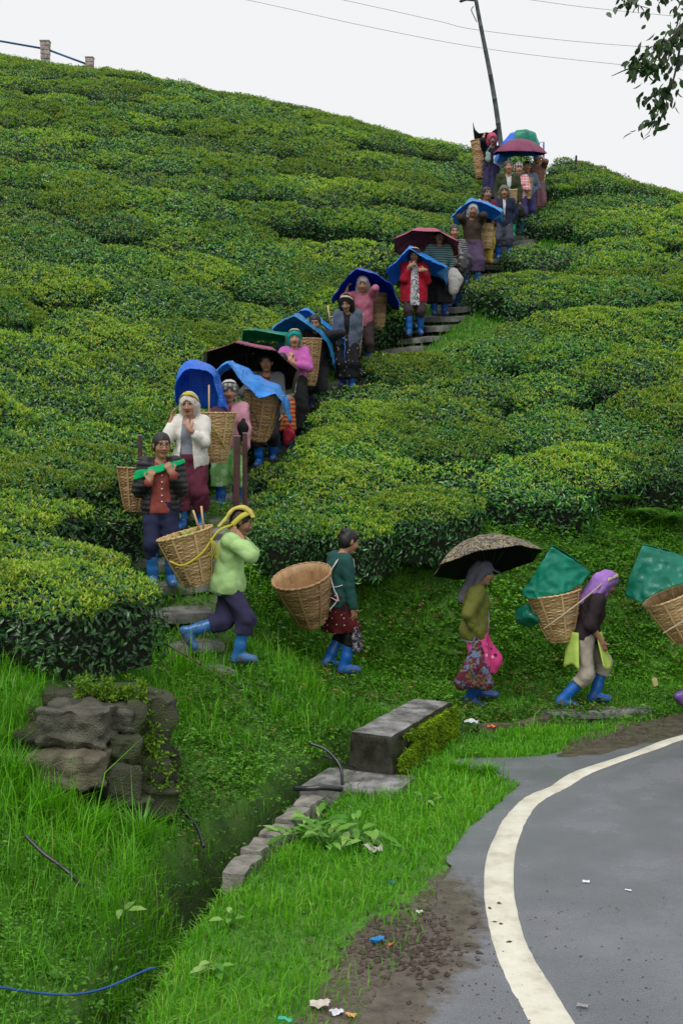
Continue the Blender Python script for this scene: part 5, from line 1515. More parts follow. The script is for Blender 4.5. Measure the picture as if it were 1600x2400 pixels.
# ------------------------------------------------------------------ clothes
def plane(p, n, off=0.0):
    """keeps the side the normal points away from"""
    p = np.asarray(p, float); n = unit(n)
    return lambda X, Y, Z: (X - p[0]) * n[0] + (Y - p[1]) * n[1] + (Z - p[2]) * n[2] - off
def top_mesh(s, h, g, seed):
    i = g.get('fit', .024); T = s.T; hem = g.get('hem', -.06); sl = g.get('sleeve', 1.9); flare = g.get('flare', .0)
    pr = [el(T(0, 0, .15), (.128 + i, .094 + i, .16), s.Rt, k=.05), el(T(0, 0, .28), (.142 + i, .100 + i, .155), s.Rt, k=.05),
          rc(T(-.112, -.005, .385), T(.112, -.005, .385), .055 + i * .7, .055 + i * .7, k=.05)]
    if g.get('bust', True):
        pr += [el(T(.058, .070, .265), (.062, .052, .06), s.Rt, k=.04), el(T(-.058, .070, .265), (.062, .052, .06), s.Rt, k=.04)]
    if hem < .06:
        pr.append(el(T(0, -.005, -.02), (.150 + i + flare, .112 + i + flare, .15 + max(0, -hem - .06)), s.Rt, k=.06))
    if hem < -.14:
        pr.append(rc(T(0, -.005, -.04), T(0, 0, hem - .05), .125 + i, .145 + i + flare, k=.05))
    for q in (0, 1):
        a, b, c = s.sh[q], s.el[q], s.wr[q]
        e1 = a + (b - a) * min(1, sl); pr.append(rc(a, e1, .050 + i * .75, .039 + i * .62, k=.035))
        if sl > 1:
            e2 = b + (c - b) * min(1, sl - 1); pr.append(rc(b, e2, .039 + i * .62, .030 + i * .45, k=.025))
    cuts = [plane(T(0, 0, hem), -s.u)]
    nk = g.get('neck', .064)
    pr.append(rc(T(0, .015, .43), s.hc, nk, nk, op='s', k=.012))
    if g.get('vneck'):
        dv = g['vneck']; pr.append(rc(T(0, .10, .43), T(0, .16, .40 - dv), .045, .012, op='s', k=.01))
    if 'open' in g:
        w0, w1 = g['open']      # half width at the neck and at the hem
        ox = g.get('ox', 0)
        def opn(X, Y, Z):
            dx, dy, dz = X - s.P[0], Y - s.P[1], Z - s.P[2]
            up = dx * s.u[0] + dy * s.u[1] + dz * s.u[2]; fw = dx * s.f[0] + dy * s.f[1] + dz * s.f[2]
            t = np.clip((up - hem) / (.42 - hem), 0, 1); w = w1 + (w0 - w1) * t
            reg = np.maximum(np.abs(dx - ox) - w, -fw + .015)
            return -reg
        cuts.append(opn)
    if g.get('collar'):
        for sg in (-1, 1):
            pr.append(rc(T(sg * .062, -.02, .452), T(sg * .05, .085, .375), .017, .02, k=.012))
        pr.append(rc(T(-.055, -.045, .455), T(.055, -.045, .455), .018, .018, k=.012))
    puff = g.get('quilt')
    def post(P):
        up = (P - s.P) @ s.u
        r = 0
        if puff: r = -np.abs(np.sin(up * math.pi / .055)) * .009
        if g.get('folds'): r = r + np.sin(np.arctan2(P[:, 0] - s.P[0], P[:, 1] - s.P[1]) * 9 + up * 5) * .006 * np.clip((.15 - up) * 4, 0, 1)
        return np.zeros(len(P)) + r
    return solid(pr, h, cuts, g.get('wrinkle', .009), g.get('freq', 20), seed, post)
def trouser_mesh(s, h, g, seed):
    i = g.get('fit', .02); T = s.T; end = min(g.get('end', .38), .38) if not g.get('long') else g['end']; fl = g.get('flare', 0)
    pr = [el(T(0, -.008, -.02), (.150 + i * .7, .112 + i * .8, .13), s.Rt, k=.05), el(T(0, 0, .06), (.132 + i * .6, .10 + i * .6, .10), s.Rt, k=.04)]
    for q in (0, 1):
        e = s.knee[q] + (s.ank[q] - s.knee[q]) * end
        pr += [rc(s.hip[q] + A(0, 0, -.01), s.knee[q], .072 + i * .85, .056 + i + fl * .5, k=.05), rc(s.knee[q], e, .056 + i + fl * .5, .049 + i * .9 + fl, k=.03)]
    cuts = [plane(T(0, 0, .045), s.u)]
    for q in (0, 1):
        e = s.knee[q] + (s.ank[q] - s.knee[q]) * end; dn = unit(s.ank[q] - s.knee[q]); e0 = e.copy()
        def cut(X, Y, Z, e=e0, dn=dn, kk=s.knee[q].copy()):
            d = (X - e[0]) * dn[0] + (Y - e[1]) * dn[1] + (Z - e[2]) * dn[2]
            far = np.sqrt((X - e[0]) ** 2 + (Y - e[1]) ** 2 + (Z - e[2]) ** 2) - .16
            return np.where(far < 0, d - .012, -1)
        cuts.append(cut)
    return solid(pr, h, cuts, g.get('wrinkle', .010), g.get('freq', 19), seed)
def skirt_mesh(s, h, g, seed):
    hz = g['hem']; r1 = g.get('r', .2); cx = (s.knee[0] + s.knee[1] + s.ank[0] + s.ank[1]) / 4
    c = A(s.P[0] * .4 + cx[0] * .6, s.P[1] * .4 + cx[1] * .6, hz - .06)
    T = s.T
    pr = [el(T(0, -.008, -.02), (.168, .13, .14), s.Rt, k=.05), rc(T(0, 0, .0), c, .135, r1, k=.06)]
    for q in (0, 1):
        kk = s.knee[q]; pr.append(rc(s.hip[q], kk if kk[2] > hz else s.hip[q] + (kk - s.hip[q]) * .9, .09, .09, k=.06))
    def post(P):
        a = np.arctan2(P[:, 0] - c[0], P[:, 1] - c[1])
        return np.sin(a * g.get('pleats', 8) + seed) * .016 * np.clip((s.P[2] - P[:, 2]) / .3, 0, 1)
    return solid(pr, h, [plane(T(0, 0, g.get('waist', .10)), s.u), plane(A(0, 0, hz), A(0, 0, -1))], g.get('wrinkle', .009), 19, seed, post)
def boot_mesh(s, q, h, ht=.25):
    a, fd, fu = s.ank[q], s.ff[q], s.fu[q]; up = unit(s.knee[q] - a)
    top = a + up * ht
    pr = [rc(a - up * .0 - fd * .004, a + up * .10, .050, .054, k=.03), rc(a + up * .09, top + up * .03, .054, .064, k=.02),
          rc(a - fd * .035 - fu * .042, a + fd * .05 - fu * .038, .044, .043, k=.03), rc(a + fd * .04 - fu * .036, a + fd * .145 - fu * .048, .045, .040, k=.03)]
    V, Q = solid(pr, h, [plane(top, up), plane(a - fu * .088, -fu)], .003, 26, 3 + q)
    d = (V - a) @ fu
    sole = np.clip(1 - np.abs(d + .078) / .014, 0, 1)[:, None]; rim = np.clip(1 - np.abs((V - top) @ up + .006) / .008, 0, 1)[:, None]
    dirt = np.clip(.36 + (d + .085) * 1.5, 0, 1)[:, None]
    col = np.concatenate([1 - .45 * sole + .15 * rim, dirt], 1)[:, [0, 0, 0, 1]]
    return V, Q, col
def hair_mesh(s, h, g):
    H = s.H; st = g.get('style', 'tied')
    pr = [el(H(0, -.016, .026), HS(.080, .094, .092), s.Rh, k=.02), el(H(0, -.04, -.02), HS(.074, .066, .075), s.Rh, k=.03)]
    if st == 'bun': pr.append(el(H(0, -.085, .07), HS(.042, .036, .036), s.Rh, k=.015))
    if st == 'knot': pr.append(el(H(0, -.105, -.01), HS(.038, .03, .036), s.Rh, k=.015))
    ex = []
    if st == 'long':
        ex = [rc(H(0, -.06, -.02), s.T(0, -.10, .22), .07, .06, k=.03), rc(H(.075, -.02, -.02), s.T(.11, .05, .30), .03, .035, k=.02), rc(H(-.07, -.03, -.02), s.T(-.10, .0, .33), .03, .03, k=.02)]
    # hairline: forehead and cheeks stay free
    n = unit(s.hf * .84 - s.hu * .54)
    fr = el(H(0, .085, -.035), HS(.066, .075, .090), s.Rh, op='s', k=.01)
    return solid(pr + [fr] + ex, h, [], .004, 40, 5)
def scarf_mesh(s, h, g, seed):
    H = s.H; dr = g.get('drape', .30); t = g.get('thick', 0.0); sh = g.get('forward', .0)
    pr = [el(H(0, -.010, .032), HS(.088 + t, .102 + t, .094 + t), s.Rh, k=.03), el(H(0, -.035, -.03), HS(.086 + t, .078 + t, .09), s.Rh, k=.04)]
    if dr > .0:
        pr += [rc(H(0, -.075, -.02), s.T(0, -.125, .44 - dr), .075, .06, k=.05)]
        if g.get('sides', True):
            pr += [rc(H(.072, -.02, -.02), s.T(.10, -.03, .46 - dr * .5), .035, .04, k=.04), rc(H(-.072, -.02, -.02), s.T(-.10, -.03, .46 - dr * .5), .035, .04, k=.04)]
    if g.get('chin'): pr += [rc(H(-.06, .0, -.075), H(.06, .0, -.075), .03, .03, k=.03), rc(H(-.05, .03, -.105), H(.05, .03, -.105), .024, .024, k=.02)]
    pr.append(el(H(0, .095 + sh, -.030), HS(.062, .085, .088), s.Rh, op='s', k=.012))
    return solid(pr, h, [], .007, 26, seed)
SKINS = [(.39, .20, .125), (.35, .172, .105), (.43, .23, .15), (.32, .155, .095)]
WHO = {}
def person(px, py, Y, face, c, label, h=.0085, sc=1.0, seed=0, skin=0):
    """a woman standing at the photo pixel (px, py) at distance Y, turned by face degrees (0 looks at the camera, 90 to the right)"""
    pos = W(px, py, Y)
    if 'STEPS' in globals():          # stand on the step or ground that is there
        ds = [math.hypot(q[0] - pos[0], q[1] - pos[1]) for q in STEPS]; j = int(np.argmin(ds))
        zg = STEPS[j][2] if ds[j] < .45 else tz(pos[0], pos[1]) + .01
        if abs(pos[2] - zg) < .12 and not c.get('free'): pos[2] = zg
    k = FPX / Y; ca, sa = math.cos(math.radians(face)), math.sin(math.radians(face))
    def L(qx, qy, dep=0.0):      # a landmark in the photo -> the person's own coordinates
        wx, wy, wz = (qx - px) / k, dep, (py - qy) / k
        return A(wx * ca + wy * sa, -wx * sa + wy * ca, wz) / sc
    c = {a: (b(L) if callable(b) else b) for a, b in c.items()}
    s = skeleton(c)
    o = root('person', pos, label, 'person', 'tea pickers walking home', rz=math.radians(face)); o.scale = (sc,) * 3
    V, Q, col = body_mesh(s, h, SKINS[skin % 4], seed)
    link('body', mesh_np('body', V, Q, [SKIN], cattr=col), o)
    for g in c['wear']:
        t = g['t']; hh = g.get('h', max(h * 1.15, .0085))
        cattr = None
        if t == 'top': V, Q = top_mesh(s, hh, g, seed + 1)
        elif t == 'trousers': V, Q = trouser_mesh(s, hh, g, seed + 2)
        elif t == 'skirt': V, Q = skirt_mesh(s, hh, g, seed + 3)
        elif t == 'hair': V, Q = hair_mesh(s, max(h, .0075), g)
        elif t == 'scarf': V, Q = scarf_mesh(s, max(h, .0075), g, seed + 4)
        elif t == 'boots':
            for q in (0, 1):
                V, Q, cattr = boot_mesh(s, q, hh, g.get('ht', .25)); link('boot', mesh_np('boot', V, Q, [g['m']], cattr=cattr), o)
            continue
        elif t == 'mesh':
            V, Q = g['fn'](s)
        ob = link(g.get('name', t), mesh_np(g.get('name', t), V, Q, [g['m']], smooth=not g.get('flatshade')), o)
        if g.get('label'): ob['label'] = g['label']
    s.o = o; s.pos = pos; s.Mw = Matrix.Translation(tuple(pos)) @ Matrix.Rotation(math.radians(face), 4, 'Z') @ Matrix.Diagonal((sc, sc, sc, 1))
    s.world = lambda p: np.array(s.Mw @ Vector(tuple(p)))
    s.L = L
    return s
# ------------------------------------------------------------------ baskets, tarpaulins, umbrellas, bags
def cane(name, c1, c2, c3):
    m, nt, b = nodes_of(name)
    at = nn(nt, 'ShaderNodeAttribute'); at.attribute_name = 'rnd'
    v = coords(nt); f = noise(nt, v, 35, 4)
    ad = nn(nt, 'ShaderNodeMath', operation='MULTIPLY_ADD'); nt.links.new(f, ad.inputs[0]); ad.inputs[1].default_value = .5; nt.links.new(at.outputs['Fac'], ad.inputs[2])
    oi = nn(nt, 'ShaderNodeObjectInfo')
    nt.links.new(ramp(nt, ad.outputs[0], [(.2, c1), (.6, c2), (1.0, c3)]), b.inputs['Base Color'])
    b.inputs['Roughness'].default_value = .5; b.inputs['Specular IOR Level'].default_value = .4
    bump(nt, b, f, .4, .004)
    return m
CANE = cane('split_bamboo', (.20, .115, .045), (.44, .28, .12), (.62, .44, .22))
CANED = cane('old_split_bamboo', (.12, .062, .03), (.29, .165, .075), (.44, .28, .14))
CANEL = cane('pale_split_bamboo', (.27, .17, .075), (.50, .34, .16), (.66, .49, .27))
def basket_wall(rt, rb, H, seed, ns=48, rows=30):
    rg = np.random.default_rng(seed)
    th = np.linspace(0, 2 * math.pi, ns, endpoint=False)
    def rad(t, th):
        base = rb * .88 + (rt - rb * .88) * t ** .74
        sq = 1 + .10 * (1 - t) ** 2 * np.cos(4 * th)          # the foot is squarish
        return base * sq
    V = []
    off = rg.normal(0, .0022, (rows, 6))
    for j in range(rows):
        for sub, b in ((0.08, -.0035), (.5, .0045), (.92, -.0035)):
            t = (j + sub) / rows
            w = .0055 * np.cos(th * ns / 4 + math.pi * j) * (1 if sub == .5 else .5)
            wob = off[j, 0] * np.sin(th * 2 + j) + off[j, 1] * np.cos(th * 3)
            r = rad(t, th) + b + w + wob
            z = H * t + off[j, 2] * 1.2 * np.sin(th + off[j, 3] * 800)
            V.append(np.stack([r * np.cos(th), r * np.sin(th), z], -1))
    n_out = len(V)
    for t in np.linspace(1, .0, 8):
        r = rad(t, th) - .014
        V.append(np.stack([r * np.cos(th), r * np.sin(th), np.full(ns, max(H * t, .02))], -1))
    V = np.array(V); m = len(V); ii = np.arange(m * ns).reshape(m, ns)
    q = np.stack([ii[:-1], np.roll(ii[:-1], -1, 1), np.roll(ii[1:], -1, 1), ii[1:]], -1)
    rnd = np.repeat(np.clip(np.repeat(rg.uniform(.15, .75, rows + 10), 3)[:m - 1, None] + rg.normal(0, .10, (m - 1, ns)), 0, 1), 1)
    Vf = V.reshape(-1, 3); Fq = q.reshape(-1, 4)
    caps = []
    for row, flip in ((0, True), (m - 1, False)):
        c = len(Vf); Vf = np.concatenate([Vf, [[0, 0, Vf[ii[row, 0], 2] + (.012 if flip else 0)]]])
        i = np.arange(ns); a, b = ii[row], np.roll(ii[row], -1)
        t3 = np.stack([np.full(ns, c), b, a] if flip else [np.full(ns, c), a, b], -1); caps.append(t3)
    caps = np.concatenate(caps)
    return mesh_np('weave', Vf, [Fq, caps], [CANE], smooth=True, fattr={'rnd': np.r_[rnd.ravel(), np.full(len(caps), .2)]}), rad
BK = {}
def basket(base, top, rt, rb, label, mat=None, seed=0, tilt_to_cam=0.0, strap=None, sticks=(), name='wicker_basket', leaves=False, low=False, strapmat=None, sw=.05, grp='carrying baskets'):
    """cone basket: base and top are the middles of its foot and of its mouth"""
    base = np.asarray(base, float); top = np.asarray(top, float)
    ax = unit(top - base); H = np.linalg.norm(top - base)
    key = (round(rt, 2), round(rb, 2), round(H, 2), low)
    if key not in BK: BK[key] = basket_wall(rt, rb, H, len(BK), 36 if low else 48, 20 if low else 30)
    me, rad = BK[key]
    o = root(name, base, label, 'basket', grp)
    z = Vector(ax); x = Vector((1, 0, 0)); x = (x - z * x.dot(z)).normalized(); y = z.cross(x)
    o.rotation_euler = Matrix((x, y, z)).transposed().to_euler()
    inv = (Matrix.Translation(tuple(base)) @ o.rotation_euler.to_matrix().to_4x4()).inverted()
    loc = lambda p: np.array(inv @ Vector(tuple(p)))
    m = mat or CANE
    if m is not CANE:
        me = me.copy(); me.materials[0] = m
    link('weave', me, o)
    th = np.linspace(0, 2 * math.pi, 49)
    rr = rad(1.0, th)
    ring = np.stack([rr * np.cos(th), rr * np.sin(th), np.full(49, H)], -1)
    ph = np.linspace(0, 2 * math.pi * 14, 49)
    parts = [tube(ring + .006 * np.stack([np.cos(ph + a) * np.cos(th), np.cos(ph + a) * np.sin(th), np.sin(ph + a)], -1), .0085, 6, cap=False) for a in (0, math.pi)]
    V, F = merge(parts); link('rim', mesh_np('rim', V, F, [m], fattr={'rnd': np.random.default_rng(seed).uniform(.3, .7, sum(len(f) for f in F))}), o)
    for k in range(0 if low else 8):
        a = k * math.pi / 4 + .25 + seed
        ts = np.linspace(.08, .97, 6)
        P = np.stack([(rad(ts, a) + .009) * math.cos(a), (rad(ts, a) + .009) * math.sin(a), ts * H], -1)
        V, F = ribbon(P, .018, .006, A(math.cos(a), math.sin(a), .2)); link('stake', mesh_np('stake', V, F, [m], smooth=False, fattr={'rnd': np.full(sum(len(f) for f in F), .7)}), o)
    for a, b in sticks:
        V, F = tube([loc(a), loc(b)], .010, 6); link('stick', mesh_np('stick', V, F, [m], fattr={'rnd': np.full(sum(len(f) for f in F), .6)}), o)
    if strap is not None:
        for sp, w, nrm in strap:
            P = catmull([loc(p) for p in sp], 8)
            if nrm is None: V, F = tube(P, w, 6)
            else:
                cen = P.mean(0); N = P - cen; V, F = ribbon(P, w, .006, N)
            link('carrying_strap', mesh_np('carrying_strap', V, F, [strapmat or STRAPM]), o)
    if leaves:
        rg = np.random.default_rng(seed); n = 500
        a = rg.uniform(0, 6.28, n); q = np.sqrt(rg.uniform(0, 1, n)) * (rt - .03)
        C = np.stack([q * np.cos(a), q * np.sin(a), H - .07 + .05 * (1 - q / rt) + rg.normal(0, .012, n)], -1); Ls = rg.uniform(.03, .06, n)
        V, F, per = leaves4(C, rg.normal(0, 1, (n, 3)), rg.normal(0, .4, (n, 3)) + A(0, 0, 1), Ls, Ls * .45)
        lv = link('picked_leaves', mesh_np('picked_leaves', V, F, [SHOOT], smooth=False, fattr={'rnd': np.repeat(rg.uniform(0, .6, n), per)}), o); lv['kind'] = 'stuff'
    return o
STRAPM = cloth('pale_strap', (.45, .38, .25)); STRAPY = cloth('yellow_strap', (.48, .43, .05)); STRAPW = cloth('white_strap', (.6, .58, .55)); STRAPD = cloth('dark_strap', (.09, .085, .08))

def tarp_mat(name, col, grid=True):
    m, nt, b = nodes_of(name)
    v = coords(nt)
    f = noise(nt, v, 3, 3); g = noise(nt, v, 11, 4)
    c = ramp(nt, f, [(.3, tuple(x * .75 for x in col)), (.7, tuple(min(1, x * 1.2 + .005) for x in col))])
    nt.links.new(c, b.inputs['Base Color'])
    b.inputs['Roughness'].default_value = .33; b.inputs['Specular IOR Level'].default_value = .55
    hgt = g
    if grid:
        ws = []
        for ax in 'XZ':
            w = nn(nt, 'ShaderNodeTexWave', wave_type='BANDS', bands_direction=ax, wave_profile='TRI'); w.inputs['Scale'].default_value = 1.9; w.inputs['Distortion'].default_value = 1.2
            nt.links.new(v, w.inputs['Vector']); ws.append(w.outputs['Fac'])
        mn = nn(nt, 'ShaderNodeMath', operation='MINIMUM'); nt.links.new(ws[0], mn.inputs[0]); nt.links.new(ws[1], mn.inputs[1])
        cr = ramp(nt, mn.outputs[0], [(.0, (0, 0, 0)), (.10, (1, 1, 1))])
        ad = nn(nt, 'ShaderNodeMath', operation='MULTIPLY_ADD'); nt.links.new(cr, ad.inputs[0]); ad.inputs[1].default_value = .35; nt.links.new(g, ad.inputs[2]); hgt = ad.outputs[0]
    bump(nt, b, hgt, .6, .02)
    tr = nn(nt, 'ShaderNodeBsdfTranslucent'); nt.links.new(c, tr.inputs['Color'])
    mx = nn(nt, 'ShaderNodeMixShader'); mx.inputs[0].default_value = .30
    nt.links.new(b.outputs[0], mx.inputs[1]); nt.links.new(tr.outputs[0], mx.inputs[2]); nt.links.new(mx.outputs[0], nt.nodes['Material Output'].inputs['Surface'])
    return m
T_BLUE = tarp_mat('blue_tarp', (.012, .17, .80)); T_LIGHT = tarp_mat('light_blue_tarp', (.03, .30, .85)); T_NAVY = tarp_mat('navy_tarp', (.012, .08, .50)); T_CYAN = tarp_mat('worn_blue_tarp', (.012, .25, .56))
T_GREEN = tarp_mat('green_tarp', (.004, .30, .19), False); T_GREEN2 = tarp_mat('dark_and_shaded_green_tarp', (.004, .23, .145), False); T_BLACK = tarp_mat('black_plastic', (.02, .022, .03), False)  # second green also carries the painted shade of one sheet's far half
def resample(P, n):
    P = np.asarray(P, float); s = np.r_[0, np.cumsum(np.linalg.norm(np.diff(P, axis=0), axis=1))]; t = np.linspace(0, s[-1], n)
    return np.stack([np.interp(t, s, P[:, i]) for i in range(3)], -1)
def sheet(name, rows, mat, label, cat='tarpaulin', grp='plastic sheets over the loads', nu=40, nv=26, crease=.018, sharp=True, seed=0, thick=.004, freq=5.0):
    """plastic sheet hung over the given rows of points (each row runs left to right)"""
    R = [resample(catmull(r, 6) if not sharp else np.asarray(r, float), nu) for r in rows]
    R = np.array(R)
    G_ = np.array([catmull(R[:, i], max(2, nv // max(1, len(rows) - 1))) if len(rows) > 2 else np.linspace(R[0, i], R[1, i], nv) for i in range(nu)]).transpose(1, 0, 2)
    m, n = G_.shape[:2]
    du = np.gradient(G_, axis=1); dv = np.gradient(G_, axis=0); N = np.cross(du, dv); N /= np.linalg.norm(N, axis=2, keepdims=True) + 1e-9
    P = G_.reshape(-1, 3)
    d = (np.abs(vnoise(P * freq + seed * 5, seed)) - .35) * 1.7 + (np.abs(vnoise(P * freq * 2.4 + seed, seed + 1)) - .35) * 1.0 + vnoise(P * freq * 5 + seed, seed + 2) * .2
    G_ = G_ + N * (d.reshape(m, n, 1) * crease)
    c = G_.reshape(-1, 3).mean(0); c = A(c[0], c[1], G_[..., 2].min())
    top = (G_ - c).reshape(-1, 3); bot = (G_ - N * thick - c).reshape(-1, 3)
    ii = np.arange(m * n).reshape(m, n)
    q1 = np.stack([ii[:-1, :-1], ii[:-1, 1:], ii[1:, 1:], ii[1:, :-1]], -1).reshape(-1, 4)
    rim = np.concatenate([ii[0, :], ii[1:, -1], ii[-1, -2::-1], ii[-2:0:-1, 0]]); rn = np.roll(rim, -1)
    q3 = np.stack([rim, rim + m * n, rn + m * n, rn], -1)
    o = link(name, mesh_np(name, np.concatenate([top, bot]), [q1, q1[:, ::-1] + m * n, q3], [mat])); o.location = tuple(c)
    return tag(o, label, cat, grp)
def pxrow(pts, Y=None):
    return [W(p[0], p[1], p[2] if len(p) > 2 else Y) for p in pts]

DARKM = basic('black_metal', (.015, .015, .016), rough=.35, bmp=0, spec=.6)
def umbrella(top, axis, R, depth, mat, under, label, hand=None, trim=None, seed=0, shaft=.75):
    o = root('umbrella', np.asarray(hand if hand is not None else top, float), label, 'umbrella', 'umbrellas')
    base = np.array(o.location); z = unit(axis); x = unit(np.cross(A(0, 1, 0) if abs(z[1]) < .9 else A(1, 0, 0), z)); y = np.cross(z, x)
    M = np.stack([x, y, z], 1)
    na, nr = 64, 12
    th = np.linspace(0, 2 * math.pi, na, endpoint=False) + .2 + seed; rr = np.linspace(0.012, 1, nr)
    def surf(off):
        out = []
        for r in rr:
            sc = np.abs(np.sin((th - .2 - seed) * 4)) * r ** 2
            phi = np.mod(th - .2 - seed + math.pi / 8, math.pi / 4) - math.pi / 8; ribd = math.pi / 8 - np.abs(np.mod(th - .2 - seed, math.pi / 4) - math.pi / 8)
            poly = math.cos(math.pi / 8) / np.cos(math.pi / 8 - ribd)      # straight hems between the ribs
            rad = R * r * (1 + (poly - 1) * (.35 + .65 * r)) * (1 - .025 * sc); zz = -depth * r ** 2.1 - .0 - R * .035 * sc * (1 - r) * 2 + off
            out.append(np.stack([rad * np.cos(th), rad * np.sin(th), zz], -1))
        return np.array(out).reshape(-1, 3)
    ii = np.arange(nr * na).reshape(nr, na)
    q = np.stack([ii[:-1], ii[1:], np.roll(ii[1:], -1, 1), np.roll(ii[:-1], -1, 1)], -1).reshape(-1, 4)
    V1, V2 = surf(0), surf(-.006)
    edge = np.stack([ii[-1], ii[-1] + nr * na, np.roll(ii[-1], -1) + nr * na, np.roll(ii[-1], -1)], -1)
    L = lambda V: V @ M.T + np.asarray(top, float) - base
    link('canopy', mesh_np('canopy', L(np.concatenate([V1, V2])), [q, q[:, ::-1] + nr * na, edge], [mat, under], midx=[0, 1, 0]), o)
    if trim is not None:
        a, b = surf(-.013)[ii[-2]], surf(-.013)[ii[-1]] * A(1.004, 1.004, 1); a = a * .8 + b * .2; t2 = np.concatenate([a, b]); k = np.arange(na)
        t2 = np.concatenate([t2, t2 + A(0, 0, -.003)])
        qq = np.stack([k, (k + 1) % na, (k + 1) % na + na, k + na], -1)
        link('trim', mesh_np('trim', L(t2), [qq, qq[:, ::-1] + 2 * na], [trim]), o)
    for k in range(8):
        a = .2 + seed + k * math.pi / 4
        P = np.array([[R * r * math.cos(a), R * r * math.sin(a), -depth * r ** 2.1 - .012] for r in np.linspace(.03, 1.01, 9)])
        V, F = tube(L(P), .0035, 5); link('rib', mesh_np('rib', V, F, [DARKM]), o)
        S = np.array([[.015 * math.cos(a), .015 * math.sin(a), -depth * 1.0 - .10], P[4]]); V, F = tube(L(S), .003, 4); link('strut', mesh_np('strut', V, F, [DARKM]), o)
    tip = np.asarray(top, float) + z * .05; end = np.asarray(top, float) - z * shaft if hand is None else np.asarray(hand, float) - unit(np.asarray(top, float) - hand) * .08
    V, F = tube([tip - base, end - base], .006, 6); link('shaft', mesh_np('shaft', V, F, [DARKM]), o)
    V, F = tube([end - base, end - base - z * .09], .014, 8); link('handle', mesh_np('handle', V, F, [DARKM]), o)
    return o
def bag(name, pts, rads, mat, label, handles=(), cat='bag', wr=.01, h=.012, flat=.55, face=0.0):
    """soft bag: a plump sack through the given points, with handles"""
    B = np.asarray(pts[-1], float); B = A(B[0], B[1], B[2] - rads[-1])
    o = root(name, B, label, cat)
    pr = [rc(np.asarray(p) - B, np.asarray(q) - B, a, b, k=.04) for p, q, a, b in zip(pts[:-1], pts[1:], rads[:-1], rads[1:])]
    V, Q = solid(pr, h, [], wr, 22, len(pts))
    c = V.mean(0); V = (V - c) * A(1, flat, 1) + c
    link('sack', mesh_np('sack', V, Q, [mat]), o)
    for hp in handles:
        V, F = tube(catmull([np.asarray(p) - B for p in hp], 6), .008, 6); link('handle', mesh_np('handle', V, F, [mat]), o)
    return o
# ------------------------------------------------------------------ the tea pickers
def T_(m, **k): return dict(t='top', m=m, **k)
BLUES = [B_BLUE, B_BLUE2, B_BLUE, B_BLUE3]; NB = [0]
def boots(m=None, **k):
    NB[0] += 1
    return dict(t='boots', m=m or BLUES[NB[0] % 4], **k)
def hair(m=None, style='tied'): return dict(t='hair', m=m or HAIR, style=style)
def scarf(m, **k): return dict(t='scarf', m=m, name='headscarf', **k)
def pants(m, **k): return dict(t='trousers', m=m, **k)
def skirt(m, hem, **k): return dict(t='skirt', m=m, hem=hem, **k)
def meshpart(name, fn, m, **k): return dict(t='mesh', name=name, fn=fn, m=m, **k)
def band(pts, w, t=.008):
    def fn(s):
        P = catmull([p(s) if callable(p) else p for p in pts], 8); c = P.mean(0)
        ww = np.interp(np.linspace(0, 1, len(P)), np.linspace(0, 1, len(w)), w) if isinstance(w, (list, tuple)) else w
        V, F = ribbon(P, ww, t, P - c)
        V = V + np.stack([vnoise(V * 24 + 3, i) for i in range(3)], -1) * .006
        return V, F
    return fn
def headband(w=.05, m=None, name='head_strap', back=.08, drop=.02):
    def fn(s):
        P = catmull([s.H(-.10, -back, -drop), s.H(-.093, -.01, .055), s.H(-.055, .045, .112), s.H(0, .055, .124), s.H(.055, .045, .112), s.H(.093, -.01, .055), s.H(.10, -back, -drop)], 8)
        return ribbon(P, w, .006, P - s.hc)
    return meshpart(name, fn, m)
NAVYT = cloth('navy_trousers', (.018, .022, .055)); BLACKJ = cloth('black_quilted_nylon', (.016, .015, .017), rough=.5, spec=.35)
GREYSH = cloth('grey_shirt', (.20, .22, .26)); BLACKC = cloth('black_cloth', (.014, .014, .016)); BROWNP = cloth('dark_brown_cloth', (.045, .03, .032)); PURP = cloth('dusky_purple_cloth', (.075, .05, .10))

# --- the woman in green cloth and spectacles at the foot of the steps
def glasses(s):
    parts = []
    for sg in (-1, 1):
        a = np.linspace(0, 2 * math.pi, 17)
        parts.append(tube([s.H(sg * .031 + .022 * math.cos(t), .096, .008 + .018 * math.sin(t)) for t in a], .0022, 5, cap=False))
        parts.append(tube([s.H(sg * .053, .095, .012), s.H(sg * .078, .0, .012)], .002, 5))
    parts.append(tube([s.H(-.009, .098, .012), s.H(.009, .098, .012)], .002, 5))
    return merge(parts)
def shawl_band(s):
    T = s.T
    pr = [el(T(0, 0, .28), (.19, .155, .16), s.Rt, k=.05), rc(T(-.112, -.005, .385), T(.112, -.005, .385), .09, .09, k=.05), el(T(0, .08, .30), (.13, .085, .10), s.Rt, k=.04)]
    for q in (0, 1): pr.append(rc(s.sh[q], s.sh[q] * .45 + s.el[q] * .55, .085, .08, k=.04))
    n1 = s.u - s.x * .22; n2 = s.u - s.x * .34
    return solid(pr, .008, [plane(T(0, .1, .405), n1), plane(T(0, .1, .335), -n2)], .008, 24, 7)
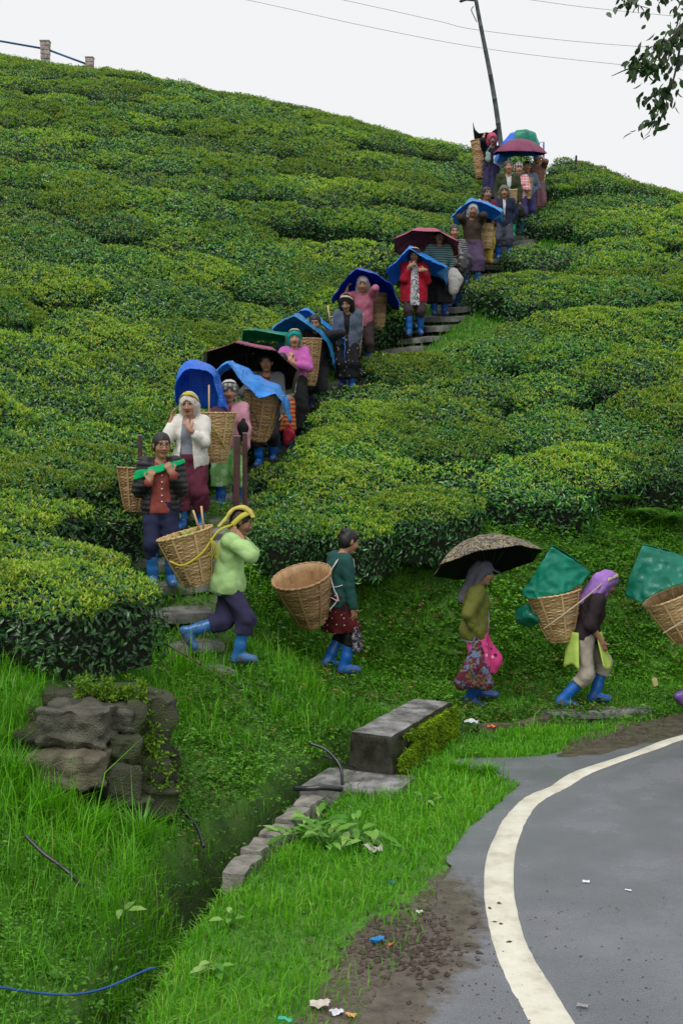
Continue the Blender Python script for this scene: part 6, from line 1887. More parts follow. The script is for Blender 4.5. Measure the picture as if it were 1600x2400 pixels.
s1 = person(377, 1374, 12.6, 8, dict(lean=2, pitch=6, yaw=14, footR=dict(p=(-.075, -.09, 0)), footL=dict(p=(.10, .02, 0)),
    handR=lambda L: dict(p=L(357, 1128, -.20), hint=(-.35, .35, -1), dir=(.25, -.1, 1), palm=(.3, .95, 0), curl=48),
    handL=lambda L: dict(p=L(410, 1110, -.19), hint=(.35, .35, -1), dir=(-.45, -.1, .9), palm=(-.2, .95, 0), curl=52),
    wear=[T_(cloth('rust_cardigan', (.26, .062, .05), pat='spots', cols=((.16, .05, .04),), scale=26), fit=.026, hem=-.075, sleeve=1.93, name='cardigan', vneck=.05),
          T_(BLACKJ, fit=.032, hem=-.11, sleeve=1.78, open=(.06, .115), quilt=True, collar=True, name='jacket', wrinkle=.007), pants(NAVYT, fit=.020, end=.7), boots(ht=.27), hair(None, 'knot'),
          meshpart('spectacles', glasses, DARKM),
          meshpart('green_shoulder_cloth', shawl_band, cloth('bright_green_cloth', (.004, .36, .125)))]
    ), 'woman in spectacles, black jacket over rust cardigan, bright green cloth on shoulders', h=.0063, seed=1)
for k, u in enumerate((.30, .235, .17, .105, .045, -.01)):
    p = s1.T(.012, .142 - .02 * abs(k - 2) * .3, u)
    V, F = tube([p + s1.f * -.006, p + s1.f * .008], .0085, 8); link('button', mesh_np('button', V, F, [basic('white_button', (.7, .68, .62), bmp=0)]), s1.o)
basket(W(317, 1200, 12.98), W(322, 1098, 13.0), .20, .10, 'narrow brown basket half hidden behind the woman in spectacles', CANED, 1, strap=[([W(300, 1125, 12.85), W(310, 1118, 12.75), W(335, 1105, 12.65)], .006, None)], strapmat=STRAPY)

# --- the woman in the white fleece, hand at her mouth
s2 = person(447, 1237, 14.3, 0, dict(lean=4, pitch=8, yaw=-8, footR=dict(p=(-.08, -.12, 0)), footL=dict(p=(.10, .05, 0)),
    handR=lambda L: dict(p=L(404, 985, -.08), hint=(-.3, -.3, -1), dir=(.1, .1, 1), palm=(1, 0, 0), curl=16),
    handL=lambda L: dict(p=L(452, 1005, -.24), hint=(.6, .2, -1), dir=(-.45, .1, .85), palm=(-.2, 1, 0), curl=40),
    wear=[T_(GREYSH, fit=.020, hem=-.03, sleeve=.9, vneck=.04, name='shirt'), T_(cloth('white_fleece', (.66, .63, .58)), fit=.034, hem=-.13, sleeve=1.62, open=(.045, .085), ox=-.03, collar=True, name='fleece_jacket', flare=.015, wrinkle=.009),
          pants(cloth('maroon_trousers', (.105, .022, .042)), fit=.036, end=.6, flare=.012, long=True), boots(), hair(), scarf(cloth('cream_headscarf', (.62, .55, .50), pat='spots', cols=((.5, .25, .25),), scale=20), drape=.22, thick=.006), headband(.055, STRAPY)]
    ), 'woman in white fleece jacket and maroon trousers with her hand at her mouth', h=.0063, seed=2, skin=2)
basket(W(503, 1085, 14.72), W(503, 968, 14.72), .245, .12, 'tall basket behind the woman in the white fleece, under the blue hood', CANE, 2, strap=[([W(462, 955, 14.35), W(487, 985, 14.42), W(512, 1020, 14.5), W(527, 1050, 14.6)], .008, None)], strapmat=STRAPY, sticks=[(W(490, 990, 14.5), W(490, 902, 14.5))])
sheet('tarpaulin', [pxrow([(512, 955, 14.5), (505, 900, 14.46), (488, 872, 14.46), (440, 866, 14.5), (418, 890, 14.55), (412, 935, 14.6)]),
                    pxrow([(528, 955, 14.75), (512, 885, 14.85), (490, 858, 14.9), (445, 852, 14.9), (420, 880, 14.85), (413, 930, 14.8)]),
                    pxrow([(538, 970, 14.95), (528, 962, 15.08), (500, 958, 15.12), (455, 955, 15.12), (428, 952, 15.08), (414, 950, 14.98)])], T_BLUE, 'deep blue plastic hood standing up over the white fleece woman\'s basket', sharp=False, seed=3)

# --- the woman in the pink fleece
s3 = person(537, 1190, 15.2, 0, dict(lean=3, pitch=8, yaw=8, footR=dict(p=(-.09, -.10, 0)), footL=dict(p=(.09, .06, .05)),
    handR=lambda L: dict(p=L(512, 1055, -.02), hint=(-.6, .6, -.3), dir=(.2, -.1, -1), palm=(1, 0, 0)),
    handL=lambda L: dict(p=L(580, 1052, -.12), hint=(.9, .4, -.3), dir=(-.6, -.2, -.6), palm=(-.3, .9, 0), curl=40),
    wear=[T_(cloth('red_shirt', (.30, .012, .022)), fit=.018, hem=.05, sleeve=.8, name='shirt'), T_(cloth('pink_fleece', (.50, .24, .30)), fit=.034, hem=-.11, sleeve=1.9, open=(.035, .004), collar=True, name='fleece_jacket', wrinkle=.009),
          pants(cloth('mint_trousers', (.21, .45, .14), pat='floral', cols=((.42, .58, .36),), scale=9), fit=.034, end=.42, flare=.02, long=True), boots(ht=.26), hair(),
          scarf(cloth('grey_check_headscarf', (.18, .18, .17), pat='plaid', cols=((.45, .45, .42), (.08, .08, .08)), scale=6), drape=.26, sides=False, thick=.004), headband(.04, STRAPW)]
    ), 'woman in pink fleece and patterned mint trousers standing behind the iron posts', h=.0078, seed=3)
basket(W(603, 1035, 15.75), W(618, 922, 15.7), .24, .11, 'basket on the back of the woman in the pink fleece', CANED, 3, strap=[([W(560, 925, 15.35), W(580, 950, 15.45), W(598, 975, 15.5), W(605, 1000, 15.55)], .007, None)], strapmat=STRAPD)
sheet('tarpaulin', [pxrow([(497, 880, 15.25), (510, 866, 15.15), (535, 847, 15.1), (572, 895, 15.15), (605, 930, 15.2), (645, 922, 15.35), (668, 950, 15.5), (682, 985, 15.6)]),
                    pxrow([(500, 872, 15.7), (515, 858, 15.65), (545, 845, 15.6), (585, 872, 15.65), (620, 890, 15.7), (655, 905, 15.8), (676, 935, 15.9), (684, 990, 15.95)]),
                    pxrow([(510, 885, 16.2), (530, 865, 16.2), (560, 852, 16.2), (600, 880, 16.2), (630, 905, 16.2), (660, 925, 16.2), (675, 955, 16.2), (680, 995, 16.1)])], T_LIGHT, 'worn sky-blue plastic sheet draped over the pink fleece woman and her basket', seed=5, crease=.024)
# a rolled black umbrella under her arm
bag('folded_umbrella', [W(570, 985, 14.92), W(569, 1003, 14.9), W(568, 1026, 14.9)], [.022, .052, .03], BLACKC, 'black folded umbrella bundled under the pink fleece woman\'s arm', cat='umbrella', flat=.8)

# --- under the maroon and black umbrella
s4 = person(626, 1112, 17.0, -4, dict(lean=2, pitch=4, footR=dict(p=(-.10, -.05, 0)), footL=dict(p=(.06, .10, .08)),
    handR=lambda L: dict(p=L(606, 920, -.16), hint=(-.8, .2, -.5), dir=(.2, -.2, .9), palm=(1, .2, 0), curl=60), handL=lambda L: dict(p=L(662, 1000, -.02), hint=(.7, .5, -.3)),
    wear=[T_(cloth('maroon_tee', (.16, .02, .03)), fit=.016, hem=.0, sleeve=.6, name='shirt'), T_(cloth('grey_denim_jacket', (.12, .125, .14)), fit=.03, hem=-.20, sleeve=1.85, open=(.05, .02), collar=True, name='jacket'),
          pants(cloth('black_trousers', (.016, .013, .014)), fit=.026, end=.55), boots(), hair(None, 'knot')]), 'smiling woman in grey jacket under the maroon and black umbrella', h=.009, seed=4, skin=1)
umbrella(W(594, 828, 17.25), A(.12, .52, .86), .70, .31, cloth('maroon_canopy', (.24, .05, .11), rough=.5), cloth('black_canopy', (.008, .008, .010), rough=.6), 'large maroon umbrella with black underside and striped pale border', hand=s4.world(s4.wr[0] + s4.hd[0] * .07), trim=cloth('pale_striped_trim', (.42, .36, .33), pat='stripes', cols=((.2, .15, .14),), scale=22), seed=.3)
s5 = person(662, 1068, 17.9, 0, dict(lean=3, pitch=10, footR=dict(p=(-.08, -.06, 0)), handL=lambda L: dict(p=L(672, 985, -.12), hint=(.7, .4, -.4), dir=(.05, -.1, -1), palm=(-1, 0, 0)),
    wear=[T_(cloth('white_checked_blouse', (.5, .5, .52), pat='plaid', cols=((.25, .28, .34), (.3, .3, .36)), scale=7), fit=.024, hem=-.06, sleeve=1.1, name='blouse'), skirt(cloth('red_orange_skirt', (.36, .035, .02), pat='stripes', cols=((.42, .20, .05),), scale=5), .36, r=.19), boots(), hair()]),
    'woman in red skirt and checked blouse, mostly hidden behind the grey jacket woman', h=.011, seed=5, sc=.95)
bag('red_bag', [W(676, 1000, 17.6), W(677, 1018, 17.6), W(672, 1034, 17.55)], [.03, .07, .05], cloth('red_plastic', (.45, .02, .05), rough=.4), 'small red bag hanging in the hidden woman\'s hand', flat=.6)

# --- magenta top, green wrapped load
s6 = person(690, 1012, 18.4, 0, dict(lean=4, pitch=4, yaw=4, handR=lambda L: dict(p=L(680, 838, -.2), hint=(-.8, .2, -.7), dir=(.2, -.1, .95), palm=(.4, .9, 0), curl=50), handL=lambda L: dict(p=L(690, 845, -.22), hint=(.9, .2, -.6), dir=(-.6, -.1, .7), palm=(-.2, .9, 0), curl=50),
    wear=[T_(cloth('magenta_top', (.46, .11, .36)), fit=.028, hem=-.06, sleeve=1.7, name='blouse'), skirt(BLACKC, .10, r=.23, pleats=6), boots(B_PURP), hair(),
          scarf(cloth('teal_headscarf', (.01, .28, .26)), drape=.0, thick=.002), headband(.035, STRAPM)]), 'woman in magenta top with teal headscarf beside the green wrapped load', h=.009, seed=6, skin=2)
basket(W(722, 905, 18.85), W(722, 795, 18.85), .20, .11, 'basket on the back of the woman in magenta', CANED, 4)
sheet('tarpaulin', [pxrow([(568, 808, 18.5), (570, 774, 18.5), (597, 773, 18.35), (640, 780, 18.35), (668, 786, 18.4), (671, 832, 18.4)]),
                    pxrow([(570, 818, 18.9), (570, 774, 18.9), (597, 771, 18.95), (640, 776, 18.95), (680, 782, 18.9), (690, 830, 18.9)]),
                    pxrow([(574, 825, 19.1), (578, 800, 19.2), (600, 798, 19.2), (640, 800, 19.2), (680, 805, 19.2), (692, 840, 19.1)])], T_GREEN, 'boxy bright green plastic wrap over the magenta woman\'s load', seed=7, crease=.012)

# --- under the teal-blue sheet: dark clothes, purple boots
s7 = person(742, 972, 19.4, -8, dict(lean=8, pitch=14, footR=dict(p=(-.09, .06, 0.05)), footL=dict(p=(.08, -.10, 0)), handL=lambda L: dict(p=L(778, 800, -.05), hint=(.8, .2, -.6), dir=(.3, -.2, .8), palm=(-.8, .4, 0), curl=50),
    wear=[T_(cloth('black_jacket', (.02, .019, .021)), fit=.036, hem=-.2, sleeve=1.9, name='jacket'), pants(cloth('black_padded_trousers', (.022, .022, .028)), fit=.034, end=.72), boots(B_PURP), hair()]), 'woman in black under two blue sheets, wearing purple boots', h=.010, seed=7, skin=3)
sheet('tarpaulin', [pxrow([(632, 778, 19.0), (655, 755, 18.95), (690, 739, 18.95), (735, 770, 19.0), (768, 800, 19.05), (782, 858, 19.1)]),
                    pxrow([(640, 775, 19.4), (665, 752, 19.4), (700, 738, 19.4), (745, 765, 19.4), (775, 795, 19.4), (786, 850, 19.4)]),
                    pxrow([(655, 815, 19.9), (680, 800, 19.9), (712, 795, 19.9), (750, 815, 19.9), (778, 840, 19.9), (786, 872, 19.8)])], T_CYAN, 'dull teal-blue plastic sheet, lower of two over the woman in black', seed=9)
sheet('tarpaulin', [pxrow([(690, 744, 19.6), (702, 728, 19.55), (715, 724, 19.55), (760, 762, 19.6), (808, 795, 19.7), (806, 850, 19.75)]),
                    pxrow([(694, 742, 20.0), (708, 726, 20.0), (722, 722, 20.0), (765, 756, 20.0), (810, 792, 20.05), (812, 845, 20.1)]),
                    pxrow([(700, 760, 20.4), (715, 745, 20.4), (730, 740, 20.4), (770, 775, 20.4), (808, 805, 20.4), (810, 850, 20.4)])], T_LIGHT, 'bright blue plastic sheet, upper of two over the woman in black', seed=11)

# --- slate jacket, long dark headcloth
s9 = person(815, 925, 19.95, -6, dict(lean=8, pitch=22, yaw=-6, footR=dict(p=(-.08, .05, 0.06)), footL=dict(p=(.07, -.08, 0)), handL=lambda L: dict(p=L(838, 822, -.05), hint=(.6, .6, -.2), dir=(-.05, -.1, -1), palm=(-1, 0, 0), curl=30), handR=lambda L: dict(p=L(792, 822, -.05), hint=(-.6, .6, -.2), dir=(.05, -.1, -1), palm=(1, 0, 0), curl=30),
    wear=[T_(BLACKC, fit=.016, hem=.0, sleeve=.7, vneck=.06, name='shirt'), T_(cloth('slate_jacket', (.085, .105, .15)), fit=.032, hem=-.17, sleeve=1.45, open=(.05, .01), name='jacket', flare=.015),
          skirt(cloth('black_printed_skirt', (.012, .012, .014), pat='spots', cols=((.3, .25, .18),), scale=16), .20, r=.19), boots(), hair(), scarf(cloth('black_shawl', (.012, .012, .013)), drape=.34, thick=.004), headband(.035, STRAPM)]), 'woman in slate jacket with long dark shawl and headband, looking down', h=.009, seed=9)
basket(W(820, 845, 20.4), W(812, 740, 20.35), .265, .14, 'pale basket carried by the woman in the slate jacket', CANEL, 5, sticks=[(W(775, 765, 20.3), W(768, 716, 20.3))])

# --- pink top under a navy sheet, both hands at her head
s10 = person(850, 874, 20.9, 0, dict(lean=4, pitch=14, yaw=-4, footR=dict(p=(-.11, -.04, 0)), footL=dict(p=(.10, .02, 0)),
    handR=lambda L: dict(p=L(812, 690, -.05), hint=(-.45, -1, -.5), dir=(.25, .1, .95), palm=(.9, .2, 0), curl=30), handL=lambda L: dict(p=L(868, 688, -.05), hint=(.45, -1, -.5), dir=(-.25, .1, .95), palm=(-.9, .2, 0), curl=30),
    wear=[T_(cloth('dusty_pink_top', (.36, .115, .17)), fit=.030, hem=-.10, sleeve=1.25, name='blouse', vneck=.03), pants(BROWNP, fit=.026, end=.62), boots(), hair(), scarf(cloth('pale_grey_headscarf', (.34, .30, .31), pat='spots', cols=((.5, .3, .3),), scale=18), drape=.2, thick=.004)]), 'woman in dusty pink top with both hands at her headscarf under a navy sheet', h=.009, seed=10)
basket(W(884, 775, 21.4), W(880, 690, 21.4), .20, .10, 'shadowed basket behind the woman in the dusty pink top', CANED, 6, low=True)
sheet('tarpaulin', [pxrow([(777, 712, 20.9), (780, 695, 20.75), (815, 645, 20.6), (834, 630, 20.6), (880, 642, 20.65), (915, 665, 20.75), (940, 718, 20.9)]),
                    pxrow([(790, 705, 21.4), (795, 685, 21.3), (825, 645, 21.2), (845, 632, 21.2), (885, 645, 21.2), (915, 670, 21.3), (935, 712, 21.4)]),
                    pxrow([(795, 735, 21.9), (808, 725, 21.9), (835, 705, 21.9), (855, 700, 21.9), (890, 705, 21.9), (915, 715, 21.9), (935, 735, 21.9)])], T_NAVY, 'navy blue plastic sheet spread over the woman in the dusty pink top', seed=13)

# --- red cardigan, black and white dress
s11 = person(970, 802, 21.8, 0, dict(lean=2, pitch=12, yaw=-4, footR=dict(p=(-.09, -.10, 0)), footL=dict(p=(.10, .06, .03)),
    handR=lambda L: dict(p=L(957, 640, -.20), hint=(-.25, 0, -1), dir=(.75, -.1, .5), palm=(.2, .95, 0), curl=35), handL=lambda L: dict(p=L(994, 648, -.20), hint=(.25, .1, -1), dir=(-.95, -.1, .05), palm=(0, .95, -.2), curl=35),
    wear=[T_(cloth('black_white_dress', (.60, .60, .62), pat='floral', cols=((.015, .017, .03), (.02, .02, .04)), scale=24), fit=.026, hem=-.27, sleeve=.5, name='dress', flare=.03, folds=True, vneck=.05), T_(cloth('red_cardigan', (.33, .008, .022)), fit=.046, hem=-.21, flare=.035, sleeve=1.6, open=(.05, .085), name='cardigan'),
          pants(BROWNP, fit=.020, end=.22), boots(ht=.27), hair(), scarf(cloth('dark_headscarf', (.03, .03, .04)), drape=.15, thick=.0), headband(.03, STRAPM)]), 'woman in red cardigan over black and white dress, hands at her chest', h=.009, seed=11)
sheet('tarpaulin', [pxrow([(903, 640, 21.7), (905, 632, 21.6), (935, 605, 21.5), (958, 581, 21.5), (990, 600, 21.55), (1020, 617, 21.6), (1046, 627, 21.7), (1020, 642, 21.75)]),
                    pxrow([(908, 645, 22.0), (915, 630, 22.0), (940, 603, 22.0), (962, 580, 22.0), (995, 597, 22.0), (1022, 614, 22.0), (1048, 625, 22.0), (1042, 660, 22.1)]),
                    pxrow([(912, 685, 22.4), (922, 668, 22.4), (945, 650, 22.4), (970, 640, 22.4), (1000, 645, 22.4), (1025, 655, 22.4), (1046, 668, 22.4), (1044, 690, 22.4)])], T_LIGHT, 'sky-blue plastic sheet peaked over the woman in the red cardigan', seed=15)

# --- striped teal sweater with rose umbrella; striped sleeves behind
s12 = person(1028, 752, 22.5, 6, dict(lean=3, pitch=6, yaw=-6, handR=lambda L: dict(p=L(1005, 640, -.16), hint=(-.8, .2, -.6), dir=(.1, -.1, .95), palm=(1, .2, 0), curl=60), handL=lambda L: dict(p=L(1052, 655, -.05), hint=(.7, .5, -.3), dir=(.05, -.2, -1), palm=(-1, 0, 0), curl=60),
    wear=[T_(cloth('teal_striped_sweater', (.03, .085, .09), pat='stripes', cols=((.17, .24, .24),), scale=8), fit=.026, hem=-.06, sleeve=1.5, name='sweater', vneck=.05), skirt(BLACKC, .22, r=.22), boots(), hair()]), 'woman in teal striped sweater and black skirt holding the rose umbrella', h=.010, seed=12, skin=1)
umbrella(W(1000, 545, 22.6), A(.08, .34, .94), .62, .28, cloth('rose_canopy', (.36, .08, .13), rough=.5), cloth('rose_underside', (.28, .06, .10), rough=.6), 'rose-red umbrella held by the woman in the teal striped sweater', hand=s12.world(s12.wr[0] + s12.hd[0] * .07), seed=.1)
bag('cloth_sack', [W(1062, 640, 22.3), W(1066, 655, 22.3), W(1062, 678, 22.25)], [.09, .12, .09], cloth('pale_checked_bag', (.40, .42, .40), pat='plaid', cols=((.3, .34, .33), (.46, .36, .34)), scale=5), 'pale checked sack carried beside the black skirt', flat=.7)
s13 = person(1062, 716, 23.2, 14, dict(lean=3, pitch=12, yaw=-12, handL=lambda L: dict(p=L(1072, 608, -.12), hint=(.8, .4, -.4), dir=(-.6, -.4, -.4), palm=(-.4, .8, 0), curl=40),
    wear=[T_(cloth('black_white_striped_sweater', (.015, .016, .018), pat='stripes', cols=((.26, .28, .28),), scale=8), fit=.026, hem=-.06, sleeve=1.4, name='sweater', vneck=.05), skirt(cloth('dark_violet_skirt', (.03, .02, .045)), .28, r=.19), boots(), hair(HAIRG, 'knot')]), 'woman in black and white striped sleeves behind the rose umbrella', h=.010, seed=13)
bag('plastic_sack', [W(1080, 590, 22.95), W(1086, 606, 22.95), W(1082, 626, 22.9)], [.06, .115, .10], cloth('black_plastic_bag', (.03, .03, .035), rough=.25, spec=.6), 'shiny black plastic sack clasped by the woman in striped sleeves', flat=.7, wr=.014)

# --- purple trousers under the light blue sheet
s14 = person(1106, 674, 24.0, 0, dict(lean=3, pitch=8, footR=dict(p=(-.11, .02, 0)), footL=dict(p=(.09, -.10, 0)),
    handR=lambda L: dict(p=L(1083, 512, -.05), hint=(-.35, -1, -.5), dir=(.3, .1, .9), palm=(.9, .2, 0), curl=30), handL=lambda L: dict(p=L(1122, 512, -.05), hint=(.35, -1, -.5), dir=(-.3, .1, .9), palm=(-.9, .2, 0), curl=30),
    wear=[T_(cloth('brown_cardigan', (.045, .032, .026)), fit=.032, hem=-.07, sleeve=1.85, name='cardigan'), pants(PURP, fit=.045, end=.52, flare=.03, long=True), boots(), hair(), scarf(cloth('white_headscarf', (.42, .42, .46)), drape=.12, thick=.0)]), 'woman in brown cardigan and purple wide trousers under the light blue sheet', h=.0105, seed=14, skin=3)
sheet('tarpaulin', [pxrow([(1050, 514, 23.9), (1075, 490, 23.85), (1106, 469, 23.8), (1140, 477, 23.85), (1178, 498, 23.9), (1155, 517, 23.95)]),
                    pxrow([(1060, 508, 24.3), (1080, 487, 24.3), (1106, 467, 24.3), (1142, 474, 24.3), (1180, 496, 24.3), (1172, 512, 24.35)]),
                    pxrow([(1066, 535, 24.8), (1082, 522, 24.8), (1106, 510, 24.8), (1140, 512, 24.8), (1172, 522, 24.8), (1176, 535, 24.8)])], tarp_mat('pale_blue_tarp', (.04, .32, .78)), 'pale blue plastic sheet peaked over the woman in purple trousers', seed=17, crease=.02)

# --- further up
FAR = .0125
s15 = person(1137, 622, 24.9, 0, dict(lean=3, pitch=8, yaw=18, footR=dict(p=(-.02, .1, .05)), footL=dict(p=(.07, -.08, 0)), handL=lambda L: dict(p=L(1158, 545, -.05), hint=(.7, .5, -.3), dir=(0, -.1, -1), palm=(-1, 0, 0)),
    wear=[T_(cloth('maroon_cardigan', (.12, .022, .038)), fit=.030, hem=-.05, sleeve=1.7, name='cardigan'), pants(cloth('yellow_trousers', (.42, .32, .07)), fit=.03, end=.6), boots(B_YEL, ht=.30), hair(),
          meshpart('pink_shawl', band([lambda s: s.T(-.14, -.10, .36), lambda s: s.T(-.17, .04, .44), lambda s: s.T(-.10, .13, .38), lambda s: s.T(0, .14, .33)], .13, .02), cloth('pink_shawl', (.60, .20, .38)))]), 'woman in maroon cardigan with pink shawl and yellow boots', h=FAR, seed=15, skin=1)
basket(W(1141, 585, 24.5), W(1139, 528, 24.55), .13, .08, 'small wicker basket hanging in front of the woman with yellow boots', CANE, 7, low=True)
s16 = person(1180, 602, 26.0, -3, dict(lean=2, pitch=8, footR=dict(p=(-.11, -.02, 0)), footL=dict(p=(.09, -.06, 0)), handL=lambda L: dict(p=L(1193, 512, -.05), hint=(.7, .5, -.3), dir=(0, -.1, -1), palm=(-1, 0, 0)),
    wear=[T_(cloth('white_inner_shirt', (.5, .5, .5)), fit=.016, hem=.1, sleeve=.5, name='shirt'), T_(cloth('dark_navy_jacket', (.016, .022, .05)), fit=.034, hem=-.12, sleeve=1.85, open=(.03, .002), collar=True, name='jacket'), pants(cloth('slate_trousers', (.05, .055, .08)), fit=.026, end=.55), boots(ht=.27), hair(), scarf(cloth('olive_grey_headscarf', (.14, .13, .10)), drape=.3, thick=.004)]), 'smiling woman in dark navy jacket and grey headscarf with slate trousers', h=FAR, seed=16)
basket(W(1200, 478, 26.35), W(1198, 445, 26.3), .11, .09, 'little basket between the navy jacket and the olive jacket', CANEL, 8, low=True)
s17 = person(1190, 562, 26.7, 0, dict(free=True, lean=2, pitch=2, footL=dict(p=(.06, -.10, 0)), footR=dict(p=(-.10, .06, .04)), handL=lambda L: dict(p=L(1215, 475, -.08), hint=(.7, .5, -.3), dir=(.2, -.2, -1), palm=(-1, 0, 0), curl=55),
    wear=[T_(cloth('pale_inner_shirt', (.42, .45, .45)), fit=.016, hem=.1, sleeve=.5, name='shirt', vneck=.04), T_(cloth('olive_jacket', (.035, .045, .022)), fit=.036, hem=-.10, sleeve=1.9, open=(.05, .002), collar=True, name='jacket'), pants(cloth('bottle_green_trousers', (.02, .06, .05)), fit=.026, end=.5), boots(B_GRN), hair(HAIRG)]), 'smiling woman in olive jacket with green boots', h=FAR, seed=17, sc=1.08)
bag('black_bag', [W(1216, 485, 26.4), W(1217, 494, 26.4), W(1222, 500, 26.4)], [.05, .09, .08], cloth('black_cloth_bag', (.014, .014, .016), rough=.5), 'black bag hanging in the hand of the woman in the olive jacket', flat=.7)
s18 = person(1214, 542, 27.4, 0, dict(lean=2, pitch=4, handL=lambda L: dict(p=L(1212, 438, -.2), hint=(.9, .3, -.4), dir=(-.9, -.2, 0), palm=(0, .9, 0)), handR=lambda L: dict(p=L(1208, 445, -.2), hint=(-.9, .3, -.4), dir=(.9, -.2, 0), palm=(0, .9, 0)),
    wear=[T_(cloth('pink_plaid_shirt', (.62, .30, .32), pat='plaid', cols=((.70, .55, .54), (.50, .16, .20)), scale=5), fit=.028, hem=-.08, sleeve=1.4, name='shirt'), pants(cloth('violet_trousers', (.05, .04, .12)), fit=.03, end=.55), boots(), hair(), scarf(cloth('white_red_cap_cloth', (.5, .5, .52), pat='plaid', cols=((.02, .02, .03), (.3, .03, .03)), scale=6), drape=0, thick=.002)]), 'laughing woman in pink plaid shirt and chequered headcloth', h=FAR, seed=18, skin=2)
basket(W(1232, 468, 27.7), W(1231, 420, 27.7), .15, .10, 'basket just right of the pink plaid shirt', CANE, 9, low=True)
s19 = person(1234, 532, 28.0, 0, dict(lean=2, pitch=4, yaw=-10, handR=lambda L: dict(p=L(1219, 430, -.15), hint=(-.8, .2, -.6), dir=(.1, -.1, .95), palm=(1, .2, 0), curl=60), handL=lambda L: dict(p=L(1244, 440, -.04), hint=(.7, .5, -.3), dir=(0, -.1, -1), palm=(-1, 0, 0)),
    wear=[T_(cloth('blue_grey_blouse', (.16, .19, .28), pat='spots', cols=((.08, .09, .14),), scale=20), fit=.028, hem=-.10, sleeve=1.8, name='blouse'), pants(cloth('violet_blue_trousers', (.05, .045, .15)), fit=.034, end=.6), boots(), hair()]), 'woman in blue-grey blouse under the dark plum umbrella', h=FAR, seed=19, skin=3)
umbrella(W(1219, 325, 27.8), A(.03, -.12, .98), .60, .31, cloth('plum_canopy', (.20, .045, .10), rough=.5), cloth('plum_underside', (.025, .012, .02), rough=.6), 'dark plum umbrella held highest on the stairway', hand=s19.world(s19.wr[0] + s19.hd[0] * .07), seed=.2)
s20 = person(1257, 518, 28.6, 0, dict(lean=2, pitch=4, yaw=-8, handL=lambda L: dict(p=L(1264, 370, -.10), hint=(.4, -1, -.5), dir=(-.5, .1, .9), palm=(-.8, .4, 0), curl=30), handR=lambda L: dict(p=L(1238, 440, -.02), hint=(-.7, .5, -.3)),
    wear=[T_(cloth('brown_rose_blouse', (.20, .10, .08)), fit=.028, hem=-.06, sleeve=1.1, name='blouse'), skirt(cloth('rose_skirt', (.22, .10, .13)), .28, r=.19), boots(), hair()]), 'woman in brown blouse and rose skirt raising a hand to her face', h=FAR, seed=20)
basket(W(1262, 445, 28.95), W(1266, 378, 28.95), .14, .10, 'basket on the back of the woman in the rose skirt', CANE, 10, low=True)
sheet('tarpaulin', [pxrow([(1160, 382, 28.15), (1180, 372, 28.1), (1205, 366, 28.1), (1230, 364, 28.1), (1255, 366, 28.1), (1264, 372, 28.15)]), pxrow([(1160, 372, 28.3), (1172, 345, 28.3), (1195, 316, 28.3), (1225, 312, 28.3), (1252, 318, 28.3), (1262, 345, 28.3)]), pxrow([(1165, 380, 28.8), (1176, 345, 28.8), (1198, 314, 28.8), (1228, 310, 28.8), (1254, 316, 28.8), (1266, 350, 28.8)])], T_BLUE, 'blue plastic sheet behind the plum umbrella', seed=19)
sheet('tarpaulin', [pxrow([(1203, 352, 27.95), (1215, 350, 27.95), (1232, 348, 27.95), (1250, 350, 27.95), (1263, 352, 27.95)]), pxrow([(1204, 330, 28.0), (1207, 309, 28.0), (1232, 306, 28.0), (1252, 314, 28.0), (1262, 336, 28.0)]), pxrow([(1206, 335, 28.4), (1210, 308, 28.45), (1234, 304, 28.45), (1254, 312, 28.45), (1264, 340, 28.4)])], T_GREEN, 'green plastic sheet poking out above the plum umbrella', seed=21, crease=.01)
sheet('tarpaulin', [pxrow([(1262, 372, 29.1), (1264, 336, 29.1), (1272, 332, 29.1), (1271, 372, 29.1)]), pxrow([(1258, 378, 29.4), (1262, 334, 29.4), (1275, 332, 29.4), (1275, 378, 29.4)])], T_BLUE, 'narrow blue plastic flap at the right end of the plum umbrella', seed=22, crease=.008)
sheet('tarpaulin', [pxrow([(1155, 365, 28.35), (1172, 362, 28.3), (1190, 368, 28.3)]), pxrow([(1156, 382, 28.3), (1172, 392, 28.25), (1188, 378, 28.25)])], tarp_mat('whitish_blue_plastic', (.28, .40, .66), False), 'whitish blue plastic sheet hanging left under the plum umbrella', seed=23, crease=.008)
s21 = person(1150, 474, 28.6, 6, dict(lean=3, pitch=10, handR=lambda L: dict(p=L(1132, 322, -.06), hint=(-.4, -1, -.5), dir=(.3, .1, .9), palm=(.9, .2, 0), curl=30), handL=lambda L: dict(p=L(1163, 400, -.04), hint=(.7, .5, -.3)),
    wear=[T_(cloth('black_navy_blouse', (.014, .014, .025)), fit=.03, hem=-.02, sleeve=1.05, name='blouse', vneck=.05), skirt(cloth('indigo_skirt', (.035, .03, .085)), .06, r=.24), boots(), hair(), scarf(cloth('pink_headscarf', (.52, .08, .16)), drape=.16, thick=.012)]), 'woman in pink headscarf and long indigo skirt at the top left of the line', h=FAR, seed=21)
bag('shoulder_bag', [W(1143, 362, 28.3), W(1143, 372, 28.3)], [.055, .065], cloth('pale_green_bag', (.24, .34, .30), rough=.5), 'little pale green bag on the front of the woman in the pink headscarf', handles=[[W(1138, 358, 28.3), W(1147, 345, 28.42), W(1156, 332, 28.5)]], flat=.5)
basket(W(1126, 420, 29.05), W(1120, 330, 29.05), .17, .11, 'tall basket behind the woman in the pink headscarf', CANED, 11, low=True)
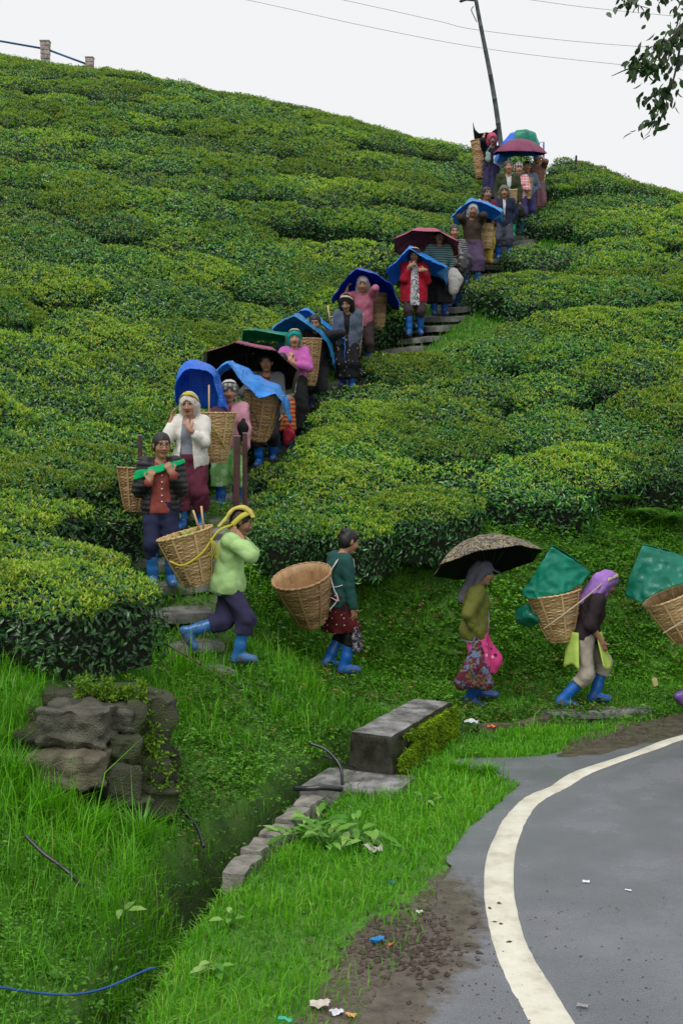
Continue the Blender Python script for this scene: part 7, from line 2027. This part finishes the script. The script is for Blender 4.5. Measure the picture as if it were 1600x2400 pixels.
sheet('tarpaulin', [pxrow([(1108, 286, 29.0), (1113, 304, 28.95), (1122, 312, 28.9), (1150, 310, 28.9), (1163, 300, 28.95), (1172, 288, 29.0)]), pxrow([(1109, 310, 29.1), (1114, 322, 29.05), (1124, 326, 29.0), (1150, 324, 29.0), (1163, 320, 29.05), (1169, 312, 29.1)]), pxrow([(1113, 335, 29.2), (1118, 338, 29.2), (1128, 340, 29.2), (1150, 340, 29.2), (1160, 338, 29.2), (1164, 334, 29.2)])], T_BLACK, 'black plastic sheet with two pointed corners over the topmost basket', seed=25, crease=.008)

# ------------------------------------------------------------------ the five on the roadside
# mint hoodie, striding off the lowest step
r5 = person(536, 1532, 11.90, 90, dict(lean=4, pitch=20, drop=.02, footR=lambda L: dict(p=L(560, 1532, -.07), pitch=0, out=0), footL=lambda L: dict(p=L(428, 1470, -.06), pitch=55, out=0, hint=(0, -1, -.4)),
    handR=lambda L: dict(p=L(566, 1236, -.13), hint=(-.4, -.8, -.6), dir=(.05, .75, .75), palm=(.9, .2, .3), curl=42), handL=lambda L: dict(p=L(564, 1240, .13), hint=(.4, -.8, -.6), dir=(-.05, .75, .75), palm=(-.9, .2, .3), curl=42),
    wear=[T_(cloth('white_undershirt', (.58, .56, .62)), fit=.030, hem=-.13, sleeve=.6, name='undershirt'), T_(cloth('mint_fleece', (.36, .55, .22)), fit=.038, hem=-.11, flare=.018, sleeve=1.55, name='fleece_top', bust=True, wrinkle=.009), pants(cloth('violet_navy_trousers', (.035, .032, .075)), fit=.026, end=.42, flare=.012), boots(ht=.27), hair(),
          meshpart('head_cloth', band([lambda s: s.H(0, .088, .075), lambda s: s.H(0, .04, .108), lambda s: s.H(0, -.04, .122), lambda s: s.H(0, -.108, .07), lambda s: s.H(0, -.135, -.02), lambda s: s.H(0, -.165, -.12)], .16, .034), cloth('yellow_head_cloth', (.62, .50, .13))),
          headband(.05, STRAPY, back=.06, drop=.05)]), 'woman in mint fleece with yellow head cloth striding off the lowest step', h=.0063, sc=.965, seed=31, skin=1)
hb = [r5.world(r5.H(sg * .10, -.06, -.05)) for sg in (-1, 1)]
basket(W(466, 1372, 11.90), W(433, 1250, 11.88), .262, .125, 'big golden basket on the back of the woman in mint fleece', CANE, 12, strapmat=STRAPY,
       strap=[([hb[0], W(512, 1245, 11.70), W(490, 1275, 11.67), W(470, 1300, 11.65), W(430, 1325, 11.65), W(398, 1316, 11.67)], .011, None), ([hb[1], W(512, 1245, 12.05), W(485, 1280, 12.15), W(460, 1300, 12.17)], .011, None)] + [([W(493, 1262, 11.65), W(498 + 4 * k, 1285, 11.64), W(488 + 5 * k, 1300 + 3 * k, 11.65)], .004, None) for k in range(5)],
       sticks=[(W(470, 1250, 11.80), W(453, 1196, 11.75)), (W(478, 1245, 11.80), W(472, 1186, 11.77))], leaves=True)
# teal cardigan
r4 = person(785, 1588, 13.25, 112, dict(lean=9, pitch=16, drop=.02, footR=lambda L: dict(p=L(806, 1590, -.06), pitch=0, out=-4), footL=lambda L: dict(p=L(766, 1582, .08), pitch=10, out=4),
    handR=lambda L: dict(p=L(828, 1442, -.14), hint=(-.5, .7, -.2), dir=(.05, -.2, -1), palm=(1, .2, 0), curl=34), handL=lambda L: dict(p=L(818, 1450, .15), hint=(.5, .7, -.2), dir=(-.05, -.2, -1), palm=(-1, .2, 0)),
    wear=[T_(cloth('teal_cardigan', (.018, .075, .068)), fit=.030, hem=-.10, sleeve=1.95, name='cardigan'), skirt(cloth('dark_red_printed_skirt', (.085, .010, .012), pat='spots', cols=((.62, .55, .52),), scale=24), .42, r=.165, pleats=5), pants(BLACKC, fit=.012, end=.6, name='leggings'), boots(), hair(None, 'bun'),
          meshpart('gold_bangle', lambda s: tube([s.wr[0] + .03 * (math.cos(t) * s.hn[0] + math.sin(t) * s.hs[0]) for t in np.linspace(0, 6.28, 17)], .003, 5), basic('gold', (.6, .35, .08), rough=.3, metal=.9, bmp=0)),
          meshpart('shoulder_strap', band([lambda s: s.T(-.10, -.14, .20), lambda s: s.T(-.13, -.11, .34), lambda s: s.T(-.12, -.02, .462), lambda s: s.T(-.12, .09, .40), lambda s: s.T(-.15, .10, .25), lambda s: s.T(-.17, .0, .14), lambda s: s.T(-.12, -.12, .10)], .03), STRAPW)]), 'woman in teal cardigan and dark red printed skirt with her hair in a bun', h=.0063, seed=32)
basket(W(733, 1466, 13.15), W(706, 1350, 12.98), .305, .125, 'wide open brown basket on the back of the woman in the teal cardigan', CANED, 13, strapmat=STRAPW, strap=[([W(772, 1345, 12.95), W(782, 1380, 12.92), W(790, 1405, 12.95), W(772, 1430, 12.95)], .007, None), ([W(775, 1400, 12.95), W(792, 1408, 12.92), W(788, 1390, 12.92)], .005, None)])
bag('printed_pouch', [W(834, 1475, 13.05), W(836, 1500, 13.05), W(838, 1518, 13.05)], [.025, .04, .05], cloth('dark_printed_pouch', (.02, .02, .03), pat='floral', cols=((.35, .32, .36),), scale=26), 'dark printed pouch in the hand of the woman in the teal cardigan', flat=.6)
# umbrella, cap and flowered bag
def capfn(s):
    pr = [el(s.H(0, -.01, .038), HS(.088, .102, .082), s.Rh, k=.02), el(s.H(0, .10, .045), HS(.072, .085, .009), s.Rh @ rotx(.25), k=.012),
          rc(s.H(0, -.08, -.02), s.T(0, -.14, .30), .075, .055, k=.05), rc(s.H(-.075, -.03, -.03), s.T(-.10, -.05, .36), .03, .035, k=.04), rc(s.H(.075, -.03, -.03), s.T(.10, -.05, .36), .03, .035, k=.04),
          el(s.H(0, .10, -.045), HS(.07, .08, .075), s.Rh, op='s', k=.012)]
    return solid(pr, .0075, [], .006, 24, 3)
r3 = person(1112, 1648, 13.5, 88, dict(lean=3, pitch=12, footR=lambda L: dict(p=L(1095, 1650, -.07), pitch=14, out=0), footL=lambda L: dict(p=L(1130, 1640, .08), pitch=0, out=0),
    handR=lambda L: dict(p=L(1114, 1478, -.16), hint=(-.5, .8, -.2), dir=(.05, -.1, -1), palm=(1, .1, 0), curl=58), handL=lambda L: dict(p=L(1133, 1418, .02), hint=(.6, .2, -.8), dir=(0, -.2, 1), palm=(0, .9, .2), curl=60),
    wear=[T_(cloth('flowered_blouse', (.62, .60, .66), pat='floral', cols=((.22, .24, .55), (.55, .15, .25)), scale=20), fit=.034, hem=-.14, sleeve=.6, name='blouse'), T_(cloth('olive_cardigan', (.155, .165, .035), pat='stripes', cols=((.13, .14, .03),), scale=14), fit=.044, hem=-.11, sleeve=1.92, open=(.06, .10), name='cardigan'),
          pants(cloth('pink_trousers', (.72, .07, .26), pat='spots', cols=((.10, .01, .04), (.75, .55, .6)), scale=9), fit=.036, end=.35, flare=.01), boots(), hair(), meshpart('sun_cap', capfn, cloth('grey_mauve_cap', (.13, .125, .16)))]), 'woman in grey sun cap and olive cardigan carrying a flowered bag', h=.0063, seed=33, skin=2)
umbrella(W(1128, 1258, 13.66), A(-.17, .36, .92), .60, .29, cloth('black_gold_canopy', (.035, .03, .03), pat='floral', cols=((.34, .27, .10), (.30, .26, .22)), scale=24, rough=.55), cloth('black_canopy', (.008, .008, .010), rough=.6), 'black umbrella patterned in gold over the woman in the sun cap', hand=r3.world(r3.wr[1] + r3.hd[1] * .06), seed=.35)
bag('flowered_bag', [W(1117, 1512, 13.28), W(1113, 1560, 13.28), W(1080, 1598, 13.26), W(1143, 1600, 13.26), W(1115, 1565, 13.26)], [.045, .10, .055, .055, .105], cloth('flowered_bag_cloth', (.11, .022, .035), pat='floral', cols=((.12, .17, .30), (.16, .12, .06)), scale=13), 'large flowered maroon bag hanging beside pink trousers', wr=.016, handles=[[W(1100, 1530, 13.25), W(1110, 1500, 13.28), W(1116, 1492, 13.3), W(1122, 1502, 13.28), W(1134, 1532, 13.25)]], flat=.6)
# purple headscarf
def apron(s):
    n = 36; th = np.linspace(-math.pi * .83, math.pi * .83, n); out = []
    for lv, t in enumerate(np.linspace(0, 1, 12)):
        z = .05 - .36 * t; r = 1 + .36 * t
        rip = 1 + .06 * t * np.sin(th * 7 + 1)
        # open on the near side
        a = th + math.pi * .5
        out.append(np.stack([np.sin(a) * .20 * r * rip, np.cos(a) * .178 * r * rip - .03 * t, np.full(n, z) + .03 * t * np.sin(th * 5)], -1) + s.P)
    V = np.array(out); m = len(V); ii = np.arange(m * n).reshape(m, n)
    q = np.stack([ii[:-1, :-1], ii[:-1, 1:], ii[1:, 1:], ii[1:, :-1]], -1).reshape(-1, 4)
    V = V.reshape(-1, 3); c = s.P * A(1, 1, 0); V2 = (V - c) * A(.975, .97, 1) + c
    rim = np.concatenate([ii[0, :], ii[1:, -1], ii[-1, -2::-1], ii[-2:0:-1, 0]]); rn = np.roll(rim, -1)
    return np.concatenate([V, V2]), [np.concatenate([q, q[:, ::-1] + m * n, np.stack([rim, rim + m * n, rn + m * n, rn], -1)])]
r2 = person(1368, 1658, 13.4, 90, dict(lean=17, pitch=18, drop=.05, footR=lambda L: dict(p=L(1312, 1655, -.08), pitch=12, out=0), footL=lambda L: dict(p=L(1396, 1652, .07), pitch=0, out=0),
    handR=lambda L: dict(p=L(1402, 1500, -.16), hint=(-.4, .8, -.2), dir=(.1, -.3, -1), palm=(1, .1, 0), curl=62), handL=lambda L: dict(p=L(1410, 1420, .10), hint=(.4, -.2, -.9), dir=(-.2, -.15, .95), palm=(-.3, .9, 0), curl=45),
    wear=[T_(cloth('dark_brown_sweater', (.030, .020, .024)), fit=.032, hem=-.04, sleeve=1.25, name='sweater'), pants(cloth('beige_trousers', (.40, .35, .29)), fit=.022, end=.36), boots(ht=.28), hair(),
          meshpart('boot_cuffs', lambda s: merge([tube([s.ank[q] + unit(s.knee[q] - s.ank[q]) * .262, s.ank[q] + unit(s.knee[q] - s.ank[q]) * .305], .068, 16) for q in (0, 1)]), BLACKC),
          scarf(cloth('purple_headscarf', (.34, .17, .52)), drape=.10, thick=.004, chin=True), headband(.035, STRAPM, back=.06, drop=.03),
          meshpart('lime_wrap', apron, cloth('lime_cloth', (.45, .62, .12)))]), 'woman in purple headscarf and lime wrap bending under her basket', h=.0063, seed=34)
hb = r2.world(r2.H(-.10, -.06, -.03))
basket(W(1318, 1502, 13.42), W(1297, 1388, 13.42), .282, .125, 'golden basket on the back of the woman in the purple headscarf', CANE, 14, strap=[([hb, W(1372, 1400, 13.2), W(1340, 1425, 13.16), W(1300, 1455, 13.18), W(1272, 1475, 13.25)], .009, None)], sticks=[(W(1347, 1390, 13.3), W(1350, 1333, 13.3))], leaves=True)
sheet('tarpaulin', [pxrow([(1224, 1386, 13.35), (1240, 1362, 13.25), (1268, 1318, 13.22), (1292, 1281, 13.25), (1330, 1305, 13.25), (1384, 1342, 13.3)]),
                    pxrow([(1236, 1402, 13.28), (1256, 1404, 13.2), (1282, 1398, 13.18), (1308, 1394, 13.2), (1335, 1386, 13.22), (1366, 1364, 13.26)])], T_GREEN, 'emerald plastic sheet tented over the purple headscarf woman\'s basket', seed=31, crease=.03)
sheet('tarpaulin', [pxrow([(1384, 1342, 13.31), (1330, 1303, 13.3), (1294, 1280, 13.3), (1268, 1318, 13.35), (1226, 1386, 13.4)]), pxrow([(1370, 1360, 13.6), (1330, 1325, 13.65), (1296, 1310, 13.66), (1266, 1340, 13.66), (1232, 1390, 13.6)])], T_GREEN2, 'far half of the emerald sheet on the same basket, its shade put into a darker green', seed=32, crease=.02)  # same sheet, its shaded side painted in a darker green
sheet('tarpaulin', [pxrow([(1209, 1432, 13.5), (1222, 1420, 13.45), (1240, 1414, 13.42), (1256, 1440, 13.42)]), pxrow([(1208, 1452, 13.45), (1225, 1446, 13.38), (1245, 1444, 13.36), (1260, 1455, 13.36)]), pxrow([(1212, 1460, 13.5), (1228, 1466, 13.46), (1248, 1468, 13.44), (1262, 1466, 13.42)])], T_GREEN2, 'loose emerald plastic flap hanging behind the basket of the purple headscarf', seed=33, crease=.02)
# the one leaving the picture
r1 = person(1655, 1690, 13.0, 90, dict(lean=16, pitch=16, footR=lambda L: dict(p=L(1583, 1660, -.05), pitch=40, out=0, hint=(0, -1, 0)), footL=lambda L: dict(p=L(1700, 1690, .07), out=0),
    wear=[T_(cloth('plain_blue_sweater', (.05, .07, .14)), fit=.03, hem=-.06, sleeve=1.9, name='sweater'), pants(cloth('grey_trousers', (.30, .28, .26)), fit=.03, end=.4), boots(B_PURP, ht=.26), hair(), scarf(cloth('plain_rose_scarf', (.30, .10, .14)), drape=.15)]), 'woman leaving the picture at the right, only her purple boot showing', h=.010, seed=35)
basket(W(1612, 1502, 13.0), W(1566, 1396, 13.0), .275, .12, 'golden basket cut by the right picture edge', CANE, 15, strap=[([W(1640, 1430, 12.75), W(1590, 1462, 12.73), W(1552, 1485, 12.8)], .009, None)], sticks=[(W(1580, 1410, 12.85), W(1563, 1352, 12.85))])
sheet('tarpaulin', [pxrow([(1464, 1396, 12.95), (1482, 1335, 12.9), (1505, 1279, 12.9), (1560, 1292, 12.9), (1640, 1312, 12.95)]), pxrow([(1502, 1414, 12.78), (1522, 1400, 12.74), (1550, 1385, 12.74), (1590, 1370, 12.75), (1640, 1352, 12.8)])], T_GREEN2, 'dark green plastic sheet standing over the basket at the right edge', seed=35, crease=.03)
sheet('tarpaulin', [pxrow([(1640, 1310, 13.0), (1562, 1288, 13.0), (1507, 1277, 13.0), (1484, 1335, 13.02), (1466, 1396, 13.03)]), pxrow([(1630, 1340, 13.3), (1562, 1318, 13.32), (1512, 1310, 13.32), (1490, 1350, 13.3), (1475, 1400, 13.25)])], T_GREEN2, 'far side of the dark green sheet at the right edge', seed=36, crease=.02)
